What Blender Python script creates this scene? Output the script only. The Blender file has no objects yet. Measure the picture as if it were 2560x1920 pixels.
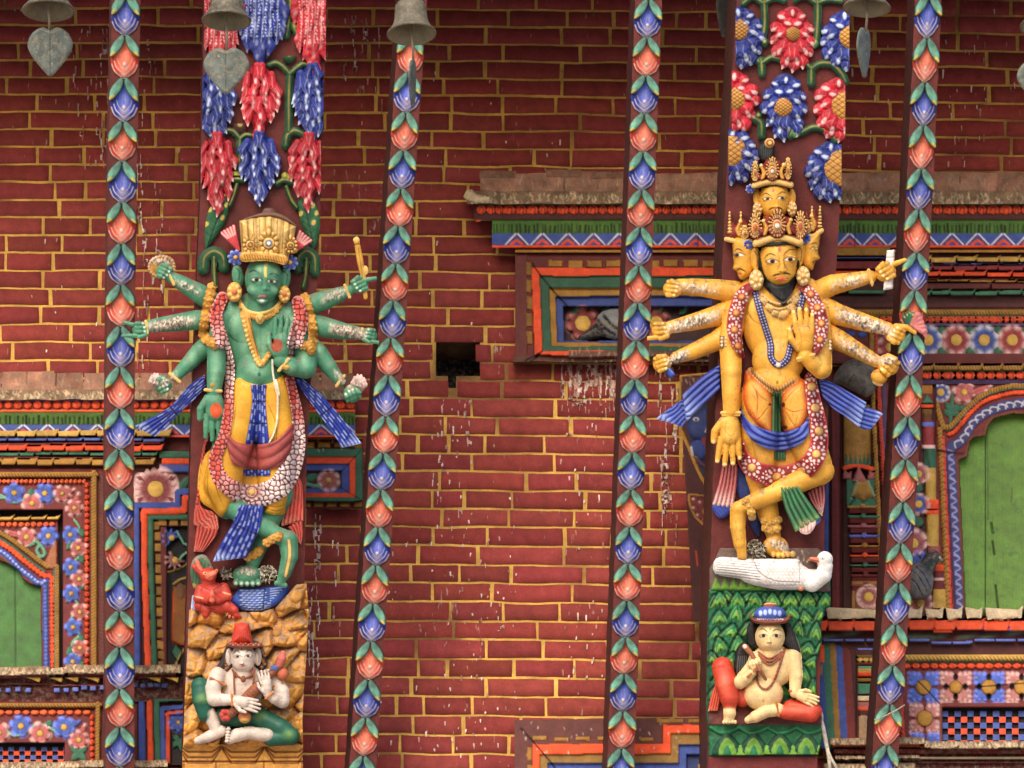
import bpy, math, random
import numpy as np
from mathutils import Vector, Matrix

# ------------------------------------------------------------------ camera, light, exposure
SC = bpy.context.scene
COL = SC.collection
TH = math.radians(24.0)              # the camera looks up at the wall
FPX = 2560 * 200.0 / 36.0            # focal length in photo pixels
DW = 20.0                            # metres to the wall along the optical axis
S = DW / FPX                         # metres per photo pixel on the wall
CT, ST = math.cos(TH), math.sin(TH)
CAM = np.array([0.0, -DW * CT, 1.6])
RV, UV, FV = np.array([1.0, 0, 0]), np.array([0, -ST, CT]), np.array([0, CT, ST])
ZC = 1.6 + DW * ST
cd = bpy.data.cameras.new('camera')
cam = bpy.data.objects.new('camera', cd)
COL.objects.link(cam)
cd.lens, cd.sensor_width, cd.clip_end, cd.clip_start = 200.0, 36.0, 2000.0, 0.1
cam.location = CAM
cam.rotation_euler = (math.radians(90) + TH, 0, 0)
SC.camera = cam

SUN_EL, SUN_AZ = math.radians(29), math.radians(-16)
wd = bpy.data.worlds.new('World')
SC.world = wd
wd.use_nodes = True
nt = wd.node_tree
nt.nodes.clear()
sky = nt.nodes.new('ShaderNodeTexSky')
sky.sky_type = 'NISHITA'
sky.sun_disc = False
sky.dust_density = 2.0
sky.air_density = 0.9
sky.sun_elevation = SUN_EL
sky.sun_rotation = math.radians(180) - SUN_AZ
bg = nt.nodes.new('ShaderNodeBackground')
bg.inputs[1].default_value = 0.15
wo = nt.nodes.new('ShaderNodeOutputWorld')
nt.links.new(sky.outputs[0], bg.inputs[0])
nt.links.new(bg.outputs[0], wo.inputs[0])
ld = bpy.data.lights.new('sun', 'SUN')
ld.energy, ld.angle, ld.color = 0.5, math.radians(36), (1.0, 0.93, 0.82)
sun = bpy.data.objects.new('sun', ld)
COL.objects.link(sun)
sun.rotation_euler = (math.radians(90) - SUN_EL, 0, SUN_AZ)
SC.view_settings.view_transform = 'Standard'
SC.view_settings.look = 'None'
SC.view_settings.exposure = 1.10
SC.view_settings.gamma = 1.0

# ------------------------------------------------------------------ helpers
def lin(c):
    c = np.asarray(c, float) / 255.0
    return np.where(c <= 0.04045, c / 12.92, ((c + 0.055) / 1.055) ** 2.4)

def rayv(px, py):
    px, py = np.asarray(px, float), np.asarray(py, float)
    return FV + ((px - 1280) / FPX)[..., None] * RV + ((960 - py) / FPX)[..., None] * UV

def Wf(px, py, d=0.0):
    """a point standing d px-units out from the wall"""
    r = rayv(px, py)
    t = (DW * CT - np.asarray(d, float) * S) / r[..., 1]
    return CAM + t[..., None] * r

def Sf(D):
    def f(px, py, w=0.0):
        t = D - np.asarray(w, float) * S
        return CAM + np.broadcast_to(t, np.shape(px))[..., None] * rayv(px, py)
    return f
DS = 19.15
SS = Sf(DS)                          # the plane of the slanting roof struts

def Lf(px, py, w=0.0):               # local relief, later set in the strut plane by a matrix
    px = np.asarray(px, float)
    k = DS / FPX
    return np.stack([px * k, -np.asarray(py, float) * k, np.broadcast_to(np.asarray(w, float) * k, px.shape)], -1)

def hsh(ix, iy, seed):
    h = (ix.astype(np.int64) * 374761393 + iy.astype(np.int64) * 668265263 + seed * 974634777) & 0xffffffff
    h = ((h ^ (h >> 13)) * 1274126177) & 0xffffffff
    return ((h ^ (h >> 16)) & 0xffff) / 65535.0

def vn(x, y, sc=1.0, seed=0):
    """smooth value noise, 0..1"""
    x, y = np.asarray(x, float) / sc, np.asarray(y, float) / sc
    ix, iy = np.floor(x), np.floor(y)
    fx, fy = x - ix, y - iy
    fx, fy = fx * fx * (3 - 2 * fx), fy * fy * (3 - 2 * fy)
    a, b = hsh(ix, iy, seed), hsh(ix + 1, iy, seed)
    c, d = hsh(ix, iy + 1, seed), hsh(ix + 1, iy + 1, seed)
    return (a * (1 - fx) + b * fx) * (1 - fy) + (c * (1 - fx) + d * fx) * fy

def spl(pts, closed=True, n=5):
    """Catmull-Rom through the points"""
    p = np.asarray(pts, float)
    m = len(p)
    out = []
    for i in range(m if closed else m - 1):
        if closed:
            a, b, c, d = p[(i - 1) % m], p[i], p[(i + 1) % m], p[(i + 2) % m]
        else:
            a, b, c, d = p[max(i - 1, 0)], p[i], p[i + 1], p[min(i + 2, m - 1)]
        for t in np.arange(n) / n:
            out.append(0.5 * (2 * b + (c - a) * t + (2 * a - 5 * b + 4 * c - d) * t * t + (3 * b - a - 3 * c + d) * t ** 3))
    if not closed:
        out.append(p[-1])
    return np.array(out)

def link(name, me, mat, parent=None):
    o = bpy.data.objects.new(name, me)
    COL.objects.link(o)
    if mat:
        me.materials.append(mat)
    if parent:
        o.parent = parent
    return o

def root_of(o):
    while o.parent:
        o = o.parent
    return o

def build(name, V, Q, C, mat, parent=None, smooth=None, org0=False):
    """V world verts, Q quads, C linear colours; one mesh object. A top-level mesh gets its origin at its base."""
    V = np.asarray(V, float)
    if parent:
        org = np.array(root_of(parent).location)
    elif org0:
        org = np.zeros(3)
    else:
        lo, hi = V.min(0), V.max(0)
        org = np.array([(lo[0] + hi[0]) / 2, (lo[1] + hi[1]) / 2, lo[2]])
    me = bpy.data.meshes.new(name)
    Q = np.asarray(Q, np.int32)
    me.vertices.add(len(V))
    me.vertices.foreach_set('co', (V - org).astype(np.float32).ravel())
    me.loops.add(Q.size)
    me.loops.foreach_set('vertex_index', Q.ravel())
    me.polygons.add(len(Q))
    me.polygons.foreach_set('loop_start', np.arange(len(Q), dtype=np.int32) * Q.shape[1])
    if smooth is not None:
        me.polygons.foreach_set('use_smooth', np.asarray(smooth, bool))
    me.update(calc_edges=True)
    at = me.color_attributes.new('Col', 'FLOAT_COLOR', 'POINT')
    C4 = np.ones((len(V), 4), np.float32)
    C4[:, :3] = C
    at.data.foreach_set('color', C4.ravel())
    o = link(name, me, mat, parent)
    if not parent:
        o.location = org
    return o

def tag(o, label, cat, group=None, kind=None):
    if label: o['label'] = label
    if cat: o['category'] = cat
    if group: o['group'] = group
    if kind: o['kind'] = kind
    return o

def thing(name, loc, label, cat, group=None):
    o = bpy.data.objects.new(name, None)
    o.empty_display_size = 0.1
    COL.objects.link(o)
    o.location = Vector(loc)
    return tag(o, label, cat, group)

# ------------------------------------------------------------------ materials
def paint_mat(name, rough=0.5, dirt=0.16, bump=0.25, spec=0.35, scale=1.0, dirtcol=(0.17, 0.13, 0.10), vary=0.28, coat=0.0):
    m = bpy.data.materials.new(name)
    m.use_nodes = True
    t = m.node_tree
    N, L = t.nodes, t.links
    b = N['Principled BSDF']
    at = N.new('ShaderNodeAttribute'); at.attribute_name = 'Col'
    g = N.new('ShaderNodeNewGeometry')
    def noise(sc, det=5, rg=0.6):
        n = N.new('ShaderNodeTexNoise')
        n.inputs['Scale'].default_value = sc * scale
        n.inputs['Detail'].default_value = det
        n.inputs['Roughness'].default_value = rg
        L.new(g.outputs['Position'], n.inputs['Vector'])
        return n
    def mix(typ, fac, a, c):
        x = N.new('ShaderNodeMix'); x.data_type = 'RGBA'; x.blend_type = typ
        if isinstance(fac, float): x.inputs[0].default_value = fac
        else: L.new(fac, x.inputs[0])
        for k, v in ((6, a), (7, c)):
            if isinstance(v, tuple): x.inputs[k].default_value = v
            else: L.new(v, x.inputs[k])
        return x.outputs[2]
    def ramp(src, p0, p1, a, c):
        r = N.new('ShaderNodeMapRange')
        L.new(src, r.inputs[0])
        for k, v in zip((1, 2, 3, 4), (p0, p1, a, c)): r.inputs[k].default_value = v
        return r.outputs[0]
    n1 = noise(22.0)
    v1 = ramp(n1.outputs[0], 0.3, 0.7, 1.0 - vary, 1.0 + vary * 0.6)
    n2 = noise(150.0, 4)
    v2 = ramp(n2.outputs[0], 0.3, 0.7, 0.86, 1.1)
    oi = N.new('ShaderNodeObjectInfo')
    v3 = ramp(oi.outputs['Random'], 0.0, 1.0, 0.86, 1.1)
    m0 = N.new('ShaderNodeMath'); m0.operation = 'MULTIPLY'
    L.new(v1, m0.inputs[0]); L.new(v3, m0.inputs[1])
    mm = N.new('ShaderNodeMath'); mm.operation = 'MULTIPLY'
    L.new(m0.outputs[0], mm.inputs[0]); L.new(v2, mm.inputs[1])
    cc = N.new('ShaderNodeCombineColor')
    for i in range(3): L.new(mm.outputs[0], cc.inputs[i])
    c1 = mix('MULTIPLY', 1.0, at.outputs['Color'], cc.outputs[0])
    n3 = noise(55.0, 8, 0.72)
    d = ramp(n3.outputs[0], 0.47, 0.74, 0.0, dirt * 3.2)
    c2 = mix('MIX', d, c1, dirtcol + (1.0,))
    L.new(c2, b.inputs['Base Color'])
    rr = ramp(n3.outputs[0], 0.3, 0.7, rough - 0.1, min(1.0, rough + 0.2))
    L.new(rr, b.inputs['Roughness'])
    b.inputs['Specular IOR Level'].default_value = spec
    if coat: b.inputs['Coat Weight'].default_value = coat; b.inputs['Coat Roughness'].default_value = 0.3
    bp = N.new('ShaderNodeBump')
    bp.inputs['Strength'].default_value = bump
    bp.inputs['Distance'].default_value = 0.004
    n4 = noise(190.0, 6, 0.65)
    L.new(n4.outputs[0], bp.inputs['Height'])
    L.new(bp.outputs[0], b.inputs['Normal'])
    return m
M_PAINT = paint_mat('painted_wood', 0.5, 0.09, 0.3, 0.3)
M_SKIN = paint_mat('painted_figure', 0.42, 0.035, 0.24, 0.36, vary=0.2)
M_WORN = paint_mat('worn_painted_wood', 0.6, 0.09, 0.4, 0.25, dirtcol=(0.09, 0.065, 0.055))
M_BRICK = paint_mat('painted_brick', 0.75, 0.06, 0.7, 0.2, vary=0.22, dirtcol=(0.10, 0.045, 0.035))
M_DUSTY = paint_mat('dusty_wood', 0.85, 0.3, 0.9, 0.15, dirtcol=(0.24, 0.19, 0.14), vary=0.4)
M_METAL = paint_mat('weathered_bronze', 0.5, 0.3, 0.5, 0.5, dirtcol=(0.28, 0.22, 0.14), vary=0.35)

# ------------------------------------------------------------------ relief carving on a pixel grid
class Fld:
    def __init__(s, x0, y0, x1, y1, res=2.0):
        s.res, s.x0, s.y0 = res, x0, y0
        s.nx, s.ny = int((x1 - x0) / res) + 2, int((y1 - y0) / res) + 2
        s.X, s.Y = np.meshgrid(x0 + np.arange(s.nx) * res, y0 + np.arange(s.ny) * res)
        s.z = np.full(s.X.shape, -1e4)
        s.zm = np.zeros(s.X.shape)
        s.sd = np.full(s.X.shape, 1e4)
        s.c = np.zeros(s.X.shape + (3,))
        s.base = 0.0
        s.clip = None
        s.force = False
    def like(s, floor=0.0):
        f = object.__new__(Fld)
        f.res, f.x0, f.y0, f.nx, f.ny, f.X, f.Y = s.res, s.x0, s.y0, s.nx, s.ny, s.X, s.Y
        f.z = np.full(s.X.shape, -1e4)
        f.sd = np.full(s.X.shape, 1e4)
        f.c = np.zeros(s.X.shape + (3,))
        f.base = np.where(s.sd < 0, np.maximum(s.z, floor), floor)
        f.zm = f.base - 3.0
        f.clip = None
        f.force = False
        return f
    def w(s, x0, y0, x1, y1):
        r = s.res
        a, b = max(0, int((y0 - s.y0) / r) - 2), min(s.ny, int((y1 - s.y0) / r) + 4)
        c, d = max(0, int((x0 - s.x0) / r) - 2), min(s.nx, int((x1 - s.x0) / r) + 4)
        return (slice(a, max(a, b)), slice(c, max(c, d)))
    def put(s, q, d, z, col, k=0.0, zm=None):
        if s.clip is not None:
            d = np.maximum(d, s.clip[q])
        base = s.base[q] if isinstance(s.base, np.ndarray) else s.base
        z = z + base
        ins = d < 0
        oz = s.z[q]
        if k > 0:
            h = np.clip(0.5 + 0.5 * (z - oz) / k, 0, 1)
            nz = np.where(oz < -5e3, z, oz * (1 - h) + z * h + k * h * (1 - h))
            h = np.where(oz < -5e3, 1.0, h)
        elif s.force:                    # cut into what is there
            h = np.ones(d.shape)
            nz = np.broadcast_to(z, d.shape)
        else:
            h = (z >= oz).astype(float)
            nz = np.maximum(z, oz)
        s.z[q] = np.where(ins, nz, oz)
        s.sd[q] = np.minimum(s.sd[q], d)
        if col is not None:
            cl = np.asarray(col)
            hh = np.where(ins, h, 0)[..., None]
            s.c[q] = s.c[q] * (1 - hh) + cl * hh
        if zm is not None:
            s.zm[q] = np.where(ins & (h > 0.5), zm + base, s.zm[q])
    def cone(s, x0, y0, r0, x1, y1, r1, w0=0.0, w1=0.0, col=None, k=3.0, fl=1.0, col2=None):
        R = max(r0, r1) + 3
        q = s.w(min(x0, x1) - R, min(y0, y1) - R, max(x0, x1) + R, max(y0, y1) + R)
        X, Y = s.X[q], s.Y[q]
        dx, dy = x1 - x0, y1 - y0
        L2 = dx * dx + dy * dy + 1e-9
        t = np.clip(((X - x0) * dx + (Y - y0) * dy) / L2, 0, 1)
        dd = np.hypot(X - x0 - t * dx, Y - y0 - t * dy)
        r = r0 + (r1 - r0) * t
        wc = w0 + (w1 - w0) * t
        z = wc + fl * np.sqrt(np.maximum(r * r - dd * dd, 0))
        if col2 is not None:
            col = np.asarray(col) * (1 - t[..., None]) + np.asarray(col2) * t[..., None]
        s.put(q, dd - r, z, col, k, wc)
    def chain(s, pts, col=None, k=3.0, fl=1.0):
        for a, b in zip(pts[:-1], pts[1:]):
            s.cone(a[0], a[1], a[2], b[0], b[1], b[2], a[3] if len(a) > 3 else 0, b[3] if len(b) > 3 else 0, col, k, fl)
    def ell(s, cx, cy, rx, ry, h, w=0.0, rot=0.0, col=None, k=3.0):
        R = max(rx, ry) + 3
        q = s.w(cx - R, cy - R, cx + R, cy + R)
        X, Y = s.X[q] - cx, s.Y[q] - cy
        c, n = math.cos(math.radians(rot)), math.sin(math.radians(rot))
        u, v = (X * c + Y * n) / rx, (-X * n + Y * c) / ry
        e = np.hypot(u, v)
        s.put(q, (e - 1) * min(rx, ry), w + h * np.sqrt(np.maximum(1 - e * e, 0)), col, k, w)
    def pdist(s, pts, q):
        X, Y = s.X[q], s.Y[q]
        p = np.asarray(pts, float)
        best = np.full(X.shape, 1e9)
        ins = np.zeros(X.shape, bool)
        for a, b in zip(p, np.roll(p, -1, 0)):
            e = b - a
            t = np.clip(((X - a[0]) * e[0] + (Y - a[1]) * e[1]) / (e @ e + 1e-12), 0, 1)
            best = np.minimum(best, (X - a[0] - t * e[0]) ** 2 + (Y - a[1] - t * e[1]) ** 2)
            if a[1] != b[1]:
                cr = (a[1] > Y) != (b[1] > Y)
                ins ^= cr & (X < a[0] + (Y - a[1]) / (b[1] - a[1]) * e[0])
        d = np.sqrt(best)
        return np.where(ins, -d, d)
    def poly(s, pts, h=6.0, edge=8.0, w=0.0, col=None, k=0.0, smooth=True, zf=None, cf=None, n=5):
        p = spl(pts, True, n) if smooth else np.asarray(pts, float)
        q = s.w(p[:, 0].min(), p[:, 1].min(), p[:, 0].max(), p[:, 1].max())
        d = s.pdist(p, q)
        u = np.clip(-d / edge, 0, 1)
        z = w + h * np.sqrt(1 - (1 - u) ** 2)
        if zf is not None:
            z = z + zf(s.X[q], s.Y[q], d)
        if cf is not None:
            col = cf(s.X[q], s.Y[q], d)
        s.put(q, d, z, col, k, np.full(d.shape, float(w)))
        return q, d
    def rect(s, x0, y0, x1, y1, z=0.0, col=None, z1=None, k=0.0, wob=0.0, seed=1, rnd=1.5):
        """a flat board or, with z1, one that slopes from z (top) to z1 (bottom)"""
        q = s.w(x0, y0, x1, y1)
        X, Y = s.X[q], s.Y[q]
        if wob:
            Y = Y + (vn(X, Y * 0 + seed * 37.0, 45, seed) - 0.5) * 2 * wob
            X = X + (vn(Y, X * 0 + seed * 11.0, 45, seed + 5) - 0.5) * 2 * wob
        d = np.maximum(np.maximum(x0 - X, X - x1), np.maximum(y0 - Y, Y - y1))
        zz = z if z1 is None else z + (z1 - z) * np.clip((Y - y0) / (y1 - y0), 0, 1)
        zz = zz - np.clip(1 + d / 3.0, 0, 1) ** 2 * rnd
        s.put(q, d, zz, col, k, None)
    def sdist(s, pts, q):
        X, Y = s.X[q], s.Y[q]
        best = np.full(X.shape, 1e9)
        along = np.zeros(X.shape)
        acc = 0.0
        p = np.asarray(pts, float)
        for a, b in zip(p[:-1], p[1:]):
            e = b - a
            L = math.hypot(*e) + 1e-9
            t = np.clip(((X - a[0]) * e[0] + (Y - a[1]) * e[1]) / L ** 2, 0, 1)
            dd = np.hypot(X - a[0] - t * e[0], Y - a[1] - t * e[1])
            m = dd < best
            best = np.where(m, dd, best)
            along = np.where(m, acc + t * L, along)
            acc += L
        return best, along, acc
    def stroke(s, pts, wd, col, soft=None, bump=0.0, smooth=True, taper=False, fade=1.0, clipd=None):
        """a painted line; with bump also raised or cut"""
        p = spl(pts, False, 5) if (smooth and len(pts) > 2) else np.asarray(pts, float)
        q = s.w(p[:, 0].min() - wd - 3, p[:, 1].min() - wd - 3, p[:, 0].max() + wd + 3, p[:, 1].max() + wd + 3)
        d, al, T = s.sdist(p, q)
        hw = wd / 2.0
        if taper:
            u = al / T
            hw = hw * np.clip(np.minimum(u, 1 - u) * 4, 0.25, 1)
        so = soft or s.res * 0.6
        a = np.clip(0.5 - (d - hw) / (2 * so), 0, 1) * fade
        if col is not None:
            s.c[q] = s.c[q] * (1 - a[..., None]) + np.asarray(col) * a[..., None]
        if bump:
            s.z[q] += bump * a
    def dot(s, x, y, r, col, ry=None, bump=0.0, soft=None, fade=1.0, rot=0.0):
        ry = ry or r
        R = max(r, ry) + 4
        q = s.w(x - R, y - R, x + R, y + R)
        X, Y = s.X[q] - x, s.Y[q] - y
        if rot:
            c, n = math.cos(math.radians(rot)), math.sin(math.radians(rot))
            X, Y = X * c + Y * n, -X * n + Y * c
        e = np.hypot(X / r, Y / ry)
        so = (soft or s.res * 0.7) / min(r, ry)
        a = np.clip(0.5 - (e - 1) / (2 * so), 0, 1) * fade
        if col is not None:
            s.c[q] = s.c[q] * (1 - a[..., None]) + np.asarray(col) * a[..., None]
        if bump:
            s.z[q] += bump * np.sqrt(np.clip(1 - e * e, 0, 1))
    def ribbon(s, pts, wd, h=5.0, w=0.0, col=None, k=0.0, closed=False, zf=None, cf=None, n=6, raw=False):
        """a band of the given width (or list of widths) along a line"""
        p = np.asarray(pts, float)
        if not raw:
            p = spl(p, closed, n)
        if closed:
            p = np.vstack([p, p[:1]])
        W = np.max(wd)
        q = s.w(p[:, 0].min() - W, p[:, 1].min() - W, p[:, 0].max() + W, p[:, 1].max() + W)
        d, al, T = s.sdist(p, q)
        hw = np.interp(al / T, np.linspace(0, 1, len(wd)), wd) / 2 if np.ndim(wd) else wd / 2.0
        e = d / hw
        z = w + h * np.sqrt(np.clip(1 - e * e, 0, 1))
        if zf is not None: z = z + zf(al, d, hw)
        if cf is not None: col = cf(al, d, hw, T)
        s.put(q, d - hw, z, col, k, np.full(d.shape, float(w)))
    def cut(s, *a, **k):
        s.force = True
        s.rect(*a, rnd=0, **k)
        s.force = False
    def noise(s, amp, sc, seed=0):
        s.z += np.where(s.sd < 0, (vn(s.X, s.Y, sc, seed) - 0.5) * 2 * amp, 0)
    def mottle(s, amt, sc, seed=0):
        s.c *= 1 + ((vn(s.X, s.Y, sc, seed) - 0.5) * 2 * amt)[..., None]
    def dust(s, amt, col=(150, 125, 105), seed=3, top=True):
        """bird droppings and dust lying on the upward-facing parts"""
        gy = np.gradient(np.where(s.sd < 0, s.z, 0), axis=0) / s.res
        up = np.clip(gy * 1.2, 0, 1) if top else 1.0
        n = vn(s.X, s.Y, 9, seed) * 0.5 + vn(s.X, s.Y, 4, seed + 1) * 0.5
        a = np.clip((up * amt + n - 0.72) * 3, 0, 0.85)[..., None]
        s.c = s.c * (1 - a) + lin(col) * a
    def droppings(s, x0, y0, x1, y1, n, seed=1, col=(225, 205, 190), wmin=1.5, wmax=4, lmin=4, lmax=14, bump=1.5):
        r = random.Random(seed)
        for _ in range(n):
            x, y = r.uniform(x0, x1), r.uniform(y0, y1)
            L, a = r.uniform(lmin, lmax), r.uniform(-0.5, 0.5)
            c = lin(col) * r.uniform(0.55, 1.0)
            s.stroke([(x, y), (x + a * L * 0.6, y + L * 0.5), (x + a * L, y + L)], r.uniform(wmin, wmax), c, bump=bump, taper=True, fade=r.uniform(0.4, 0.95))
    def mesh(s, name, F, mat, parent=None, zb=None, minz=None):
        ins = s.sd < 0
        if minz is not None:
            s.z = np.where(ins, np.maximum(s.z, minz), s.z)
        cell = ins[:-1, :-1] | ins[1:, :-1] | ins[:-1, 1:] | ins[1:, 1:]
        use = np.zeros(ins.shape, bool)
        use[:-1, :-1] |= cell; use[1:, :-1] |= cell; use[:-1, 1:] |= cell; use[1:, 1:] |= cell
        edge = use & ~ins
        def fill(a):
            a3 = a if a.ndim == 3 else a[..., None]
            acc, wt = np.zeros_like(a3), np.zeros(ins.shape + (1,))
            P = np.pad(np.where(ins[..., None], a3, 0), ((1, 1), (1, 1), (0, 0)))
            I = np.pad(ins.astype(float), 1)[..., None]
            for dy in (0, 1, 2):
                for dx in (0, 1, 2):
                    acc += P[dy:dy + s.ny, dx:dx + s.nx]
                    wt += I[dy:dy + s.ny, dx:dx + s.nx]
            r = np.where(edge[..., None], acc / np.maximum(wt, 1), a3)
            return r if a.ndim == 3 else r[..., 0]
        z, c, zm = fill(s.z), fill(s.c), fill(s.zm)
        sd = np.clip(s.sd, -50, 50)
        gy, gx = np.gradient(sd, s.res)
        g2 = gx * gx + gy * gy + 1e-6
        lim = 1.45 * s.res
        mx = np.where(edge, np.clip(-sd * gx / g2, -lim, lim), 0)
        my = np.where(edge, np.clip(-sd * gy / g2, -lim, lim), 0)
        X, Y = s.X + mx, s.Y + my
        if zb is None:
            zbk = np.minimum(zm - np.maximum(z - zm, 0) * 0.9, z - 0.5)
        else:
            zbk = np.minimum(np.broadcast_to(np.asarray(zb, float), z.shape), z - 0.5)
        idx = np.full(ins.shape, -1, np.int64)
        iy, ix = np.nonzero(use)
        n = len(iy)
        idx[iy, ix] = np.arange(n)
        cy, cx = np.nonzero(cell)
        q = np.stack([idx[cy, cx], idx[cy + 1, cx], idx[cy + 1, cx + 1], idx[cy, cx + 1]], 1)
        Vf = F(X[iy, ix], Y[iy, ix], z[iy, ix])
        C = c[iy, ix]
        # boundary edges
        e = np.concatenate([q[:, [0, 1]], q[:, [1, 2]], q[:, [2, 3]], q[:, [3, 0]]])
        key = e[:, 0] * (n + 1) + e[:, 1]
        rev = e[:, 1] * (n + 1) + e[:, 0]
        be = e[~np.isin(key, rev)]
        Vb = F(X[iy, ix], Y[iy, ix], zbk[iy, ix])
        m = len(be)
        V = np.concatenate([Vf, Vb, Vf[be[:, 0]], Vf[be[:, 1]], Vb[be[:, 1]], Vb[be[:, 0]]])
        sk = np.stack([2 * n + np.arange(m), 2 * n + 3 * m + np.arange(m), 2 * n + 2 * m + np.arange(m), 2 * n + m + np.arange(m)], 1)
        Q = np.concatenate([q, q[:, ::-1] + n, sk])
        Cc = np.concatenate([C, C, C[be[:, 0]], C[be[:, 1]], C[be[:, 1]], C[be[:, 0]]])
        sm = np.concatenate([np.ones(2 * len(q), bool), np.zeros(m, bool)])
        return build(name, V, Q, np.clip(Cc, 0.001, 0.95), mat, parent, sm, F is Lf)

def set_rel(o, loc, rot=0.0, sc=(1, 1, 1)):
    """stand a local relief in the strut plane, turned by rot"""
    B = Matrix(((RV[0], UV[0], -FV[0]), (RV[1], UV[1], -FV[1]), (RV[2], UV[2], -FV[2])))
    M = B.to_4x4() @ Matrix.Rotation(rot, 4, 'Z') @ Matrix.Diagonal((sc[0], sc[1], sc[2], 1))
    M.translation = Vector(loc)
    if o.parent:
        M.translation = Vector(loc) - root_of(o).location
    o.matrix_basis = M

def beam(name, nodes, side, thick, F, mat, parent, colf, cols, w0=0.0, step=14):
    """a straight timber: nodes are (y, left x, right x); side shifts its back to show a flank"""
    nodes = np.asarray(nodes, float)
    ys = np.arange(nodes[0, 0], nodes[-1, 0] + 1, step)
    xl, xr = np.interp(ys, nodes[:, 0], nodes[:, 1]), np.interp(ys, nodes[:, 0], nodes[:, 2])
    r = np.random.RandomState(int(abs(nodes[0, 1])))
    xl = xl + r.uniform(-1, 1, len(ys)); xr = xr + r.uniform(-1, 1, len(ys))
    V, Q, C = [], [], []
    def strip(xa, wa, xb, wb, col):
        b = sum(len(v) for v in V)
        n = len(ys)
        m = 18
        for i in range(m + 1):
            t = i / m
            V.append(F(xa * (1 - t) + xb * t, ys, np.full(n, wa * (1 - t) + wb * t)))
            C.append(lin(col) * (0.72 + 0.55 * (0.6 * vn(ys * 0 + i * 31.0 + xa[0], ys, 90, 3) + 0.4 * vn(ys * 0 + i * 17.0, ys, 22, 8)))[:, None])
        for i in range(m):
            a = b + i * n + np.arange(n - 1)
            Q.append(np.stack([a, a + 1, a + n + 1, a + n], 1))
    strip(xl, w0, xr, w0, colf)
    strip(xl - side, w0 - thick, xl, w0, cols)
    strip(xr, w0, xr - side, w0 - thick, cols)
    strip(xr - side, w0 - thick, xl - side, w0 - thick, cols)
    V.append(F(np.array([xl[0], xr[0], xr[0] - side, xl[0] - side]), np.full(4, ys[0]), np.array([w0, w0, w0 - thick, w0 - thick])))
    V.append(F(np.array([xl[-1], xr[-1], xr[-1] - side, xl[-1] - side]), np.full(4, ys[-1]), np.array([w0, w0, w0 - thick, w0 - thick])))
    n = sum(len(v) for v in V)
    C.append(np.tile(lin(cols), (8, 1)))
    Q.append(np.array([[n - 8, n - 7, n - 6, n - 5], [n - 1, n - 2, n - 3, n - 4]]))
    return build(name, np.concatenate(V), np.concatenate(Q), np.concatenate(C), mat, parent)

def lathe(name, prof, base, axis_tilt, F3, mat, parent, colf, n=40):
    """prof: (radius, height) pairs in metres turned about a vertical axis standing at base"""
    prof = np.asarray(prof, float)
    a = np.arange(n) / n * 2 * math.pi
    V = np.stack([prof[:, None, 0] * np.cos(a), prof[:, None, 0] * np.sin(a), np.repeat(prof[:, 1:2], n, 1)], -1)
    rot = np.array(axis_tilt.to_3x3())
    V = V.reshape(-1, 3) @ rot.T + np.asarray(base)
    m = len(prof)
    i, j = np.meshgrid(np.arange(m - 1), np.arange(n), indexing='ij')
    Q = np.stack([i * n + j, i * n + (j + 1) % n, (i + 1) * n + (j + 1) % n, (i + 1) * n + j], -1).reshape(-1, 4)
    C = np.concatenate([np.tile(lin(colf(k / (m - 1))), (n, 1)) for k in range(m)])
    return build(name, V, Q, C, mat, parent, np.ones(len(Q), bool))

def tube(name, pts, rad, mat, parent, col, n=10):
    """a round rod through world points"""
    P = np.asarray(pts, float)
    rad = np.broadcast_to(np.asarray(rad, float), (len(P),))
    V = []
    for i, p in enumerate(P):
        d = P[min(i + 1, len(P) - 1)] - P[max(i - 1, 0)]
        d = d / (np.linalg.norm(d) + 1e-9)
        u = np.cross(d, [0.3, 0.9, 0.31]); u /= np.linalg.norm(u)
        v = np.cross(d, u)
        a = np.arange(n) / n * 2 * math.pi
        V.append(p + rad[i] * (np.cos(a)[:, None] * u + np.sin(a)[:, None] * v))
    m = len(P)
    i, j = np.meshgrid(np.arange(m - 1), np.arange(n), indexing='ij')
    Q = np.stack([i * n + j, i * n + (j + 1) % n, (i + 1) * n + (j + 1) % n, (i + 1) * n + j], -1).reshape(-1, 4)
    V = np.concatenate(V + [P[[0]], P[[-1]]])
    j = np.arange(n)
    c0 = np.stack([np.full(n, m * n), (j + 1) % n, j, np.full(n, m * n)], 1)[:, [0, 1, 2]]
    capA = np.stack([np.full(n // 2, 0)] * 4, 1)
    caps = []
    for b, o in ((0, 0), ((m - 1) * n, 1)):
        for k in range(1, n - 2, 2):
            caps.append([b, b + k, b + k + 1, b + k + 2] if o else [b, b + k + 2, b + k + 1, b + k])
    Q = np.concatenate([Q, np.array(caps)])
    return build(name, V[:-2], Q, np.tile(lin(col), (m * n, 1)), mat, parent, np.ones(len(Q), bool))
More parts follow.
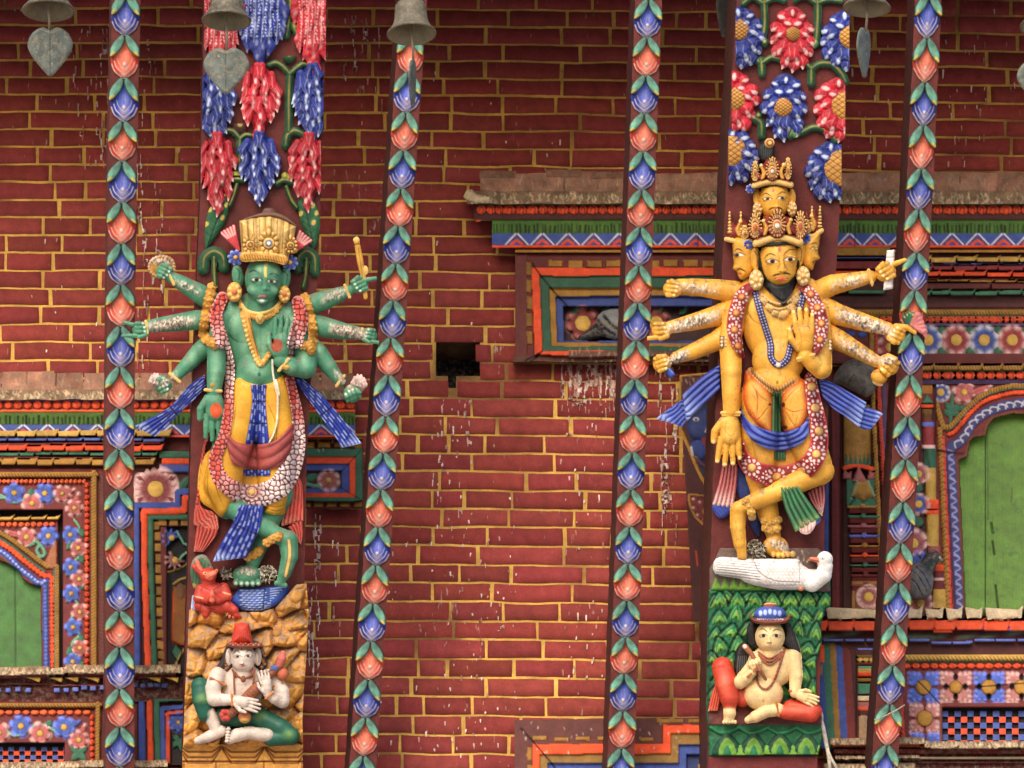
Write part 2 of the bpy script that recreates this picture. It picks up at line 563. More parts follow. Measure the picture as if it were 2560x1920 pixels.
# ------------------------------------------------------------------ the setting
def brick_material():
    m = paint_mat('painted_brick_wall', 0.72, 0.05, 0.6, 0.2, vary=0.2, dirtcol=(0.09, 0.04, 0.03))
    t = m.node_tree
    N, L = t.nodes, t.links
    b = N['Principled BSDF']
    src = b.inputs['Base Color'].links[0].from_socket
    g = N.new('ShaderNodeNewGeometry')
    mp = N.new('ShaderNodeMapping'); mp.inputs['Scale'].default_value = (95, 95, 17)
    L.new(g.outputs['Position'], mp.inputs[0])
    n = N.new('ShaderNodeTexNoise'); n.inputs['Scale'].default_value = 1.0; n.inputs['Detail'].default_value = 3
    L.new(mp.outputs[0], n.inputs['Vector'])
    n2 = N.new('ShaderNodeTexNoise'); n2.inputs['Scale'].default_value = 3.2; n2.inputs['Detail'].default_value = 4
    L.new(g.outputs['Position'], n2.inputs['Vector'])
    a = N.new('ShaderNodeMath'); a.operation = 'MULTIPLY_ADD'
    L.new(n2.outputs[0], a.inputs[0]); a.inputs[1].default_value = 0.42; L.new(n.outputs[0], a.inputs[2])
    r = N.new('ShaderNodeMapRange')
    L.new(a.outputs[0], r.inputs[0])
    for k, v in zip((1, 2, 3, 4), (0.92, 1.0, 0.0, 0.62)): r.inputs[k].default_value = v
    x = N.new('ShaderNodeMix'); x.data_type = 'RGBA'
    L.new(r.outputs[0], x.inputs[0]); L.new(src, x.inputs[6]); x.inputs[7].default_value = (0.52, 0.42, 0.36, 1)
    L.new(x.outputs[2], b.inputs['Base Color'])
    return m

def make_wall():
    rs = np.random.RandomState(4)
    tp = np.linspace(-2500, 4500, 7000)
    tz = Wf(np.full(7000, 1280.0), tp, 0)[:, 2]
    zpy = lambda z: np.interp(-z, -tz, tp)
    z0 = np.interp(24, tp, tz); dz = (z0 - np.interp(1271, tp, tz)) / 28.0
    wob = lambda x, k: (vn(x, np.full(np.shape(x), k * 733.0), 110, 5) - 0.5) * 5 + (vn(x, np.full(np.shape(x), k * 317.0), 18, 9) - 0.5) * 1.5
    sag = lambda x: 20 * np.clip(np.asarray(x, float) / 2400, -1, 1.3) ** 2 - 4.0
    V, Q, C, nv = [], [], [], 0
    XL, XR = -900, 3460
    # mortar bed, left open at the hole
    gx, gy = np.arange(XL, XR + 1, 10.0), np.arange(-900, 2800, 10.0)
    X, Y = np.meshgrid(gx, gy)
    dm = 1.5 + (vn(X, Y, 30, 3) - 0.5) * 1.2
    V.append(Wf(X.ravel(), Y.ravel(), dm.ravel()))
    hv = vn(X, Y, 160, 21)
    far = np.clip((X - 1500) / 500, 0, 1) * np.clip((900 - Y) / 400, 0, 1)
    mcol = lin((220, 174, 86)) * (0.7 + 0.5 * vn(X, Y, 50, 2))[..., None]
    dull = np.clip((hv - 0.72) * 5 + far * 0.5, 0, 0.85)[..., None]
    mcol = mcol * (1 - dull) + lin((118, 80, 52)) * dull
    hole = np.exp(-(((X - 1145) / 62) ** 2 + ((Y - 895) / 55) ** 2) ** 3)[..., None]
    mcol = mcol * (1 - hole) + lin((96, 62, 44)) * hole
    C.append(mcol.reshape(-1, 3))
    ny, nx = X.shape
    ii, jj = np.meshgrid(np.arange(ny - 1), np.arange(nx - 1), indexing='ij')
    cxm, cym = gx[jj] + 5, gy[ii] + 5
    keep = ~(((cxm > 1090) & (cxm < 1200) & (cym > 845) & (cym < 945)) | ((cxm > 1120) & (cxm < 1145) & (cym > 900) & (cym < 975)))
    q = np.stack([ii * nx + jj, (ii + 1) * nx + jj, (ii + 1) * nx + jj + 1, ii * nx + jj + 1], -1)[keep]
    Q.append(q); nv = ny * nx
    for k in range(-21, 62):
        ya, yb = zpy(z0 - k * dz), zpy(z0 - (k + 1) * dz)
        x = XL + rs.uniform(-150, 0)
        while x < XR:
            Lb = rs.choice([rs.uniform(105, 145), rs.uniform(145, 215), rs.uniform(60, 90)], p=[0.45, 0.48, 0.07])
            xa, xb = x, x + Lb
            x = xb + rs.uniform(5.5, 10)
            segs = [(xa, xb)]
            if k in (19, 20):           # the hole knocked through two courses
                h0, h1 = (1090, 1190) if k == 19 else (1082, 1205)
                segs = []
                h0, h1 = h0 + rs.uniform(-7, 7), h1 + rs.uniform(-7, 7)
                if xa < h0: segs.append((xa, min(xb, h0)))
                if xb > h1: segs.append((max(xa, h1), xb))
            if k == 21 and xb > 1100 and xa < 1240:
                segs = [(xa, 1121), (1143, max(xb, 1250))] if xa < 1100 else ([(1143, max(xb, 1250))] if xa < 1130 else [(max(xa, 1259), xb)])
                x = max(x, 1259)
            for (p, r) in segs:
                if r - p < 14: continue
                n = max(4, int((r - p) / 14))
                xs = np.concatenate([[p], np.linspace(p + 1.6, r - 1.6, n), [r]])
                js = rs.uniform(-2.2, 2.2, 4)
                jt = rs.uniform(1.8, 3.0)
                yt = ya + wob(xs, k) + jt + sag(xs)
                yl = yb + wob(xs, k + 1) - rs.uniform(1.7, 2.9) + sag(xs)
                rows = [yt, yt + 1.6, (yt + yl) / 2, yl - 1.6, yl]
                G = len(xs)
                d = np.full((5, G), 4.0 + rs.uniform(-0.8, 1.2)); d[0] = d[-1] = 1; d[:, 0] = d[:, -1] = 1
                d[1:-1, 1:-1] += (rs.uniform(0, 1, (3, G - 2)) - 0.5) * 0.7
                PX = np.tile(xs, (5, 1))
                slant = np.linspace(-1, 1, 5)[:, None] * np.linspace(js[0], js[1], G)[None] * 0.8
                PX = PX + slant
                V.append(Wf(PX.ravel(), np.stack(rows).ravel(), d.ravel()))
                col = lin((148, 61, 56)) * rs.uniform(0.82, 1.15) * np.array([1, rs.uniform(0.9, 1.12), rs.uniform(0.9, 1.1)])
                cc = np.tile(col, (5 * G, 1)) * rs.uniform(0.93, 1.07, (5 * G, 1))
                C.append(cc)
                a, b = np.meshgrid(np.arange(4), np.arange(G - 1), indexing='ij')
                Q.append((nv + np.stack([a * G + b, (a + 1) * G + b, (a + 1) * G + b + 1, a * G + b + 1], -1)).reshape(-1, 4))
                nv += 5 * G
    o = build('brick_wall', np.concatenate(V), np.concatenate([a.reshape(-1, 4) for a in Q]), np.concatenate(C), brick_material())
    tag(o, 'dark red painted brick wall with yellow mortar lines and one small hole', 'wall')
    # the cavity behind the hole: four rough sides and a back
    c = Wf(np.array([1066., 1230., 1230., 1066.]), np.array([834., 834., 990., 990.]), np.full(4, 0.6))
    bk = c + np.array([0, 0.22, 0.0])
    r = np.random.RandomState(2)
    V, Q = [], []
    def sheet(a, b, cc, dd, n=8):
        base = sum(len(v) for v in V)
        u, v = np.meshgrid(np.linspace(0, 1, n), np.linspace(0, 1, n))
        P = a * (1 - u[..., None]) * (1 - v[..., None]) + b * u[..., None] * (1 - v[..., None]) + cc * u[..., None] * v[..., None] + dd * (1 - u[..., None]) * v[..., None]
        P = P + r.uniform(-0.006, 0.006, P.shape) * (np.clip(u * (1 - u) * v * (1 - v) * 60, 0, 1))[..., None]
        V.append(P.reshape(-1, 3))
        i, j = np.meshgrid(np.arange(n - 1), np.arange(n - 1), indexing='ij')
        Q.append((base + np.stack([i * n + j, (i + 1) * n + j, (i + 1) * n + j + 1, i * n + j + 1], -1)).reshape(-1, 4))
    for i in range(4):
        sheet(c[i], c[(i + 1) % 4], bk[(i + 1) % 4], bk[i])
    sheet(bk[0], bk[1], bk[2], bk[3])
    VV = np.concatenate(V)
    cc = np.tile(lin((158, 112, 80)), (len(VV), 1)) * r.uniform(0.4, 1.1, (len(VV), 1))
    cc[-64:] = lin((40, 34, 36))  # shade deep in the hole, put into the colour of the back sheet
    build('wall_cavity', VV, np.concatenate(Q), cc, M_DUSTY, o)
    return o
WALL = make_wall()

def make_ground():
    n = 41
    u = np.linspace(-1, 1, n); u = np.sign(u) * np.abs(u) ** 3 * 600
    X, Y = np.meshgrid(u, u)
    V = np.stack([X, Y - 8, np.zeros_like(X)], -1).reshape(-1, 3)
    i, j = np.meshgrid(np.arange(n - 1), np.arange(n - 1), indexing='ij')
    Q = np.stack([i * n + j, i * n + j + 1, (i + 1) * n + j + 1, (i + 1) * n + j], -1).reshape(-1, 4)
    m = paint_mat('courtyard_paving', 0.85, 0.12, 0.5, 0.2, scale=0.05)
    o = build('ground', V, Q, np.tile([0.55, 0.48, 0.39], (len(V), 1)), m)
    tag(o, 'pale stone paved courtyard in front of the wall', 'ground', kind='structure')
make_ground()

def make_eave():
    """the roof overhang the struts carry, above the picture"""
    V, Q, C = [], [], []
    def box(lo, hi, y0z, y1z, t, col):
        b = len(V)
        for x in (lo, hi):
            for (y, z) in ((0.0, y0z), (-1.53, y1z)):
                V.append((x, y, z)); V.append((x, y, z + t))
        for f in ((0, 2, 3, 1), (4, 5, 7, 6), (0, 4, 6, 2), (1, 3, 7, 5), (2, 6, 7, 3), (0, 1, 5, 4)):
            Q.append([b + k for k in f])
        C.extend([lin(col)] * 8)
    box(-5, 5, 11.60, 10.96, 0.25, (96, 52, 44))
    for x in np.arange(-4.8, 4.9, 0.4):
        box(x, x + 0.09, 11.51, 10.87, 0.086, (110, 50, 42))
    o = build('roof_eave', V, Q, np.array(C), M_WORN)
    tag(o, 'dark wooden roof overhang with rafters carried by the painted struts', 'roof')
make_eave()

# ------------------------------------------------------------------ thin struts with carved buds
def bud_mesh(red, sharp):
    F = Fld(-40, -96, 40, 6, 1.6)
    h = [(0, -92), (11, -84), (24, -74), (33, -62), (36, -49), (34, -33), (27, -18), (14, -7), (0, 0)]
    if sharp:
        h = [(0, -92), (11, -84), (24, -73), (32, -61), (35, -48), (31, -32), (18, -14), (0, 0)]
    out = h + [(-x, y) for x, y in h[-2:0:-1]]
    def sc(k, dy): return [(x * k, y * (0.5 + k / 2) * 0.98 + dy) for x, y in out]
    pal = ((200, 62, 46), (226, 88, 66), (238, 120, 92)) if red else ((30, 50, 142), (48, 68, 164), (86, 104, 200))
    a, b, c = [lin(x) for x in pal]
    F.poly(out, 9, 12, 0, a, smooth=not sharp)
    p2, p3 = sc(0.80, -11), sc(0.60, -24)
    F.poly(p2, 5, 9, 7, b, smooth=not sharp)
    F.poly(p3, 6, 13, 10, c, smooth=not sharp)
    wh = lin((232, 214, 214) if not red else (246, 208, 188))
    for pts, wd in ((out, 2.6), (p2, 2.4), (p3, 1.6)):
        q = np.array(pts)
        rr = [tuple(v) for v in q if v[1] > -44 + (0 if pts is out else -10)]
        rr.sort(key=lambda v: v[0])
        rr = [(x * 0.95, y - 1.5) for x, y in rr]
        F.stroke(rr, wd, wh, smooth=not sharp, fade=0.85)
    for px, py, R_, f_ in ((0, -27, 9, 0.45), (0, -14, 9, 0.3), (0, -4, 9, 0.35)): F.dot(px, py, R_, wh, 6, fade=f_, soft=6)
    F.dot(0, -35, 3.6, wh, 5, fade=0.85, bump=1.5, soft=1.5)
    r = random.Random(3)
    for i in range(16):                       # thin brush lines fanning to the rim
        x = r.uniform(-15, 15)
        F.stroke([(x * 0.5, -62 + r.uniform(-6, 6)), (x * 0.95, -32 + r.uniform(-4, 3))], 1.2, wh, fade=r.uniform(0.03, 0.14))
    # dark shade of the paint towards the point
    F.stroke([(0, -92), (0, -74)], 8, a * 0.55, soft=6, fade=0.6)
    o = F.mesh('bud', Lf, M_PAINT, None, zb=-4)
    return o.data, o
def leaf_mesh(mir):
    F = Fld(-40, -4, 4, 66, 1.6)
    p = [(-6, 0), (-18, 9), (-30, 24), (-36, 38), (-35.5, 56), (-22, 49), (-9, 35), (-2, 19), (-1, 7)]
    g0, g1, g2, ye = lin((70, 92, 84)), lin((98, 154, 128)), lin((126, 186, 162)), lin((232, 202, 96))
    def cf(X, Y, d):
        t = np.clip(Y / 42, 0, 1)[..., None]
        n = vn(X, Y, 9, 4)[..., None]
        c = g0 * (1 - t) + g1 * t
        c = c * (1 - 0.5 * n) + g2 * 0.5 * n
        yl = np.clip((Y + (n[..., 0] - 0.5) * 8 - 44) / 6, 0, 1)[..., None]
        c = c * (1 - yl) + ye * yl
        e = np.clip(1.6 + d / 1.6, 0, 1)[..., None]
        return c * (1 - e * 0.8)  # rim darkened in colour, standing in for the shaded gap around the leaf
    F.poly(p, 8, 12, 25, None, cf=cf)
    F.dot(-14, 16, 4, g0 * 0.5, 9, soft=5, fade=0.5, rot=35)
    if mir:
        F.X = -F.X; F.X = F.X[:, ::-1].copy()
        for k in ('Y', 'z', 'zm', 'sd', 'c'): setattr(F, k, getattr(F, k)[:, ::-1].copy())
    o = F.mesh('leaf', Lf, M_PAINT, None, zb=-2)
    return o.data, o
PROTO = {}
for red in (0, 1):
    for sh in (0, 1):
        PROTO['bud', red, sh] = bud_mesh(red, sh)
for mi in (0, 1):
    PROTO['leaf', mi] = leaf_mesh(mi)
for v in PROTO.values():
    bpy.data.objects.remove(v[1])

def thin_strut(cx, tips, first_red, wid, side, sharp, label, sidecol):
    ys = np.array([-160, 0, 400, 800, 1200, 1600, 2200.])
    c = cx(ys)
    hw = wid / 2.0
    base = SS(np.array([cx(2200.0)]), np.array([2200.0]), np.array([0.0]))[0]
    t = thing('carved_strut', base, label, 'strut', 'thin struts carved with rows of buds')
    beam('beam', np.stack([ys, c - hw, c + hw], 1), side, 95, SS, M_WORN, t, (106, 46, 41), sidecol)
    r = random.Random(int(cx(0.0)))
    k = 0
    for i, ty in enumerate(tips[:-1]):
        ny = tips[i + 1]
        red = (i + first_red) % 2
        sp = (ny - ty) / 104.0
        ang = math.atan2(-(cx(ny) - cx(ty)), (ny - ty)) * -1.0
        ws = wid / 71.0
        # leaves spring from the tip above, the bud hangs to the next tip
        lj = r.uniform(-1.2, 1.2)
        for mi in (0, 1):
            o = bpy.data.objects.new('leaf', PROTO['leaf', mi][0]); COL.objects.link(o); o.parent = t
            p = SS(np.array([cx(ty)]), np.array([ty - 4.0 + lj]), np.array([1.0]))[0]
            set_rel(o, p, ang + r.uniform(-0.03, 0.03), (ws, sp * r.uniform(0.97, 1.04), 1))
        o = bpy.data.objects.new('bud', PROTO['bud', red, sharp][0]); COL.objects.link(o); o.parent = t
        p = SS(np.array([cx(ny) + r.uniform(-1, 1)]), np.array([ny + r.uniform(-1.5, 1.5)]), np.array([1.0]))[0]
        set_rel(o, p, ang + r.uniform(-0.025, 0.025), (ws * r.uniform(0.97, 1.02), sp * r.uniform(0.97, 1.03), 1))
    return t
ipl = lambda xs, ys: (lambda y: np.interp(y, xs, ys))
tA = [90.6 - 107 * 2, 90.6 - 106, 90.6, 197, 305, 405, 508, 611, 714, 817, 920, 1023.7, 1124.5, 1227, 1327, 1429, 1528, 1619, 1723, 1820, 1918, 2016, 2114]
thin_strut(ipl([-200, 0, 400, 1150, 2000], [321, 316, 307, 299, 301]), tA, 1, 71, 6, 0,
           'slim bud carved strut behind the wheel holding green hand, nearest the left window', (98, 52, 46))
tB = [185 - 97 * 3, 185 - 97 * 2, 88, 185, 282, 379, 474] + [474 + 93.3 * i for i in range(1, 6)] + [1041.8, 1135, 1225.5] + [1225.5 + 95 * i for i in range(1, 10)]
thin_strut(lambda y: 1034.3 - 0.0665 * np.asarray(y, float), tB, 1, 67, 12, 0,
           'slim bud carved strut right behind the bronze bell, beside the green sword arm', (70, 36, 33))
tC = [476 - 95 * (6 - i) for i in range(7)] + [476 + 94.7 * i for i in range(1, 6)] + [949.5 + 92.15 * i for i in range(1, 13)]
thin_strut(lambda y: 1621.0 - 0.0362 * np.asarray(y, float), tC, 1, 67, 13, 0,
           'slim bud carved strut crossing the small framed niche with a pigeon', (70, 34, 31))
tD = [97 - 110 * 2, 97 - 110, 97, 210, 317.4, 425, 527.6, 634.6, 730, 835, 940.5, 1044.5, 1151.5, 1257, 1361.8, 1459, 1563.6, 1665.7, 1762.6, 1864.8, 1965, 2064, 2163]
thin_strut(ipl([-200, 70, 400, 1044, 1458, 1865, 2200], [2330, 2317, 2303, 2268, 2245, 2216, 2190]), tD, 1, 66, 18, 1,
           'slim strut with pointed diamond buds in front of the green shuttered window', (74, 38, 34))

# ------------------------------------------------------------------ bells
def leaf_plate(name, F, parent, cx, cy, hw, top, bot, turn=0.0, sub=None):
    """a cast bodhi-leaf plate, turned about its own upright axis"""
    G = Fld(cx - hw - 4, top - 4, cx + hw + 4, bot + 4, 1.8)
    hh = bot - top
    p = [(cx, top + 7), (cx + hw * 0.32, top), (cx + hw * 0.74, top + hh * 0.10), (cx + hw * 0.97, top + hh * 0.30), (cx + hw * 0.93, top + hh * 0.47),
         (cx + hw * 0.66, top + hh * 0.68), (cx + hw * 0.24, top + hh * 0.91), (cx, bot)]
    p = p + [(2 * cx - x, y) for x, y in p[-2:0:-1]]
    G.poly(p, 5, 7, 0, lin((88, 96, 90)), zf=lambda X, Y, d: -np.abs(X - cx) * 0.10)
    q = np.array(p)
    G.stroke([(cx, top + 10), (cx - 1, (top + bot) / 2), (cx, bot - 2)], 2.2, lin((54, 60, 58)), bump=-1.6)
    G.stroke([(cx - hw * 0.4, top + 6), (cx, top + 14), (cx + hw * 0.4, top + 6)], 2, lin((130, 130, 122)), bump=1)
    G.noise(0.8, 14, 3)
    G.mottle(0.25, 20, 5)
    G.droppings(cx - hw * 0.8, top + 10, cx + hw * 0.7, bot - 30, 9, seed=int(cx), col=(190, 190, 180), lmin=2, lmax=6)
    c, sn = math.cos(turn), math.sin(turn)
    F2 = lambda px, py, w: F(cx + (px - cx) * c + w * sn, py, w * c - (px - cx) * sn)
    G.mesh(name, F2, M_METAL, parent, zb=-5)

def bell(cx, cy, rw, leaf, label, D, tilt=(0, 0), rod_x=0):
    """cx, cy: centre of the mouth in the photograph; rw: half its width"""
    F = Sf(D)
    k = D / FPX
    R = rw * k
    base = F(np.array([cx]), np.array([cy]), np.array([0.0]))[0]
    t = thing('temple_bell', base, label, 'bell', 'bronze bells hanging from the eave')
    ax = Matrix.Rotation(tilt[0], 4, 'X') @ Matrix.Rotation(tilt[1], 4, 'Y')
    prof = [(0.93, 0.0), (1.0, 0.02), (1.0, 0.07), (0.95, 0.13), (0.84, 0.26), (0.74, 0.45), (0.68, 0.68), (0.655, 0.9), (0.64, 0.93), (0.655, 0.97), (0.64, 1.15), (0.62, 1.3), (0.54, 1.42), (0.3, 1.5), (0.1, 1.52),
            (0.1, 1.44), (0.28, 1.42), (0.48, 1.34), (0.56, 1.22), (0.58, 1.0), (0.62, 0.6), (0.69, 0.36), (0.8, 0.18), (0.93, 0.0)]
    col = lambda u: (92, 84, 64) if u < 0.62 else (142, 126, 94)
    b = lathe('bell_body', [(a * R, h * R) for a, h in prof], base, ax, F, M_METAL, t, col, 56)
    V = np.array([F(np.array([cx + rod_x * 0.0]), np.array([cy - 4]), np.array([0.0]))[0], F(np.array([cx + rod_x]), np.array([leaf[1] + 12.0]), np.array([0.0]))[0]])
    top = base + np.array(ax.to_3x3() @ Vector((0, 0, 1.44 * R)))
    tube('clapper_rod', [top, V[0], (V[0] + V[1]) / 2 + np.array([0.002, 0, 0]), V[1]], 3.4 * k, M_METAL, t, (120, 105, 84))
    # loop of wire where the leaf hangs
    u = np.linspace(0, 2 * math.pi, 12)
    P = F(cx + rod_x + 4 * np.cos(u), leaf[1] + 10 + 5 * np.sin(u), 3 * np.sin(u))
    tube('wire_loop', P, 1.2 * k, M_METAL, t, (110, 92, 74), 6)
    leaf_plate('leaf_plate', F, t, leaf[0], 0, leaf[2], leaf[1], leaf[3], leaf[4])
    tube('hanger', [base + np.array([0, 0, 1.5 * R]), base + np.array([0, 0, 1.5 * R + 0.5])], 5 * k, M_METAL, t, (100, 88, 70))
    return t
bell(121, 29, 66, (126, 68, 58, 191, 0.15), 'bronze bell over a grey heart shaped plate, before bare bricks left of the struts', 18.3, (0.05, 0), 2)
bell(566, 54, 62, (565, 119, 58, 236, -0.1), 'bronze bell hanging before the red and blue flowers over the green deity', 18.3, (0.06, 0.02), 0)
bell(1029, 87, 62, (1033, 150, 50, 268, 1.42), 'bronze bell, leaf plate turned edge on, hanging before strut buds near the wall hole', 18.3, (0.0, -0.04), 4)
bell(2167, 22, 60, (2162, 69, 52, 194, 1.25), 'bronze bell with pale mouth and twisted leaf plate above the yellow deity', 18.3, (0.08, 0.04), -3)
bell(2612, 68, 62, (2598, 150, 57, 262, 0.1), 'bronze bell cut off by the picture edge above the far end of the brick wall', 18.3, (0, 0), 0)
bell(1812, -62, 60, (1810, -28, 56, 94, 1.3), 'dark slate bell plate half hidden behind the carved post of the yellow deity', 19.7, (0, 0), 0)
# ------------------------------------------------------------------ carved and painted woodwork on the wall
MAR, DMAR = lin((112, 44, 41)), lin((74, 33, 31))
OR, ORL = lin((226, 78, 36)), lin((238, 104, 56))
GRN, DGRN, LGRN = lin((52, 98, 74)), lin((28, 56, 40)), lin((108, 160, 128))
FGRN = lin((74, 108, 44))
BLU, LBLU, DBLU = lin((62, 80, 148)), lin((104, 122, 204)), lin((34, 44, 84))
OCH, LOCH, DOCH = lin((168, 120, 48)), lin((206, 162, 76)), lin((112, 78, 34))
PUR = lin((78, 60, 96))
PNK, LPNK = lin((182, 96, 92)), lin((232, 188, 180))
TAN, DTAN = lin((232, 204, 164)), lin((160, 126, 96))
WHT = lin((226, 220, 226))
BLK = lin((26, 22, 24))

def beads(F, x0, y0, x1, y1, r, step, col, w=0.0, h=5, seed=1, dark=True, sq=False):
    n = max(1, int(math.hypot(x1 - x0, y1 - y0) / step))
    rr = random.Random(seed)
    a = math.degrees(math.atan2(y1 - y0, x1 - x0))
    for i in range(n):
        t = (i + 0.5) / n
        x, y = x0 + (x1 - x0) * t, y0 + (y1 - y0) * t
        c = col * rr.uniform(0.85, 1.1)
        F.ell(x, y, step * 0.5 * rr.uniform(0.82, 0.98), r * rr.uniform(0.88, 1.05), h, w, a, c, k=0)
        if dark and rr.random() < 0.8:
            F.stroke([(x - step * 0.15, y - r * 0.35), (x + step * 0.12, y - r * 0.1), (x + step * 0.05, y + r * 0.5)], 2.0, col * 0.25, bump=-1.2)
def rope(F, x0, y0, x1, y1, r, step, col, w=0.0, h=5, lean=0.5, dark=0.22):
    L = math.hypot(x1 - x0, y1 - y0)
    n = max(1, int(L / step))
    ux, uy = (x1 - x0) / L, (y1 - y0) / L
    F.ribbon([(x0, y0), (x1, y1)], r * 2, h, w, col, raw=True)
    for i in range(n + 1):
        t = L * i / n
        cx, cy = x0 + ux * t, y0 + uy * t
        F.stroke([(cx - uy * r * 0.95 + ux * step * lean, cy + ux * r * 0.95 + uy * step * lean), (cx + uy * r * 0.3 - ux * step * lean * 0.3, cy - ux * r * 0.3 - uy * step * lean * 0.3)], 2.4, col * dark, bump=-2.0, smooth=False)
def curve_rope(F, pts, r, step, col, w=0, h=5, dark=0.22, cross=True):
    p = spl(pts, False, 12)
    F.ribbon(p, r * 2, h, w, col, raw=True)
    d = np.concatenate([[0], np.cumsum(np.hypot(*np.diff(p, axis=0).T))])
    for t in np.arange(0, d[-1], step):
        x, y = np.interp(t, d, p[:, 0]), np.interp(t, d, p[:, 1])
        x2, y2 = np.interp(t + 3, d, p[:, 0]), np.interp(t + 3, d, p[:, 1])
        L = math.hypot(x2 - x, y2 - y) + 1e-6
        ux, uy = (x2 - x) / L, (y2 - y) / L
        if cross:
            F.stroke([(x - uy * r, y + ux * r), (x + uy * r * 0.4 + ux * 2, y - ux * r * 0.4 + uy * 2)], 2.2, col * dark, bump=-1.6, smooth=False)
def curve_beads(F, pts, r, step, col, w=0, h=4, seed=1, white=False):
    p = spl(pts, False, 12)
    d = np.concatenate([[0], np.cumsum(np.hypot(*np.diff(p, axis=0).T))])
    rr = random.Random(seed)
    for t in np.arange(step / 2, d[-1], step):
        x, y = np.interp(t, d, p[:, 0]), np.interp(t, d, p[:, 1])
        F.ell(x, y, r, r * rr.uniform(0.9, 1.1), h, w, 0, col * rr.uniform(0.85, 1.1), k=0)
        if white: F.dot(x + rr.uniform(-2, 2), y - 1, r * 0.4, WHT, fade=0.7)
def fringe(F, x0, x1, y0, y1, w0, w1, seed=1):
    F.rect(x0, y0, x1, y1, w0, FGRN, w1)
    rr = random.Random(seed)
    ym = y0 + (y1 - y0) * 0.42
    x = x0 + 4
    while x < x1:
        F.stroke([(x, ym + rr.uniform(-4, 3)), (x + rr.uniform(-2, 2), y1)], rr.uniform(2, 5.5), FGRN * rr.uniform(0.12, 0.4), bump=-3)
        x += rr.uniform(7, 14)
    F.rect(x0, y1 - 3, x1, y1, w1 - 2, DGRN)
def triangles(F, x0, x1, y0, y1, step, w, off=0.0):
    F.rect(x0, y0, x1, y1, w, BLU)
    x = x0 + off
    H = y1 - y0
    while x < x1:
        if x - step * 0.48 > x0 - 10 and x + step * 0.48 < x1 + 12:
            q = [(x - step * 0.46, y1), (x, y0 + 2), (x + step * 0.46, y1)]
            F.poly([(a, min(b, y1 - 0.5)) for a, b in q], 3, 3, w - 4, MAR * 0.75, smooth=False)
            Z = F.w(x - step / 2, y0, x + step / 2, y1)
            F.stroke([(x - step * 0.44, y1 - 1), (x - 3, y0 + 3)], 4, WHT, bump=1, smooth=False, fade=0.9)
            F.stroke([(x + step * 0.44, y1 - 1), (x + 3, y0 + 3)], 4, WHT, bump=1, smooth=False, fade=0.9)
            for i in range(6):
                t = i / 6.0
                for s in (-1, 1):
                    F.dot(x + s * (step * 0.40 * (1 - t) + 1), y1 - 2 - (H - 6) * t + 3, 2.0, MAR * 0.5)
            F.stroke([(x - step * 0.20, y1 - 3), (x, y1 - H * 0.42), (x + step * 0.20, y1 - 3)], 6.5, OR, bump=2, smooth=False)
        x += step
def straw(F, x0, x1, y0, y1, w, seed=1, dens=1.0):
    """a row of carved leaves under a crust of dust and droppings"""
    F.rect(x0, y0, x1, y1, w - 3, DTAN * 0.8, w + 6, wob=2)
    r = random.Random(seed)
    for i in range(int((x1 - x0) * 0.42 * dens)):
        x, y = r.uniform(x0, x1), r.uniform(y0, y1 - 4)
        L = r.uniform(6, 16)
        c = TAN * r.uniform(0.5, 1.15) if r.random() < 0.8 else DTAN * 0.5
        F.stroke([(x, y), (x + r.uniform(-5, 5), y + L * 0.6), (x + r.uniform(-7, 7), min(y1 + 1, y + L))], r.uniform(1.6, 3.6), c, bump=r.uniform(1, 3.5), taper=True)
def flower(F, cx, cy, r, col, n=6, w=0.0, gold=0.32, rot=0.0, tip=WHT, h=5, sq=0.0, ring=False, wide=0.62):
    for i in range(n):
        a = math.radians(rot + 360.0 / n * i)
        R = r * (1 + sq * (abs(math.sin(2 * a)) ** 2))
        x, y = cx + math.cos(a) * R * 0.58, cy + math.sin(a) * R * 0.58
        F.ell(x, y, R * 0.46, R * wide * min(1, 4.2 / n), h, w, math.degrees(a), col * (0.88 + 0.2 * (i % 2)), k=1)
        for t, f in ((0.98, 0.9), (0.84, 0.4)):
            F.dot(cx + math.cos(a) * R * t, cy + math.sin(a) * R * t, R * 0.13, tip, R * 0.26, rot=math.degrees(a), fade=f, soft=r * 0.1)
        F.stroke([(cx + math.cos(a) * R * 0.3, cy + math.sin(a) * R * 0.3), (cx + math.cos(a) * R * 0.75, cy + math.sin(a) * R * 0.75)], 1.4, col * 0.45, fade=0.6)
    if gold:
        F.ell(cx, cy, r * gold, r * gold, h * 0.9, w + h * 0.7, 0, LOCH, k=0)
        F.stroke([(cx + r * gold * math.cos(t), cy + r * gold * math.sin(t)) for t in np.linspace(0, 6.3, 14)], 1.6, DMAR, fade=0.7)
def leaf(F, x0, y0, x1, y1, wd, col, w=0.0, h=4, tip=None):
    F.ribbon([(x0, y0), ((x0 + x1) / 2, (y0 + y1) / 2), (x1, y1)], [wd * 0.3, wd, wd * 0.8, wd * 0.1], h, w, col)
    F.stroke([(x0, y0), (x1, y1)], 1.4, col * 0.45)
    if tip is not None: F.dot(x1 + (x0 - x1) * 0.12, y1 + (y0 - y1) * 0.12, wd * 0.28, tip, fade=0.8, soft=3)
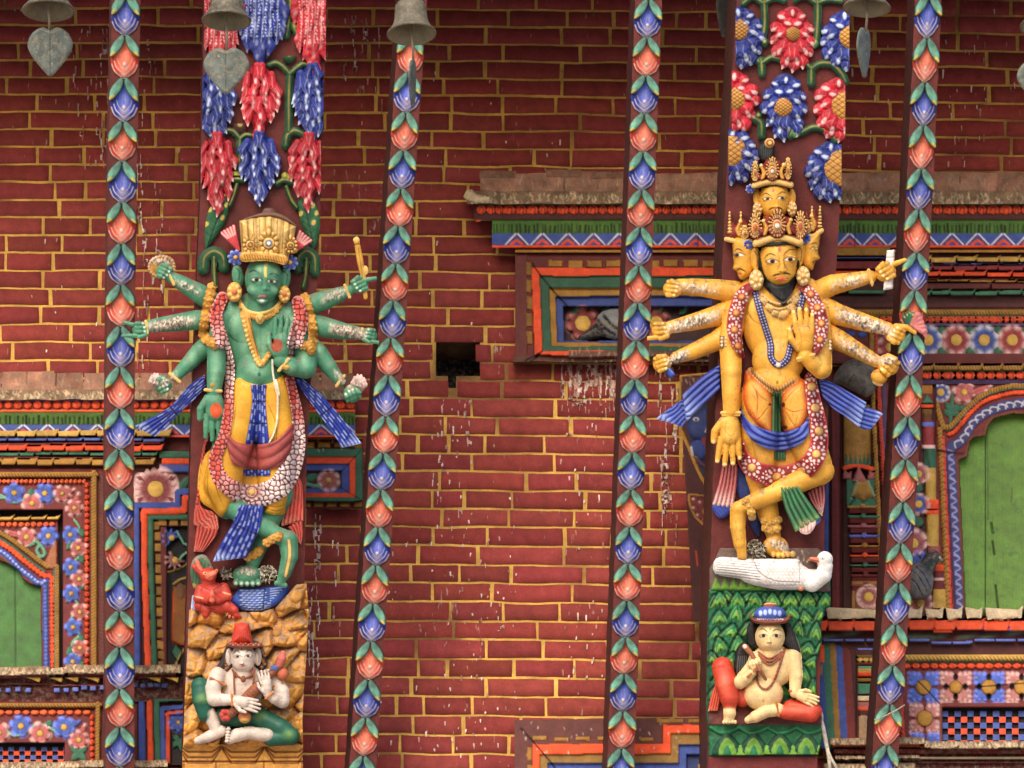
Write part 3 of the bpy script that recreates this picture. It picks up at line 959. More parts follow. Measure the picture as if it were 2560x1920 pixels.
def squareflower(F, x0, y0, x1, y1, col, w, tip, gold=13):
    """a square rosette of eight lobes"""
    cx, cy, a = (x0 + x1) / 2, (y0 + y1) / 2, (x1 - x0) / 2
    for i in range(4):
        t = math.radians(45 + 90 * i)
        dx, dy = math.copysign(1, math.cos(t)), math.copysign(1, math.sin(t))
        F.poly([(cx + dx * a * p, cy + dy * a * q) for p, q in ((0.06, 0.2), (0.08, 0.85), (0.32, 0.95), (0.45, 0.8), (0.6, 0.98), (0.8, 0.86), (0.98, 0.98), (0.88, 0.78), (0.98, 0.6), (0.8, 0.46), (0.95, 0.3), (0.85, 0.08), (0.2, 0.06))],
               4, 16, w, col, n=3)
        for p, q in ((0.32, 0.9), (0.62, 0.92), (0.93, 0.93), (0.92, 0.6), (0.9, 0.3)):
            F.dot(cx + dx * a * p, cy + dy * a * q, 5, tip, fade=0.75, soft=3)
        F.stroke([(cx + dx * a * 0.3, cy + dy * a * 0.3), (cx + dx * a * 0.7, cy + dy * a * 0.7)], 1.6, col * 0.6, fade=0.5)
    F.ell(cx, cy, gold * 1.12, gold * 1.12, 3, w + 5, 0, DOCH, k=0)
    F.ell(cx, cy, gold, gold, 6, w + 6, 0, OCH, k=0)
def tiles(F, rows, x0, seed=1):
    """rows: (y0, y1, right end, d top, d bottom, colour, tile length) - overlapping eave boards with lifted ends"""
    r = random.Random(seed)
    for (y0, y1, xe, d0, d1, col, L) in rows:
        x = xe
        i = 0
        while x > x0:
            xa = max(x0, x - L * r.uniform(0.85, 1.2))
            cc = col * r.uniform(0.85, 1.12)
            dy = r.uniform(-1.5, 1.5)
            F.poly([(xa, y0 + 3 + dy), (x - 8, y0 + 2 + dy), (x + 4, y0 - 4 + dy), (x - 1, y0 + (y1 - y0) * 0.55), (x - 4, y1 + dy), (xa, y1 + dy)], 3, 3, d0 + (i % 2), cc, smooth=False)
            F.stroke([(x + 2, y0 - 3 + dy), (x - 5, y1 + dy)], 1.6, cc * 0.3, smooth=False)
            x = xa
            i += 1
def ledge(F, x0, x1, y0, y1, w, seed=1, col=None, joints=(55, 95)):
    """a dusty course of bricks lying on the woodwork"""
    r = random.Random(seed)
    x = x0
    while x < x1:
        xe = min(x1, x + r.uniform(*joints))
        c = lin((176, 124, 100)) * r.uniform(0.65, 1.1)
        F.rect(x + 1, y0 + r.uniform(-3, 3), xe - 1, y1, w + r.uniform(-3, 3), c, w + 8, wob=1.5, seed=r.randint(1, 99))
        x = xe
    for i in range(int((x1 - x0) * 0.20)):
        F.droppings(x0, y0, x1, y1 - 8, 1, seed=seed * 1000 + i, col=(206, 176, 146), wmin=1.2, wmax=3, lmin=6, lmax=30, bump=0.6)
def vine(F, pts, wd, col, w):
    F.ribbon(pts, wd, 3, w, col)

LW = thing('carved_window', Wf(np.array([120.]), np.array([1990.]), np.array([0.]))[0],
           'painted carved window with stepped cornice around the green shutter, lower corner behind first strut', 'window')
WO = lambda px, py, d: Wf(px, py, np.asarray(d, float) + 55.0)
SHUT = np.array([(-145, 1330), (-40, 1350), (-8, 1398), (20, 1408), (46, 1424), (58, 1446), (78, 1460), (102, 1464), (106, 1690), (-145, 1690)], float)
def left_window():
    R = 2.2
    t = LW
    # dusty brick course and cornice
    F = Fld(-150, 925, 905, 1004, R)
    ledge(F, -140, 884, 930, 982, 40, 3)
    straw(F, -140, 896, 974, 999, 62, 5)
    F.mottle(0.2, 24, 3)
    F.mesh('brick_ledge', WO, M_DUSTY, t, zb=-10)
    F = Fld(-150, 990, 905, 1100, R)
    F.rect(-140, 995, 890, 1002, 60, BLU * 0.7)
    F.rect(-140, 1000, 890, 1026, 52, MAR * 0.8, 46)
    beads(F, -138, 1012, 888, 1012, 11, 24, OR, 50, 6, 7)
    F.rect(-140, 1024, 888, 1031, 50, ORL, 46)
    fringe(F, -140, 888, 1031, 1062, 44, 34, 5)
    triangles(F, -140, 888, 1060, 1087, 62, 32, 12)
    F.rect(400, 1087, 888, 1093, 36, OR)
    F.mesh('cornice', WO, M_WORN, t, zb=-10)
    F = Fld(-150, 1066, 480, 1190, R)
    F.rect(-140, 1084, 405, 1184, 6, DMAR, 2)
    F.rect(380, 1093, 476, 1130, 14, MAR * 0.8, 6)
    tiles(F, ((1074, 1091, 428, 46, 40, LOCH, 47), (1092, 1103, 413, 36, 34, LBLU * 0.8, 47), (1103, 1112, 404, 30, 28, MAR * 0.8, 300), (1112, 1128, 408, 34, 30, OR, 47), (1127, 1139, 396, 26, 22, GRN * 1.5, 45),
              (1138, 1146, 388, 20, 18, MAR * 0.8, 300), (1146, 1163, 388, 22, 16, OCH, 46)), -140, 4)
    F.mesh('stepped_eave', WO, M_WORN, t, zb=-10)
    # wing beside the window: nested frames, sunflower, panel
    F = Fld(328, 1118, 486, 1690, R)
    F.rect(330, 1160, 486, 1690, 2, DMAR * 0.9)
    for y0, y1, x0, c, d in ((1128, 1145, 398, GRN, 24), (1146, 1161, 404, OR, 19), (1162, 1181, 400, BLU, 14)):
        F.rect(x0, y0, 486, y1, d, c, d - 3, wob=0.8)
    flower(F, 389, 1222, 52, lin((140, 66, 66)), 18, 3, 0.40, 5, LPNK, 5, 0.0, wide=0.8)
    for sx in (-1, 1):
        for sy in (-1, 1):
            leaf(F, 389 + sx * 28, 1222 + sy * 20, 389 + sx * 50, 1222 + sy * 33, 13, lin((140, 66, 66)), 3, 5, LPNK)
    leaf(F, 450, 1224, 474, 1190, 22, GRN, 4)
    for pts, c, d, wd in (([(343, 1690), (341, 1264), (445, 1263), (445, 1230), (486, 1228)], BLU, 12, 16), ([(371, 1690), (361, 1400), (360, 1279), (461, 1277), (462, 1245), (486, 1245)], OR, 16, 16),
                          ([(387, 1690), (377, 1400), (376, 1293), (486, 1292)], GRN, 12, 15)):
        F.ribbon(pts, wd, 3, d, c, raw=True)
    for i in range(14):
        y = 1304 + i * 27
        x = 385 + (y - 1304) * 0.03
        F.rect(x, y, x + 15, y + 21, 9, OCH * (0.6 + 0.35 * (i % 3) / 2), wob=1, seed=i)
    for i in range(3): F.rect(396 + i * 28, 1300, 418 + i * 28, 1316, 9, OCH * 0.7)
    F.rect(401, 1316, 417, 1690, 8, MAR * 0.8)
    F.cut(417, 1318, 486, 1690, -10, BLK)
    for k, (cx, cy, c, tp) in enumerate(((428, 1345, BLU, LBLU), (436, 1400, lin((140, 92, 88)), LPNK))):
        for j in range(7):
            a = math.radians(120 + j * 38) if k == 0 else math.radians(10 + j * 38)
            leaf(F, cx + 4 * math.cos(a), cy + 4 * math.sin(a), cx + 24 * math.cos(a), cy + 24 * math.sin(a), 11, c, 0, 5, tp)
        F.ell(cx + 2, cy, 8, 8, 5, 3, 0, LOCH)
    vine(F, [(486, 1368), (462, 1360), (452, 1345), (444, 1330)], 7, LGRN, 1); vine(F, [(486, 1372), (462, 1385), (448, 1400)], 7, LGRN, 1)
    F.stroke([(420, 1430), (450, 1420), (472, 1405)], 4, LOCH, bump=3)
    F.poly([(432, 1480), (440, 1466), (468, 1462), (484, 1470), (484, 1605), (468, 1616), (436, 1606), (431, 1590)], 6, 10, -4, lin((140, 84, 34)))
    F.stroke([(433, 1480), (431, 1590), (438, 1608), (470, 1614)], 3.5, OR * 0.8)
    F.ell(452, 1478, 11, 20, 5, 2, 0, lin((120, 80, 50)))
    F.stroke([(434, 1460), (452, 1448), (484, 1440)], 5, LOCH * 0.8, bump=3)
    leaf(F, 440, 1616, 446, 1652, 24, GRN, -2); F.stroke([(440, 1660), (452, 1635), (466, 1615)], 4, LOCH * 0.8, bump=2)
    F.mesh('side_panel', WO, M_WORN, t, zb=-14)
    # main frame
    F = Fld(-150, 1170, 266, 1690, R)
    F.rect(-140, 1172, 262, 1690, 8, MAR * 0.9)
    rope(F, -140, 1187, 240, 1187, 7, 8, OCH, 20, 6)
    rope(F, 235, 1182, 235, 1690, 7, 8, OCH, 20, 6)
    beads(F, -140, 1203, 216, 1203, 6.5, 11, ORL, 14, 5, 2)
    beads(F, 217, 1205, 217, 1690, 5.5, 15, OR, 14, 5, 3)
    F.rect(-140, 1214, 206, 1272, 9, MAR)
    F.rect(158, 1214, 206, 1690, 9.2, MAR)
    F.rect(244, 1184, 259, 1690, 4, lin((40, 50, 38)))
    for i in range(52): F.stroke([(246, 1190 + i * 9.5), (257, 1194 + i * 9.5)], 1.5, lin((90, 100, 70)), fade=0.6)
    vine(F, [(-140, 1240), (-90, 1225), (-40, 1246), (0, 1238), (35, 1256), (70, 1246), (105, 1250), (135, 1240)], 7, LGRN, 10)
    vine(F, [(-140, 1240), (-60, 1250), (10, 1245), (25, 1252)], 6, LGRN, 10)
    for cx, cy, c, n in ((-40, 1235, PNK, 5), (35, 1232, BLU * 1.4, 5), (112, 1233, BLU * 1.4, 6), (80, 1258, PNK, 5), (156, 1234, PNK * 0.9, 6), (186, 1270, PNK * 0.8, 6), (176, 1337, BLU * 1.4, 5), (196, 1370, PNK * 0.8, 5), (177, 1418, BLU * 1.4, 5),
                         (198, 1448, PNK * 0.8, 5), (178, 1484, BLU * 1.4, 5), (200, 1530, PNK * 0.8, 5), (183, 1568, BLU * 1.4, 5), (200, 1620, PNK * 0.8, 5), (182, 1654, BLU * 1.4, 5)):
        flower(F, cx, cy, 25 if cx < 150 else 21, c, n, 11, 0.28, 90 + (cx % 40), LPNK if c[0] > c[2] else LBLU * 1.4)
    leaf(F, 150, 1240, 190, 1222, 16, PNK * 0.8, 11, 4, LPNK); leaf(F, 186, 1262, 198, 1230, 15, PNK * 0.8, 11, 4, LPNK)
    for i in range(6):
        vine(F, [(186, 1300 + i * 66), (199, 1322 + i * 66), (180, 1345 + i * 66), (187, 1366 + i * 66)], 6, LGRN, 10)
        leaf(F, 199, 1322 + i * 66, 208, 1342 + i * 66, 16, GRN * 1.4, 10); leaf(F, 181, 1352 + i * 66, 166, 1376 + i * 66, 16, GRN * 1.4, 10)
    for x in (75, 30, -70): leaf(F, x, 1243, x + 5, 1220, 20, GRN * 1.5, 10)
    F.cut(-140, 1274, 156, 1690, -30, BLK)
    F.rect(-140, 1292, 146, 1690, -8, MAR * 0.85)
    tiles(F, ((1290, 1300, 150, 2, 0, LOCH, 36),), -140, 8)
    beads(F, -140, 1311, 138, 1311, 7, 15, ORL, -4, 5, 12)
    flower(F, 66, 1343, 24, PNK, 6, -6, 0.3, 20, LPNK); leaf(F, 50, 1340, 12, 1328, 16, PNK, -6, 4, LPNK)
    flower(F, 121, 1340, 24, BLU * 1.4, 6, -6, 0.28, 60, LBLU * 1.5)
    F.ribbon([(88, 1350), (104, 1366), (112, 1384), (102, 1392), (92, 1376), (100, 1362)], 9, 4, -6, LGRN)
    leaf(F, 92, 1352, 68, 1368, 12, LGRN, -6)
    F.poly([(140, 1350), (128, 1370), (118, 1395), (110, 1416), (140, 1416)], 3, 4, -5, lin((160, 100, 66)))
    arch = lambda dx, dy: [(-150 , 1280 + dy), (-60, 1300 + dy), (0 + dx * 0.2, 1332 + dy), (33 + dx * .5, 1352 + dy), (65 + dx, 1376 + dy), (98 + dx, 1402 + dy), (118 + dx, 1416 + dy)]
    curve_rope(F, arch(0, 0), 6, 7, OCH, -4, 4)
    rope(F, 142, 1416, 143, 1690, 6, 7, OCH, -4, 4)
    F.ribbon(arch(-6, 13), 6, 2, -4, GRN)
    F.ribbon([(136, 1424), (137, 1690)], 5, 2, -4, GRN, raw=True)
    curve_beads(F, arch(-8, 23) + [(126, 1440)], 7, 11, OR, -4, 4, 5)
    curve_beads(F, [(129, 1440), (131, 1690)], 5.5, 10, OR, -4, 4, 6)
    F.ribbon(arch(-18, 42) + [(116, 1450)], 17, 3, -8, BLU * 0.9)
    F.ribbon([(113, 1450), (116, 1690)], 15, 3, -8, BLU * 0.8, raw=True)
    curve_beads(F, arch(-18, 42) + [(116, 1450)], 5, 10, LBLU, -5, 3, 5, True)
    curve_beads(F, [(113, 1462), (116, 1690)], 4.5, 10, LBLU * 0.8, -5, 3, 7)
    F.ribbon(arch(-27, 54) + [(103, 1462)], 6, 4, -9, lin((120, 70, 46)))
    Z, d = (F.w(-150, 1330, 112, 1690)), None
    q = F.w(-150, 1330, 112, 1690)
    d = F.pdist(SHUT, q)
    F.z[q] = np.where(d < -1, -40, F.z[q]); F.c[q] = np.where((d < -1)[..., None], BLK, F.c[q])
    F.mesh('carved_frame', WO, M_WORN, t, zb=-46)
    # green shutter, set back
    F = Fld(-150, 1330, 112, 1690, R)
    F.rect(-145, 1336, 112, 1690, -26, lin((58, 106, 38)))
    F.noise(0.8, 18, 3); F.mottle(0.08, 40, 4)
    for x in range(-130, 110, 7): F.stroke([(x, 1340), (x + 2, 1500), (x, 1690)], 1.6, lin((40, 76, 28)), fade=0.12 + 0.1 * (x % 3))
    F.stroke([(38, 1340), (40, 1690)], 2.4, lin((26, 50, 20)), bump=-2, smooth=False)
    r = random.Random(5)
    for i in range(14):
        x, y = r.uniform(-20, 95), r.uniform(1420, 1660)
        F.dot(x, y, r.uniform(2, 5), lin((48, 80, 40)), r.uniform(2, 4), fade=0.6, soft=3)
    F.mesh('shutter', WO, M_PAINT, t, zb=-36)
    # sill and lower lattice panel
    F = Fld(-150, 1655, 470, 1770, R)
    F.rect(-140, 1690, 462, 1754, 16, DMAR * 1.1, 4)
    straw(F, -140, 124, 1666, 1687, 50, 8, 1.6); straw(F, 122, 160, 1668, 1686, 44, 9, 1.6); straw(F, 162, 450, 1662, 1683, 50, 10, 1.6)
    F.rect(-140, 1684, 118, 1696, 44, MAR, 30); F.rect(170, 1684, 440, 1696, 40, MAR, 26)
    for x in (85, 140, 180, 232, 385, 430): F.poly([(x - 22, 1693), (x + 18, 1693), (x + 15, 1707), (x - 2, 1700)], 3, 3, 34, LOCH, smooth=False)
    F.rect(-140, 1708, 120, 1712, 26, MAR * 1.3); F.rect(130, 1712, 300, 1716, 24, MAR * 1.2)
    for i, x in enumerate(list(range(-130, 80, 25)) + [143, 166, 189, 211, 233, 256, 338, 357, 376, 394, 411]):
        y = 1725 if x < 200 else 1720 if x < 330 else 1713
        F.rect(x - 7, y - 5.5, x + 7, y + 5.5, 26, LBLU * (0.9 if x < 330 else 0.45), wob=1, seed=i)
    F.mesh('sill', WO, M_DUSTY, t, zb=-20)
    F = Fld(-150, 1748, 264, 2000, R)
    F.rect(-140, 1752, 262, 1990, 4, MAR * 0.9)
    rope(F, -140, 1763, 250, 1763, 6, 8, OCH, 16, 6); rope(F, 245, 1760, 243, 1990, 6, 8, OCH, 16, 6)
    beads(F, -140, 1781, 228, 1781, 7, 21, ORL, 8, 6, 5, False); beads(F, 230, 1785, 230, 1990, 5.5, 15, OR, 8, 5, 3)
    F.rect(252, 1752, 262, 1990, -2, DGRN)
    vine(F, [(-140, 1820), (-60, 1835), (0, 1815), (30, 1838), (60, 1832), (90, 1813), (115, 1815), (140, 1830)], 8, LGRN, 6)
    for cx, cy, c in ((-50, 1815, PNK), (52, 1815, BLU * 1.4), (100, 1833, PNK), (160, 1818, BLU * 1.4), (-4, 1832, PNK)):
        flower(F, cx, cy, 27, c, 6, 6, 0.3, 15, LPNK if c[0] > c[2] else LBLU * 1.5)
    leaf(F, 170, 1815, 202, 1803, 18, BLU * 1.3, 6, 4, LBLU)
    flower(F, 197, 1850, 24, PNK, 7, 6, 0.28, 10, LPNK); leaf(F, 200, 1840, 214, 1808, 15, PNK, 6, 4, LPNK)
    for a in (-1, 1): leaf(F, 197, 1880, 197 + a * 22, 1868, 18, GRN * 1.4, 6); leaf(F, 197, 1882, 197 + a * 18, 1902, 18, GRN * 1.4, 6)
    leaf(F, 118, 1815, 130, 1800, 18, GRN * 1.4, 6)
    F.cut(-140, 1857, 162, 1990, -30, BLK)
    F.mesh('lower_frame', WO, M_WORN, t, zb=-45)
    F = Fld(-150, 1860, 165, 1912, R)
    for r_ in range(4):
        y = 1867 + r_ * 10.5
        for i in range(12):
            x = -150 + i * 27.6 + (12 if r_ % 2 == 0 else -2)
            F.rect(x - 7, y, x + 7.5, y + 11.5, -22 + (r_ % 2), (BLU * 1.1) if r_ % 2 == 0 else OR, rnd=2)
    F.mesh('lattice', WO, M_PAINT, t, zb=-32)
    F = Fld(-150, 1898, 462, 1990, R)
    straw(F, -140, 200, 1904, 1922, 40, 20, 1.6); straw(F, 200, 420, 1900, 1918, 38, 21, 1.6)
    F.rect(-140, 1920, 450, 1988, 20, DMAR, 6)
    F.mesh('lower_sill', WO, M_DUSTY, t, zb=-20)
    F = Fld(330, 1748, 474, 1915, R)
    F.rect(332, 1752, 474, 1912, -6, DMAR * 0.8)
    F.rect(336, 1758, 345, 1905, 0, lin((90, 34, 30)))
    for pts, c, d, wd in (([(356, 1905), (354, 1760)], BLU, 6, 17), ([(376, 1905), (374, 1757)], OR, 9, 15), ([(394, 1905), (391, 1748), (474, 1744)], GRN, 8, 16), ([(408, 1905), (406, 1772), (474, 1766)], BLU, 3, 13), ([(421, 1905), (419, 1784), (474, 1778)], OR * 0.8, 1, 11)):
        F.ribbon(pts, wd, 3, d, c, raw=True)
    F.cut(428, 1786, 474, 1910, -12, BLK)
    flower(F, 446, 1806, 24, BLU, 8, -8, 0.2, 0, LBLU)
    for i in range(4): leaf(F, 446, 1850, 446 + (14 if i % 2 else -14), 1838 + i * 16, 16, GRN, -8)
    F.mesh('lower_side_panel', WO, M_WORN, t, zb=-25)
    # the other wing, right of the big strut
    F = Fld(745, 1088, 912, 1275, R)
    F.rect(748, 1092, 908, 1272, -2, MAR * 0.75)
    F.rect(748, 1093, 906, 1098, 8, OCH * 0.7)
    for i in range(4): F.rect(755 + i * 40, 1104, 785 + i * 40, 1119, 8, OCH * (0.9 if i < 2 else 0.5))
    X1 = 906
    for j, (c, d, a, b, m) in enumerate(((GRN, 24, 1121, 1253, 906), (OR, 19, 1141, 1243, 890), (BLU, 13, 1159, 1233, 874), (DMAR, 4, 1178, 1221, 855))):
        F.rect(740, a, m, b, d, c, wob=0.8, seed=j) if j == 0 else None
        if j:
            q = F.w(740, a, m, b)
            Z = (F.X[q] < m) & (F.Y[q] > a) & (F.Y[q] < b)
            F.z[q] = np.where(Z, d, F.z[q]); F.c[q] = np.where(Z[..., None], c, F.c[q])
    F.stroke([(905, 1122), (855, 1178)], 2.4, BLK, bump=-2, smooth=False); F.stroke([(905, 1252), (855, 1221)], 2, BLK, bump=-2, smooth=False)
    flower(F, 822, 1201, 26, PNK * 0.8, 8, 4, 0.3, 15, LPNK)
    for a in (-1, 1): leaf(F, 822, 1206, 822 + a * 22, 1184, 15, PNK * 0.8, 5, 4, LPNK)
    leaf(F, 765, 1200, 796, 1186, 20, GRN * 1.4, 4); F.ribbon([(760, 1205), (778, 1213), (800, 1214)], 9, 3, 4, LGRN)
    for i in range(5): F.rect(752 + i * 33, 1256, 775 + i * 33, 1268, 6, OCH * 0.75, wob=1.5, seed=i)
    F.droppings(765, 1096, 900, 1120, 8, 4)
    F.mesh('wing_panel', WO, M_WORN, t, zb=-14)
left_window()
NI = thing('framed_niche', Wf(np.array([1500.]), np.array([950.]), np.array([0.]))[0],
           'small niche of nested orange, green and ochre frames under the long cornice', 'niche')
CO = thing('window_cornice', Wf(np.array([1900.]), np.array([660.]), np.array([0.]))[0],
           'long painted cornice of dusty bricks, red beads, green fringe and blue triangles', 'cornice')
RW = thing('carved_window', Wf(np.array([2400.]), np.array([2000.]), np.array([0.]))[0],
           'painted carved window with braided arch, gold columns and green door leaves, behind the diamond bud strut', 'window')
def right_side():
    R = 2.2
    t = CO
    F = Fld(1155, 420, 2720, 512, R)
    ledge(F, 1199, 2715, 431, 478, 40, 13, joints=(70, 150))
    for x, y in ((1199, 6), (1364, 3), (1480, 8)): F.rect(x, 425 + y - 4, x + 90, 440 + y, 44, lin((140, 98, 78)), 46)
    straw(F, 1166, 2715, 478, 509, 62, 15)
    F.poly([(1158, 492), (1166, 476), (1180, 474), (1192, 486), (1226, 492), (1224, 508), (1190, 508), (1172, 504)], 8, 8, 62, TAN * 0.9, smooth=False)
    F.mottle(0.2, 24, 5)
    F.mesh('brick_ledge', WO, M_DUSTY, t, zb=-10)
    F = Fld(1180, 502, 2720, 632, R)
    F.rect(1190, 505, 2715, 511, 58, GRN * 0.8)
    F.rect(1186, 510, 2715, 550, 48, DMAR, 40)
    r = random.Random(9)
    x = 1190
    while x < 2710:                       # uneven hand-painted red leaves
        w = r.uniform(20, 33)
        F.ell(x + w / 2, 524, w * 0.46, 11.5, 5, 46, 0, OR * r.uniform(0.85, 1.05), k=0)
        if w > 27: F.rect(x + 1, 514, x + w - 3, 533, 47, OR * r.uniform(0.8, 1))
        F.stroke([(x + w * 0.3, 528), (x + w * 0.45, 518), (x + w * 0.68, 522), (x + w * 0.66, 532)], 2.4, MAR * 0.5, bump=-1.5)
        x += w
    F.rect(1188, 530, 1200, 555, 40, OR * 0.8, wob=3)
    F.rect(1212, 537, 2715, 548, 40, PUR, 34)
    fringe(F, 1230, 2715, 549, 584, 34, 26, 8)
    triangles(F, 1230, 2715, 582, 613, 64, 24, 62)
    F.rect(1230, 612, 2715, 619, 30, OR)
    F.rect(1288, 624, 2715, 631, 22, OCH * 0.8)
    F.rect(1286, 618, 2715, 626, 16, MAR * 0.7)
    for x in (1748, 2140): F.stroke([(x, 552), (x - 4, 618)], 2, BLK, bump=-2, smooth=False)
    F.mesh('painted_band', WO, M_WORN, t, zb=-10)

    # niche of nested frames
    t = NI
    F = Fld(1284, 626, 1835, 905, R)
    F.rect(1288, 630, 1832, 900, 8, MAR * 0.8)
    F.rect(1288, 632, 1318, 900, 10, lin((104, 48, 42)))
    for i in range(10): F.rect(1372 + i * 48, 650, 1408 + i * 48, 667, 13, OCH * (0.75 + 0.2 * (i % 2)), wob=2, seed=i)
    for i in range(5): F.rect(1316, 655 + i * 43, 1330, 688 + i * 43, 13, OCH * 0.62, wob=2, seed=i + 20)
    def nest(l, tp, rt, bt, d, col, lc=None):
        q = F.w(l, tp, rt, bt)
        Z = (F.X[q] > l + (F.Y[q] - tp) * 0.04) & (F.X[q] < rt) & (F.Y[q] > tp + (vn(F.X[q], F.Y[q] * 0, 50, int(tp)) - .5) * 3) & (F.Y[q] < bt + (vn(F.X[q], F.Y[q] * 0, 40, int(bt)) - .5) * 3)
        F.z[q] = np.where(Z, d, F.z[q]); F.c[q] = np.where(Z[..., None], col, F.c[q])
    nest(1328, 669, 1832, 888, 26, OR)
    nest(1349, 690, 1832, 877, 18, GRN * 0.8)
    nest(1372, 720, 1832, 866, 8, OCH * 0.9)
    nest(1389, 741, 1832, 857, -4, BLU * 0.8)
    nest(1408, 766, 1832, 852, -40, lin((62, 36, 34)))
    F.rect(1284, 888, 1832, 904, 12, lin((96, 58, 46)), wob=2)
    F.rect(1420, 876, 1832, 892, 27, lin((104, 66, 52)), wob=2)
    F.droppings(1400, 866, 1820, 902, 80, 4, col=(180, 150, 125), lmin=6, lmax=16)
    F.stroke([(1330, 658), (1352, 690), (1390, 735), (1418, 766)], 3.2, BLK, bump=-4, smooth=False)
    F.stroke([(1313, 918), (1356, 878)], 3, BLK, bump=-4, smooth=False); F.stroke([(1315, 902), (1348, 884)], 3.5, BLK, bump=-4, smooth=False)
    # carved flowers at the back of the niche
    flower(F, 1457, 808, 40, lin((128, 46, 46)), 7, -34, 0.5, 10, lin((200, 130, 120)), 8)
    for x in (1430, 1505, 1560, 1640, 1700): leaf(F, x, 785, x + 16, 770, 18, GRN * 1.3, -34, 6, LGRN)
    flower(F, 1640, 808, 36, lin((128, 46, 46)), 7, -34, 0.5, 10, lin((200, 130, 120)), 8)
    F.mesh('nested_frame', WO, M_WORN, t, zb=-50)

    # dirt-streaked bricks under the niche
    # eave boards right of the big strut and the carved friezes
    t = RW
    F = Fld(2040, 612, 2720, 965, R)
    F.rect(2042, 616, 2715, 770, 6, DMAR * 1.2, 2)
    tiles(F, ((640, 655, 2715, 44, 40, LOCH * 0.95, 54), (655, 661, 2715, 34, 34, LBLU * 0.7, 54), (661, 676, 2715, 30, 30, lin((132, 44, 46)), 54), (677, 691, 2715, 34, 30, OR, 54),
              (692, 699, 2715, 24, 24, MAR * 0.7, 200), (699, 705, 2715, 24, 24, OCH, 54), (706, 724, 2715, 18, 16, MAR * 0.7, 200), (725, 738, 2715, 22, 16, GRN * 1.3, 54)), 2250, 21)
    tiles(F, ((617, 640, 2225, 44, 40, OCH, 160), (641, 648, 2215, 34, 34, LBLU * 0.7, 180), (649, 672, 2205, 30, 30, lin((132, 44, 46)), 200), (675, 686, 2200, 34, 30, OR, 180), (722, 733, 2215, 20, 16, GRN * 1.3, 90)), 2046, 22)
    F.rect(2042, 738, 2715, 775, 8, DMAR * 0.9, -2)
    rope(F, 2060, 781, 2715, 781, 6.5, 8, OCH, 12, 5)
    F.rect(2060, 788, 2715, 792, 10, GRN * 0.9)
    beads(F, 2060, 799, 2715, 799, 7, 17, OR, 8, 5, 31)
    F.rect(2060, 807, 2715, 816, 8, PUR)
    F.rect(2042, 816, 2715, 888, 3, MAR * 0.8)
    for i, cx in enumerate((2320, 2391, 2461, 2531, 2601)):
        flower(F, cx, 850, 35, BLU if i % 2 == 0 else lin((150, 52, 56)), 8, 4, 0.42, 22, LPNK if i % 2 else WHT * 0.9, 6, wide=0.9)
        for yy in (826, 877): F.ell(cx + 35, yy, 11, 10, 5, 4, 0, GRN * 1.1, k=0)
    flower(F, 2225, 868, 30, lin((150, 60, 60)), 7, 4, 0.4, 5, LPNK, 6)
    for x in (2125, 2155): F.ell(x, 835, 12, 9, 5, 4, 0, BLU, k=0)
    F.rect(2174, 775, 2188, 960, 12, OCH * 0.8); rope(F, 2190, 820, 2192, 965, 5, 10, lin((190, 70, 44)), 12, 5)
    leaf(F, 2222, 850, 2240, 870, 20, DGRN * 1.5, 6)
    F.rect(2042, 884, 2715, 908, 14, lin((104, 44, 40)), 8)
    tiles(F, ((911, 925, 2715, 30, 26, OCH, 56),), 2250, 25)
    for i in range(56): F.stroke([(2302 + i * 7.5, 913), (2306 + i * 7.5, 923)], 2, DOCH * 0.5, bump=-1.5)
    F.rect(2250, 924, 2715, 929, 20, GRN * 0.8)
    x = 2305; r = random.Random(7)
    while x < 2710:
        w = r.uniform(20, 40)
        F.ell(x + w / 2, 938, w * 0.44, 10, 5, 18, 0, OR, k=0)
        F.stroke([(x + w * 0.4, 930), (x + w * 0.7, 936), (x + w * 0.65, 946)], 2.4, MAR * 0.5, bump=-1.5)
        x += w
    F.rect(2250, 948, 2715, 960, 14, PUR, 8)
    F.mesh('eave_frieze', WO, M_WORN, t, zb=-10)
    # arch, columns
    F = Fld(2040, 955, 2720, 1545, R)
    F.rect(2042, 958, 2715, 1540, 2, MAR * 0.9)
    F.cut(2042, 1000, 2108, 1540, -20, DMAR * 0.7)
    F.rect(2060, 1150, 2072, 1540, -6, BLU * 0.9); F.rect(2048, 1150, 2060, 1540, -7, OCH * 0.7)
    F.rect(2078, 1010, 2100, 1540, -4, lin((92, 28, 28))); F.stroke([(2080, 1020), (2092, 1250), (2094, 1538)], 5, lin((120, 40, 34)), bump=1, fade=0.6)
    flower(F, 2352, 981, 22, BLU, 9, 4, 0.45, 0, WHT * 0.9, 5)
    flower(F, 2411, 980, 28, PNK, 6, 4, 0.3, 10, LPNK, 5)
    leaf(F, 2425, 985, 2484, 963, 17, PNK, 4, 5, LPNK); leaf(F, 2440, 990, 2470, 975, 15, PNK * 0.9, 4, 5, LPNK)
    F.ribbon([(2384, 980), (2380, 1000), (2378, 1026), (2374, 1062)], [4, 10, 14, 3], 4, 4, GRN * 1.2)
    for a, b, c, d in ((2379, 1028, 2362, 1004), (2380, 1024, 2400, 1012), (2378, 1030, 2420, 1014), (2378, 1036, 2404, 1034), (2376, 1040, 2358, 1024)): leaf(F, a, b, c, d, 15, GRN * 1.2, 4)
    top = [(2364, 1069), (2380, 1062), (2400, 1040), (2425, 1014), (2452, 990), (2482, 976), (2533, 964), (2590, 966), (2640, 985)]
    curve_rope(F, top, 6, 7, OCH, 6, 4)
    rope(F, 2340, 1010, 2358, 1068, 7, 9, OCH, 6, 5); rope(F, 2349, 1074, 2371, 1540, 6, 10, OCH, 6, 5)
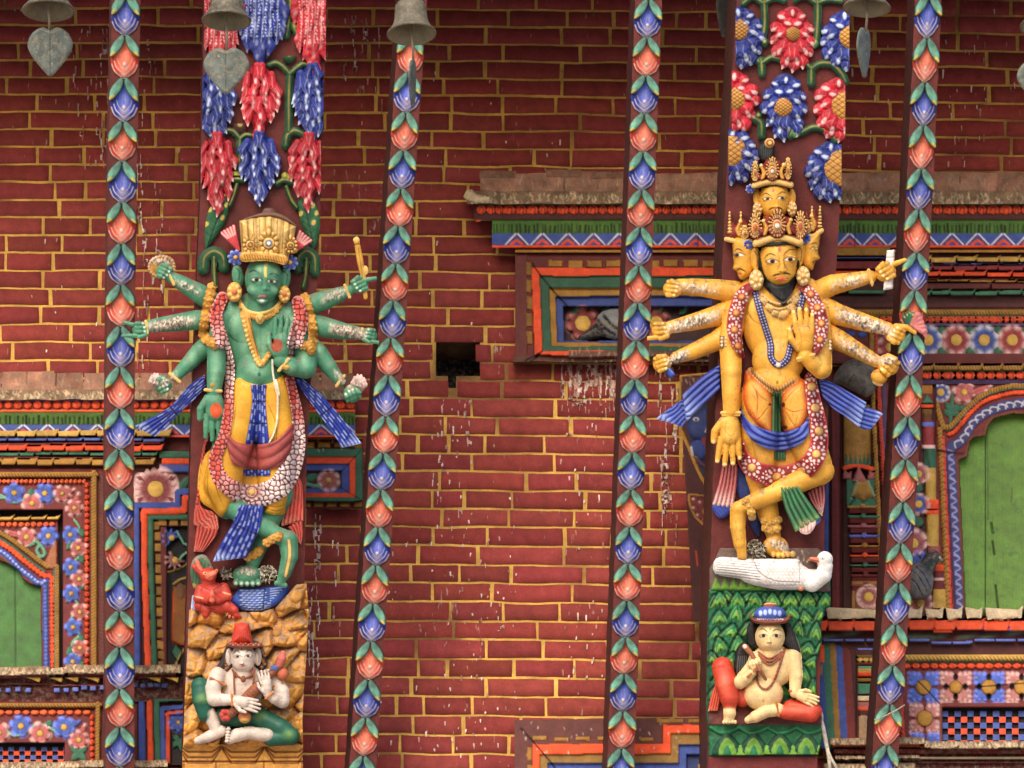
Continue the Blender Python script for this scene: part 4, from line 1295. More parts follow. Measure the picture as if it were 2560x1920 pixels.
    off = lambda k, dy: [(x + k * (0.5 if x < 2420 else 0.15), y + dy) for x, y in top]
    F.ribbon(off(4, 8), 3.5, 2, 6, GRN)
    curve_beads(F, off(10, 18), 6, 9, OR, 6, 4, 3)
    curve_rope(F, [(2358, 1094), (2366, 1300), (2378, 1540)], 4.5, 16, lin((206, 72, 52)), 6, 3)
    F.ribbon(off(30, 46), 26, 4, 4, lin((66, 64, 110)))
    F.ribbon([(2376, 1124), (2390, 1380), (2400, 1540)], 23, 4, 4, lin((66, 64, 110)))
    p = spl(off(30, 46), False, 14); dl = np.concatenate([[0], np.cumsum(np.hypot(*np.diff(p, axis=0).T))])
    for tt in np.arange(6, dl[-1] - 10, 21):
        at = lambda s_: np.array([np.interp(s_, dl, p[:, 0]), np.interp(s_, dl, p[:, 1])])
        a, b = at(tt), at(tt + 26); n = np.array([-(b - a)[1], (b - a)[0]]) / (np.linalg.norm(b - a) + 1e-6)
        F.stroke([a + n * 7, at(tt + 6) - n * 6, at(tt + 19) - n * 3, b + n * 4], 3.2, WHT * 0.8, bump=1.2)
    for i in range(17):
        y = 1134 + i * 24; x = 2377 + (y - 1124) * 0.058
        F.stroke([(x - 8, y - 10), (x + 7, y - 2), (x - 6, y + 8), (x + 5, y + 16)], 3.0, lin((150, 150, 196)), bump=1.2)
    F.ribbon([(2390, 1148), (2402, 1380), (2413, 1540)], 6, 3, 2, lin((110, 56, 40)))
    F.stroke([(2340, 1124), (2370, 1130), (2418, 1134)], 6, DMAR * 0.7, bump=3)
    # gold column with rings
    F.cut(2298, 958, 2340, 1540, -6, DMAR)
    F.rect(2301, 957, 2332, 985, 2, lin((156, 98, 40)))
    F.rect(2301, 985, 2334, 1010, 0, MAR); F.poly([(2303, 1008), (2318, 986), (2334, 1008)], 4, 5, 1, GRN * 1.4, smooth=False)
    for y0, y1, xa, xb, c in ((1010, 1020, 2301, 2334, OR), (1021, 1036, 2304, 2332, DOCH), (1036, 1049, 2306, 2332, lin((104, 60, 40))), (1049, 1056, 2304, 2334, MAR), (1056, 1066, 2304, 2336, LBLU * 0.8), (1067, 1116, 2308, 2336, lin((140, 52, 54))), (1113, 1121, 2306, 2338, LPNK),
                             (1122, 1170, 2309, 2340, GRN), (1170, 1248, 2313, 2341, LOCH * 0.8), (1248, 1262, 2311, 2348, OR), (1262, 1274, 2313, 2346, OR * 0.85), (1274, 1287, 2311, 2348, OR), (1287, 1366, 2317, 2346, LOCH * 0.8), (1366, 1382, 2320, 2352, lin((150, 80, 76))),
                             (1382, 1412, 2330, 2356, DOCH), (1412, 1426, 2328, 2361, OR), (1426, 1444, 2330, 2360, MAR), (1444, 1452, 2328, 2360, LPNK * 0.7), (1452, 1474, 2330, 2362, MAR * 0.8), (1474, 1522, 2331, 2366, LOCH * 0.75)):
        xm, h = (xa + xb) / 2, (xb - xa) / 2
        q = F.w(xa, y0, xb, y1); X, Y = F.X[q], F.Y[q]
        d = np.maximum(np.abs(X - xm) - h, np.maximum(y0 - Y, Y - y1))
        F.put(q, d, 2 + 11 * np.sqrt(np.clip(1 - ((X - xm) / h) ** 2, 0, 1)), c)
    for y in (1128, 1142, 1156): F.stroke([(2311 + (y % 3) * 4, 1124), (2312 + (y % 5) * 5, 1168)], 2, DGRN)
    # left column: shaft, lotus, stacked slabs
    F.cut(2106, 1000, 2204, 1540, -12, DMAR * 0.8)
    q = F.w(2109, 1010, 2176, 1165); X, Y = F.X[q], F.Y[q]
    F.put(q, np.maximum(np.abs(X - 2143) - 34, np.maximum(1010 - Y, Y - 1162)), -4 + 18 * np.sqrt(np.clip(1 - ((X - 2143) / 34) ** 2, 0, 1)), lin((150, 106, 44)))
    for i in range(6): F.poly([(2112 + i * 11, 1162), (2117 + i * 11, 1134), (2124 + i * 11, 1162)], 3, 3, 12, GRN, smooth=False)
    F.ribbon([(2112, 1170), (2142, 1163), (2180, 1172)], 13, 5, 10, OR)
    for cx, y in ((2118, 1190), (2180, 1190)): F.poly([(cx - 12, y + 8), (cx - 8, y - 18), (cx + 2, y - 8), (cx + 12, y - 16), (cx + 10, y + 8)], 5, 6, 6, lin((150, 84, 80)), smooth=False)
    F.poly([(2130, 1205), (2146, 1162), (2168, 1205)], 6, 10, 10, lin((160, 92, 88)), smooth=False)
    F.rect(2116, 1198, 2196, 1264, 6, GRN * 1.1)
    F.poly([(2125, 1240), (2140, 1200), (2172, 1200), (2190, 1242), (2158, 1252)], 8, 14, 6, OCH, smooth=False)
    F.ell(2146, 1238, 14, 9, 5, 10, 0, DOCH); F.ell(2172, 1238, 13, 9, 5, 10, 0, DOCH)
    F.poly([(2124, 1264), (2140, 1244), (2158, 1256), (2176, 1244), (2192, 1264)], 5, 6, 12, GRN * 1.3, smooth=False)
    for i in range(7): F.dot(2128 + i * 2.4, 1246 - i * 7, 3, LGRN, bump=2); F.dot(2172 + i * 3, 1206 + i * 7, 3, LGRN, bump=2)
    for i, c in enumerate((OCH, GRN * 1.4, lin((160, 92, 92)), LBLU * 0.8, OCH, OR, GRN * 1.4, MAR, lin((120, 62, 50)))):
        y = 1264 + i * 24.5; x0 = 2119 + i * 1.0
        F.rect(x0, y, x0 + 80, y + 6, 16, c, 14); F.ell(x0 + 38, y + 1, 8, 6, 5, 14, 0, c, k=0)
        F.rect(x0 + 3, y + 6, x0 + 77, y + 21, 10, MAR * 0.9, 2)
    F.rect(2128, 1452, 2204, 1524, 4, lin((150, 104, 44)))
    F.rect(2138, 1466, 2200, 1520, 6, lin((110, 56, 54)))
    flower(F, 2172, 1492, 28, lin((150, 86, 86)), 14, 6, 0.45, 5, LPNK, 5, wide=0.8)
    rope(F, 2181, 968, 2207, 1500, 6, 9, OCH * 0.9, 8, 5); rope(F, 2195, 962, 2216, 1300, 5.5, 9, lin((196, 66, 46)), 8, 5, -0.5)
    F.rect(2206, 960, 2216, 1500, 5, PUR)
    # flowers that show beside the strut
    for cx, cy, c in ((2296, 1185, lin((150, 80, 84))), (2297, 1260, BLU), (2284, 1358, lin((150, 80, 84)))): flower(F, cx, cy, 34 if cy > 1300 else 26, c, 8, 3, 0.38, 10, LPNK, 5, wide=0.85)
    for cx, cy in ((2296, 1220), (2298, 1305)): F.ell(cx, cy, 12, 12, 4, 3, 0, GRN, k=0)
    F.rect(2270, 1440, 2330, 1540, 3, MAR)
    flower(F, 2298, 1394, 18, BLU, 6, 3, 0, 10, LBLU, 4); flower(F, 2302, 1508, 30, lin((150, 84, 84)), 8, 3, 0.35, 10, LPNK, 5)
    # the arch's opening
    SH2 = np.array([(2415, 1560), (2398, 1150), (2418, 1142), (2425, 1104), (2434, 1094), (2464, 1090), (2468, 1069), (2485, 1046), (2533, 1034), (2600, 1040), (2640, 1075), (2720, 1100), (2720, 1560)], float)
    q = F.w(2390, 1020, 2720, 1545); d = F.pdist(SH2, q)
    e = F.pdist(SH2 + np.array([-6, -7]), q)
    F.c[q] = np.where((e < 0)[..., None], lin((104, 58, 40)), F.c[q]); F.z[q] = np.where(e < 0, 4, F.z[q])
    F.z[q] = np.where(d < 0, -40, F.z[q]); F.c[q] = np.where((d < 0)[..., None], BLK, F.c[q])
    F.mesh('carved_frame', WO, M_WORN, t, zb=-48)
    for k, (xa, xb) in enumerate(((2392, 2462), (2464, 2720))):
        F = Fld(xa - 4, 1020, xb + 4, 1545, R)
        F.rect(xa, 1024, xb, 1540, -26 + k, lin((94, 134, 42)))
        F.noise(0.7, 22, 3 + k); F.mottle(0.07, 50, 4)
        for x in range(xa, xb, 8): F.stroke([(x, 1024), (x + 3, 1250), (x + 5, 1540)], 1.6, lin((54, 88, 26)), fade=0.1 + 0.1 * (x % 3))
        r = random.Random(5 + k)
        for i in range(12 if k else 4):
            F.dot(r.uniform(xa + 10, min(xb, 2556)), r.uniform(1080, 1520), r.uniform(2, 6), lin((60, 96, 44)), r.uniform(2, 6), fade=0.6, soft=3)
        if k:
            for y0, y1 in ((1308, 1332), (1354, 1386), (1464, 1521)): F.stroke([(2478 + (y0 - 1308) * 0.07, y0), (2480 + (y1 - 1308) * 0.07, y1)], 4, BLK, bump=-4, smooth=False)
            F.stroke([(2466, 1024), (2470, 1300)], 2, lin((50, 80, 34)), bump=-2)
            F.stroke([(2530, 1220), (2527, 1256)], 2.5, lin((60, 70, 30)))
            for cx, cy in ((2546, 1276), (2516, 1364), (2487, 1326)): F.dot(cx, cy, 7, lin((66, 108, 50))); F.dot(cx, cy, 5, lin((94, 134, 42)))
        F.mesh('door_leaf', WO, M_PAINT, t, zb=-38)
    # sill
    F = Fld(2030, 1508, 2720, 1660, R)
    F.rect(2046, 1570, 2715, 1640, 14, DMAR * 1.2, 4)
    r = random.Random(31)
    x = 2062
    for xe in (2204, 2310, 2362, 2410, 2460, 2560, 2715):
        c = TAN * r.uniform(0.75, 0.95)
        F.poly([(x + 2, 1520 + r.uniform(-3, 3)), (xe - 14, 1524), (xe - 2, 1514 + r.uniform(-4, 4)), (xe - 6, 1545), (x + 8, 1547 + r.uniform(-2, 3))], 5, 6, 52, c, smooth=False)
        F.droppings(x + 8, 1524, xe - 8, 1540, int((xe - x) / 9), int(x), col=(226, 205, 170), lmin=4, lmax=10)
        x = xe
    tiles(F, ((1549, 1576, 2715, 42, 36, OR, 60),), 2050, 41)
    F.rect(2330, 1570, 2380, 1580, 40, OR, wob=3)
    for x in (2060, 2112, 2270, 2300, 2330, 2405, 2456, 2520): F.dot(x + 14, 1583 + (x % 3) * 4, 22, lin((116, 140, 120)), 6, bump=2, fade=0.7, soft=4, rot=-8)
    for i in range(8): F.rect(2400 + i * 52, 1566, 2448 + i * 52, 1575, 38, LBLU, wob=1.5, seed=i)
    for i in range(13): F.rect(2058 + i * 54, 1597 + (6 if i in (5, 6) else 0), 2108 + i * 54, 1604 + (6 if i in (5, 6) else 0), 30, LBLU * (0.9 if i > 3 else 0.7), wob=1, seed=i)
    F.mesh('sill', WO, M_WORN, t, zb=-20)
    # lower frieze with square rosettes
    F = Fld(2040, 1600, 2720, 1880, R)
    F.rect(2046, 1606, 2715, 1875, 2, MAR * 0.85)
    F.rect(2255, 1612, 2715, 1634, 8, DMAR, 4)
    rope(F, 2255, 1644, 2715, 1644, 7, 9.5, LOCH * 0.85, 12, 6)
    F.rect(2255, 1651, 2715, 1656, 8, GRN)
    beads(F, 2255, 1665, 2715, 1665, 7, 23, OR, 8, 5, 51)
    PK = lin((176, 112, 106))
    for i, cx in enumerate((2308, 2389, 2472, 2554, 2636)):
        squareflower(F, cx - 37, 1680, cx + 38, 1756, BLU * 1.5 if i % 2 == 0 else PK, 4, LBLU * 1.5 if i % 2 == 0 else LPNK, 18 if i != 1 else 15)
        if i: 
            for dx, dy in ((0, -24), (24, 0), (0, 24), (-24, 0)): F.dot(cx + dx, 1717 + dy, 6, BLK, 8, bump=-6)
    squareflower(F, 2276, 1760, 2348, 1832, PK, 4, LPNK, 19); squareflower(F, 2278, 1836, 2350, 1900, BLU * 1.4, 4, LBLU * 1.4, 17)
    F.stroke([(2296, 1704), (2322, 1730), (2344, 1754), (2356, 1768)], 3, BLK, bump=-3); F.stroke([(2440, 1718), (2490, 1714), (2560, 1708)], 3, BLK, bump=-3)
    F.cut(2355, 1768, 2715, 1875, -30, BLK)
    F.rect(2355, 1757, 2715, 1768, 4, MAR * 0.9)
    F.rect(2348, 1760, 2356, 1875, 3, lin((120, 60, 50)))
    rope(F, 2250, 1740, 2258, 1860, 6, 11, lin((196, 66, 46)), 6, 5, -0.5)
    for k, (xa, xb, c) in enumerate(((2040, 2057, BLU * 0.8), (2058, 2075, GRN * 1.2), (2075, 2089, OCH * 0.8), (2089, 2106, BLU), (2106, 2126, lin((110, 38, 34))), (2126, 2142, DMAR * 0.7))):
        F.ribbon([(xa + 6, 1612), (xb + 3, 1862)], xb - xa + 5, 2, 3 + (6 - k), c, raw=True)
    F.rect(2040, 1610, 2060, 1657, 12, OR); F.rect(2040, 1660, 2058, 1690, 11, OCH * 0.7)
    F.cut(2140, 1606, 2196, 1875, -8, DMAR * 0.8)
    for y0, y1, c in ((1606, 1616, OCH), (1620, 1632, LBLU), (1636, 1654, DOCH), (1656, 1664, MAR), (1664, 1672, LGRN * 0.8), (1672, 1681, LOCH * 0.8), (1681, 1692, OR), (1696, 1706, OCH * 0.7), (1708, 1736, GRN * 1.4), (1738, 1752, TAN * 0.8), (1754, 1768, lin((150, 90, 84))), (1768, 1774, OR), (1776, 1790, DMAR), (1790, 1850, DTAN)):
        F.rect(2142 + (y1 - 1606) * 0.02, y0, 2190 + (y1 - 1606) * 0.02, y1, 8, c, 4, wob=1.5, seed=y0)
    for i in range(3): F.ell(2150 + i * 15, 1650, 7, 6, 4, 8, 0, LOCH, k=0)
    F.mesh('lower_frieze', WO, M_WORN, t, zb=-42)
    F = Fld(2350, 1765, 2720, 1868, R)
    for r_ in range(6):
        y = 1777 + r_ * 14.7
        for i in range(12):
            x = 2348 + i * 32 + (14 if r_ % 2 == 0 else 30)
            F.rect(x - 8, y, x + 8.5, y + 15, -20 + (r_ % 2), BLU * 1.15 if r_ % 2 == 0 else OR, rnd=2)
    F.mesh('lattice', WO, M_PAINT, t, zb=-28)
    F = Fld(2030, 1840, 2720, 2000, R)
    F.rect(2090, 1864, 2715, 1990, 12, DMAR * 1.2, 2)
    straw(F, 2310, 2715, 1852, 1870, 48, 60, 2.0); straw(F, 2075, 2310, 1844, 1862, 50, 61, 1.4)
    F.rect(2080, 1860, 2300, 1868, 40, OR * 0.8); F.rect(2300, 1866, 2715, 1870, 40, OR * 0.9)
    F.rect(2085, 1872, 2715, 1886, 30, MAR, 22)
    straw(F, 2090, 2300, 1888, 1898, 34, 62, 1.2)
    F.rect(2290, 1892, 2715, 1898, 26, TAN * 0.45); F.rect(2290, 1904, 2715, 1908, 22, MAR * 1.2)
    straw(F, 2060, 2290, 1908, 1926, 44, 63, 1.5); 
    F.mesh('lower_sill', WO, M_DUSTY, t, zb=-20)

    # top of the next framed panel at the foot of the picture
    t = thing('stepped_window', Wf(np.array([1550.]), np.array([2100.]), np.array([0.]))[0],
              'stepped orange, ochre and blue window surround rising at the foot of the brick wall', 'window')
    F = Fld(1282, 1790, 1800, 2110, R)
    F.poly([(1286, 1800), (1655, 1795), (1800, 1793), (1800, 2100), (1286, 2100)], 3, 3, 6, lin((92, 48, 42)), smooth=False)
    for i in range(6): F.rect(1333 + i * 53, 1841 + (i % 2), 1368 + i * 53, 1851, 12, OCH * 0.8, wob=2, seed=i)
    for x in (1642, 1674, 1722): F.rect(x, 1797 if x > 1650 else 1796, x + 34, 1807, 12, OCH * 0.7, wob=2, seed=x)
    for i in range(5): F.rect(1318, 1868 + i * 45, 1331, 1900 + i * 45, 12, OCH * 0.7, wob=2, seed=i)
    def steps(l, t1, xs, t2, d, col):
        q = F.w(l, t2, 1800, 2100)
        Y = F.Y[q] + (vn(F.X[q], F.Y[q] * 0, 40, int(l)) - .5) * 2
        Z = (F.X[q] > l) & (((F.X[q] < xs) & (Y > t1)) | ((F.X[q] >= xs) & (Y > t2)))
        F.z[q] = np.where(Z, d, F.z[q]); F.c[q] = np.where(Z[..., None], col, F.c[q])
    steps(1332, 1860, 1657, 1812, 24, OR)
    steps(1350, 1885, 1677, 1833, 16, lin((140, 104, 50)))
    steps(1368, 1908, 1697, 1861, 6, BLU)
    steps(1390, 1932, 1716, 1887, -8, lin((40, 52, 96)))
    F.stroke([(1303, 1822), (1340, 1862), (1372, 1900), (1400, 1935)], 3.2, BLK, bump=-4, smooth=False)
    F.droppings(1300, 1800, 1790, 1880, 40, 6, lmin=3, lmax=9)
    F.ell(1762, 1918, 18, 14, 5, -4, 0, OCH, k=0)
    F.mesh('nested_frame', WO, M_WORN, t, zb=-20)

    # carved tympanum wing seen between the wall and the big strut
    t = thing('carved_wing_panel', Wf(np.array([1760.]), np.array([1560.]), np.array([0.]))[0],
              'maroon wing panel edged in ochre with a dark blue sea monster head', 'panel')
    F = Fld(1696, 925, 1850, 1560, R)
    F.poly([(1702, 936), (1850, 930), (1850, 1555), (1733, 1555), (1716, 1240), (1706, 1080)], 3, 3, 2, DMAR, smooth=False)
    F.ribbon([(1700, 1090), (1702, 940), (1790, 932)], 6, 3, 5, OCH, raw=True)
    F.poly([(1716, 1060), (1730, 1010), (1800, 940), (1848, 940), (1848, 1290), (1810, 1262), (1762, 1200), (1728, 1120)], 3, 6, 3, lin((28, 32, 54)), smooth=False)
    F.ribbon([(1705, 1078), (1722, 1120), (1752, 1190), (1786, 1240), (1822, 1272)], 8, 4, 5, OCH)
    F.poly([(1718, 1062), (1735, 1040), (1770, 1020), (1800, 1035), (1794, 1070), (1770, 1095), (1740, 1100), (1722, 1085)], 14, 24, 4, lin((44, 56, 104)))
    F.poly([(1726, 1110), (1750, 1100), (1768, 1120), (1758, 1150), (1736, 1140)], 12, 16, 4, lin((50, 66, 124)))
    F.dot(1740, 1048, 7, WHT * 0.7, 5); F.dot(1740, 1049, 3.5, BLK)
    F.poly([(1752, 1095), (1772, 1088), (1780, 1128), (1764, 1122)], 6, 8, 8, lin((110, 34, 38)))
    F.stroke([(1728, 1118), (1732, 1138)], 5, WHT * 0.7, bump=3); F.stroke([(1764, 1080), (1776, 1056)], 5, WHT * 0.6, bump=3)
    F.ribbon([(1742, 1142), (1758, 1134), (1770, 1130)], 9, 4, 8, OCH * 0.8); F.ribbon([(1744, 1150), (1760, 1164), (1776, 1168)], 9, 4, 6, lin((90, 54, 74)))
    F.poly([(1722, 1236), (1740, 1238), (1772, 1250), (1820, 1256), (1820, 1335), (1776, 1318), (1742, 1290), (1726, 1262)], 4, 6, 3, MAR * 0.9)
    F.ribbon([(1723, 1238), (1725, 1262), (1742, 1296), (1776, 1322), (1812, 1335)], 6, 3, 6, OCH); F.ribbon([(1723, 1236), (1760, 1240), (1790, 1254)], 5, 3, 6, OCH)
    for cx, cy in ((1736, 1250), (1752, 1258), (1736, 1272), (1746, 1290), (1764, 1302)): F.ell(cx, cy, 9, 9, 5, 5, 0, lin((128, 62, 60)), k=0); F.dot(cx - 3, cy - 3, 3, LPNK, fade=0.6)
    F.ell(1766, 1280, 10, 10, 5, 6, 0, OCH, k=0)
    F.stroke([(1740, 1378), (1744, 1414)], 3, OR * 0.8); F.droppings(1700, 930, 1850, 990, 30, 5, col=(170, 140, 120))
    F.rect(1832, 1150, 1850, 1555, 4, BLU * 0.6)
    F.mesh('panel_board', WO, M_WORN, t, zb=-12)
right_side()
# ------------------------------------------------------------------ the two broad struts
def worley(X, Y, size, seed=0, sx=1.0):
    """(distance to the cell border, cell number 0..1)"""
    U, V = X / size / sx, Y / size
    iu, iv = np.floor(U), np.floor(V)
    f1 = np.full(X.shape, 9.0); f2 = np.full(X.shape, 9.0); idn = np.zeros(X.shape); ox = np.zeros(X.shape); oy = np.zeros(X.shape)
    for dy in (-1, 0, 1):
        for dx in (-1, 0, 1):
            cx, cy = iu + dx, iv + dy
            px, py = cx + 0.15 + 0.7 * hsh(cx, cy, seed), cy + 0.15 + 0.7 * hsh(cx, cy, seed + 7)
            d = np.hypot(U - px, V - py)
            m = d < f1
            f2 = np.where(m, f1, np.minimum(f2, d))
            idn = np.where(m, hsh(cx, cy, seed + 3), idn); ox = np.where(m, U - px, ox); oy = np.where(m, V - py, oy)
            f1 = np.where(m, d, f1)
    return (f2 - f1) * size, idn, ox * size, oy * size

RED, BLUE = lin((184, 18, 40)), lin((24, 42, 126))
RTIP, BTIP = lin((244, 196, 190)), lin((206, 216, 240))
def petal(F, x, y, dx, dy, r, w, col, tip, tipr=1.2, vein=True):
    """a flame-shaped petal with a pale edge and vein"""
    L = math.hypot(dx, dy)
    nx_, ny_ = -dy / L, dx / L
    bend = 0.12 * L * (1 if (int(x * 7 + y) % 2) else -1)
    mx, my = x + dx * 0.55 + nx_ * bend, y + dy * 0.55 + ny_ * bend
    F.cone(x, y, r * 0.8, mx, my, r, w, w + 2, col * 0.85, 0.8, 0.7)
    F.cone(mx, my, r, x + dx, y + dy, tipr, w + 2, w + 4, col, 0.8, 0.7, col * 0.86 + tip * 0.14)
    F.dot(x + dx * 0.97, y + dy * 0.97, r * 0.28, tip, r * 0.55, fade=0.85, soft=1.5, rot=math.degrees(math.atan2(dy, dx)) - 90)
    for s in (-1, 1):
        F.stroke([(mx + nx_ * r * 0.8 * s, my + ny_ * r * 0.8 * s), (x + dx * 0.82 + nx_ * r * 0.45 * s, y + dy * 0.82 + ny_ * r * 0.45 * s), (x + dx, y + dy)], 1.4, tip, fade=0.2)
    if vein:
        F.stroke([(x + dx * 0.1, y + dy * 0.1), (mx, my), (x + dx * 0.85, y + dy * 0.85)], 1.3, tip, fade=0.3, bump=0.8)
        F.stroke([(x + nx_ * r * .5, y + ny_ * r * .5), (mx + nx_ * r * 0.35, my + ny_ * r * 0.35)], 1.6, col * 0.35, fade=0.7, bump=-1)
def droop(name, cx, y0, w, h, col, tip, parent, xl, xr, seed, dots=False):
    """a hanging cluster of feathery petals, cut off at the strut's edge"""
    F = Fld(max(cx - w * 0.62, xl - 3), y0 - 16, min(cx + w * 0.62, xr + 3), y0 + h + 8, 1.7)
    F.clip = np.maximum(xl - F.X, F.X - xr)
    r = random.Random(seed)
    rows = max(5, int(h / 26))
    full = tip
    if dots: tip = col * 0.55 + tip * 0.3
    F.poly([(cx - w * 0.18, y0), (cx - w * 0.40, y0 + h * 0.28), (cx - w * 0.34, y0 + h * 0.6), (cx, y0 + h * 0.92), (cx + w * 0.34, y0 + h * 0.6), (cx + w * 0.40, y0 + h * 0.28), (cx + w * 0.18, y0)], 14, w * 0.3, 2, col * 0.5)
    for i in range(rows, -1, -1):
        t = i / rows
        half = w * 0.5 * (math.sin(math.pi * min(1, 0.06 + t * 0.94) ** 0.66) ** 0.7) * (1 - 0.25 * t) * (0.62 if i == 0 else 1)
        n = max(1, int(round(half / (w * 0.105))))
        y = y0 + h * 0.78 * t
        order = sorted(range(n), key=lambda k: -abs(k - (n - 1) / 2))
        for k in order:
            u = (k - (n - 1) / 2) / max(1, (n - 1) / 2) if n > 1 else 0
            x = cx + u * half * 0.72
            L = h * r.uniform(0.2, 0.29)
            petal(F, x, y, u * half * 0.42 + r.uniform(-2, 2), L, w * 0.12 * r.uniform(0.8, 1.2), 8 + (1 - t) * 10 + (1 - abs(u)) * 7, col * r.uniform(0.85, 1.12), tip)
    if dots:
        for k in range(-2, 3):
            x = cx + k * w * 0.17
            tip = full
            F.stroke([(x, y0), (x + 2, y0 + h * 0.35), (x - 3, y0 + h * 0.7)], 1.4, tip, fade=0.5)
            for j in range(int(h * 0.7 / 8)):
                y = y0 + j * 8 + r.uniform(-2, 2)
                xo = x + 5 * math.sin(j * 0.24 + k)
                for s in (-1, 1): F.dot(xo + s * r.uniform(4.5, 7.5), y, r.uniform(1.0, 1.9), tip, r.uniform(1.6, 3.0), fade=r.uniform(0.3, 0.85), rot=30 * s)
    return F.mesh(name, SS, M_PAINT, parent, zb=-3)
def rosette(name, cx, cy, w, h, col, tip, parent, xl, xr, gx, gy, gr, seed, clipy=None):
    """an egg-shaped rosette of curled petals with a hatched gold boss"""
    w, h = w * 1.12, h * 1.06
    F = Fld(max(cx - w * 0.66, xl - 3), cy - h * 0.62, min(cx + w * 0.66, xr + 3), cy + h * 0.66, 1.7)
    F.clip = np.maximum(xl - F.X, F.X - xr)
    r = random.Random(seed)
    F.ell(cx, cy, w * 0.38, h * 0.42, 10, 4, 0, col * 0.6)
    for ring, (k, n) in enumerate(((0.60, 12), (0.36, 8))):
        for i in range(n):
            a = 2 * math.pi * (i + 0.5 * ring) / n + r.uniform(-0.08, 0.08)
            px, py = math.cos(a), math.sin(a)
            x, y = cx + px * w * k * 0.48, cy + py * h * k * 0.48
            L = 0.36 if ring == 0 else 0.30
            dx, dy = px * w * L * 0.46 , py * h * L * 0.42 + h * 0.11
            petal(F, x, y, dx, dy, w * 0.125 * r.uniform(0.85, 1.15), 5 + ring * 6, col * r.uniform(0.85, 1.12), tip)
    F.ell(gx, gy, gr + 4, gr + 4, 7, 16, 0, col * 0.55, k=0)
    F.ell(gx, gy, gr, gr, 10, 18, 0, lin((196, 140, 62)), k=0)
    for i in range(-5, 6):
        for a in (35, -35):
            c, s = math.cos(math.radians(a)), math.sin(math.radians(a))
            o = i * gr * 0.30
            l2 = gr * gr * 0.92 - o * o
            if l2 > 0:
                l = math.sqrt(l2)
                F.stroke([(gx - s * o - c * l, gy + c * o - s * l), (gx - s * o + c * l, gy + c * o + s * l)], 1.8, lin((120, 70, 26)), bump=-1.5, smooth=False)
    return F.mesh(name, SS, M_PAINT, parent, zb=-3)

def green_stem(name, paths, parent, dots=()):
    xs = [p[0] for q in paths for p in q[0]]; ys = [p[1] for q in paths for p in q[0]]
    F = Fld(min(xs) - 18, min(ys) - 18, max(xs) + 18, max(ys) + 18, 1.8)
    for pts, wd in paths:
        F.ribbon(pts, wd * 1.35, 9, 3, lin((24, 72, 44)))
        F.stroke([(x, y - 3) for x, y in pts], 3.0, lin((176, 152, 62)), fade=0.75, soft=2, taper=True)
    for x, y, r, c in dots:
        F.ell(x, y, r, r * 1.1, 10, 4, 0, c)
        F.dot(x, y - r * 0.3, r * 0.35, lin((190, 168, 80)), fade=0.8, soft=2)
    return F.mesh(name, SS, M_PAINT, parent, zb=-3)
def big_leaf(name, pts, rib, parent, spots):
    F = Fld(min(p[0] for p in pts) - 4, min(p[1] for p in pts) - 4, max(p[0] for p in pts) + 4, max(p[1] for p in pts) + 4, 1.8)
    F.poly(pts, 10, 14, 2, lin((36, 92, 58)))
    F.stroke(rib, 2.4, lin((16, 48, 32)), bump=-2)
    rb = np.array(rib)
    for t in np.linspace(0.15, 0.85, 6):
        x, y = np.interp(t, np.linspace(0, 1, len(rb)), rb[:, 0]), np.interp(t, np.linspace(0, 1, len(rb)), rb[:, 1])
        for s in (-1, 1): F.stroke([(x, y), (x + s * 17, y - 14)], 1.4, lin((18, 54, 36)), bump=-1)
    for x, y in spots: F.dot(x, y, 5, lin((206, 176, 84)), 7, fade=0.95, rot=30)
    return F.mesh(name, SS, M_PAINT, parent, zb=-3)

EL1 = ipl([-200, 0, 500, 1100, 1400, 1920, 2300], [513, 511, 500, 477, 470, 457, 448])
ER1 = ipl([-200, 0, 330, 700, 1100, 1400, 1920, 2300], [824, 818, 807, 794, 768, 762, 757, 752])
ys_ = np.array([-170, 0, 330, 500, 700, 1100, 1400, 1560, 1920, 2260.])
B1 = thing('carved_strut', SS(np.array([600.]), np.array([2260.]), np.array([0.]))[0],
           'broad maroon strut with drooping red and blue flowers, carrying the green deity', 'strut')
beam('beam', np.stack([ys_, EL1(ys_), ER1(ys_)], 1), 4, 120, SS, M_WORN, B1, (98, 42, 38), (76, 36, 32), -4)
for nm, cx, y0, w, h, rd, sd, dt in (('drooping_flower', 552, -60, 96, 262, 1, 1, True), ('drooping_flower', 656, -70, 110, 250, 0, 2, True), ('drooping_flower', 786, -60, 96, 262, 1, 3, True),
                             ('drooping_flower', 536, 176, 96, 190, 0, 4, False), ('drooping_flower', 649, 164, 92, 190, 1, 5, False), ('drooping_flower', 782, 164, 96, 210, 0, 6, False),
                             ('drooping_flower', 543, 336, 84, 205, 1, 7, False), ('drooping_flower', 648, 334, 90, 182, 0, 8, False), ('drooping_flower', 772, 336, 86, 192, 1, 9, False)):
    droop(nm, cx, y0, w, h, RED if rd else BLUE, RTIP if rd else BTIP, B1, float(EL1(y0 + h / 2)) + 1, float(ER1(y0 + h / 2)) - 1, sd, dt)
DG, YG = lin((32, 74, 46)), lin((150, 150, 60))
green_stem('stem', (([(722, 330), (722, 250), (724, 190)], 15), ([(672, 163), (690, 158), (708, 168), (724, 186)], 13), ([(724, 186), (742, 170), (762, 160), (785, 176)], 13)), B1, ((723, 140, 17, DG),))
green_stem('stem', (([(598, 420), (599, 380), (600, 346)], 14), ([(552, 338), (566, 327), (584, 330), (600, 348)], 12), ([(600, 348), (614, 338), (630, 340)], 11)), B1, ((600, 316, 17, lin((72, 40, 34))), (590, 437, 10, YG), (602, 440, 8, YG)))
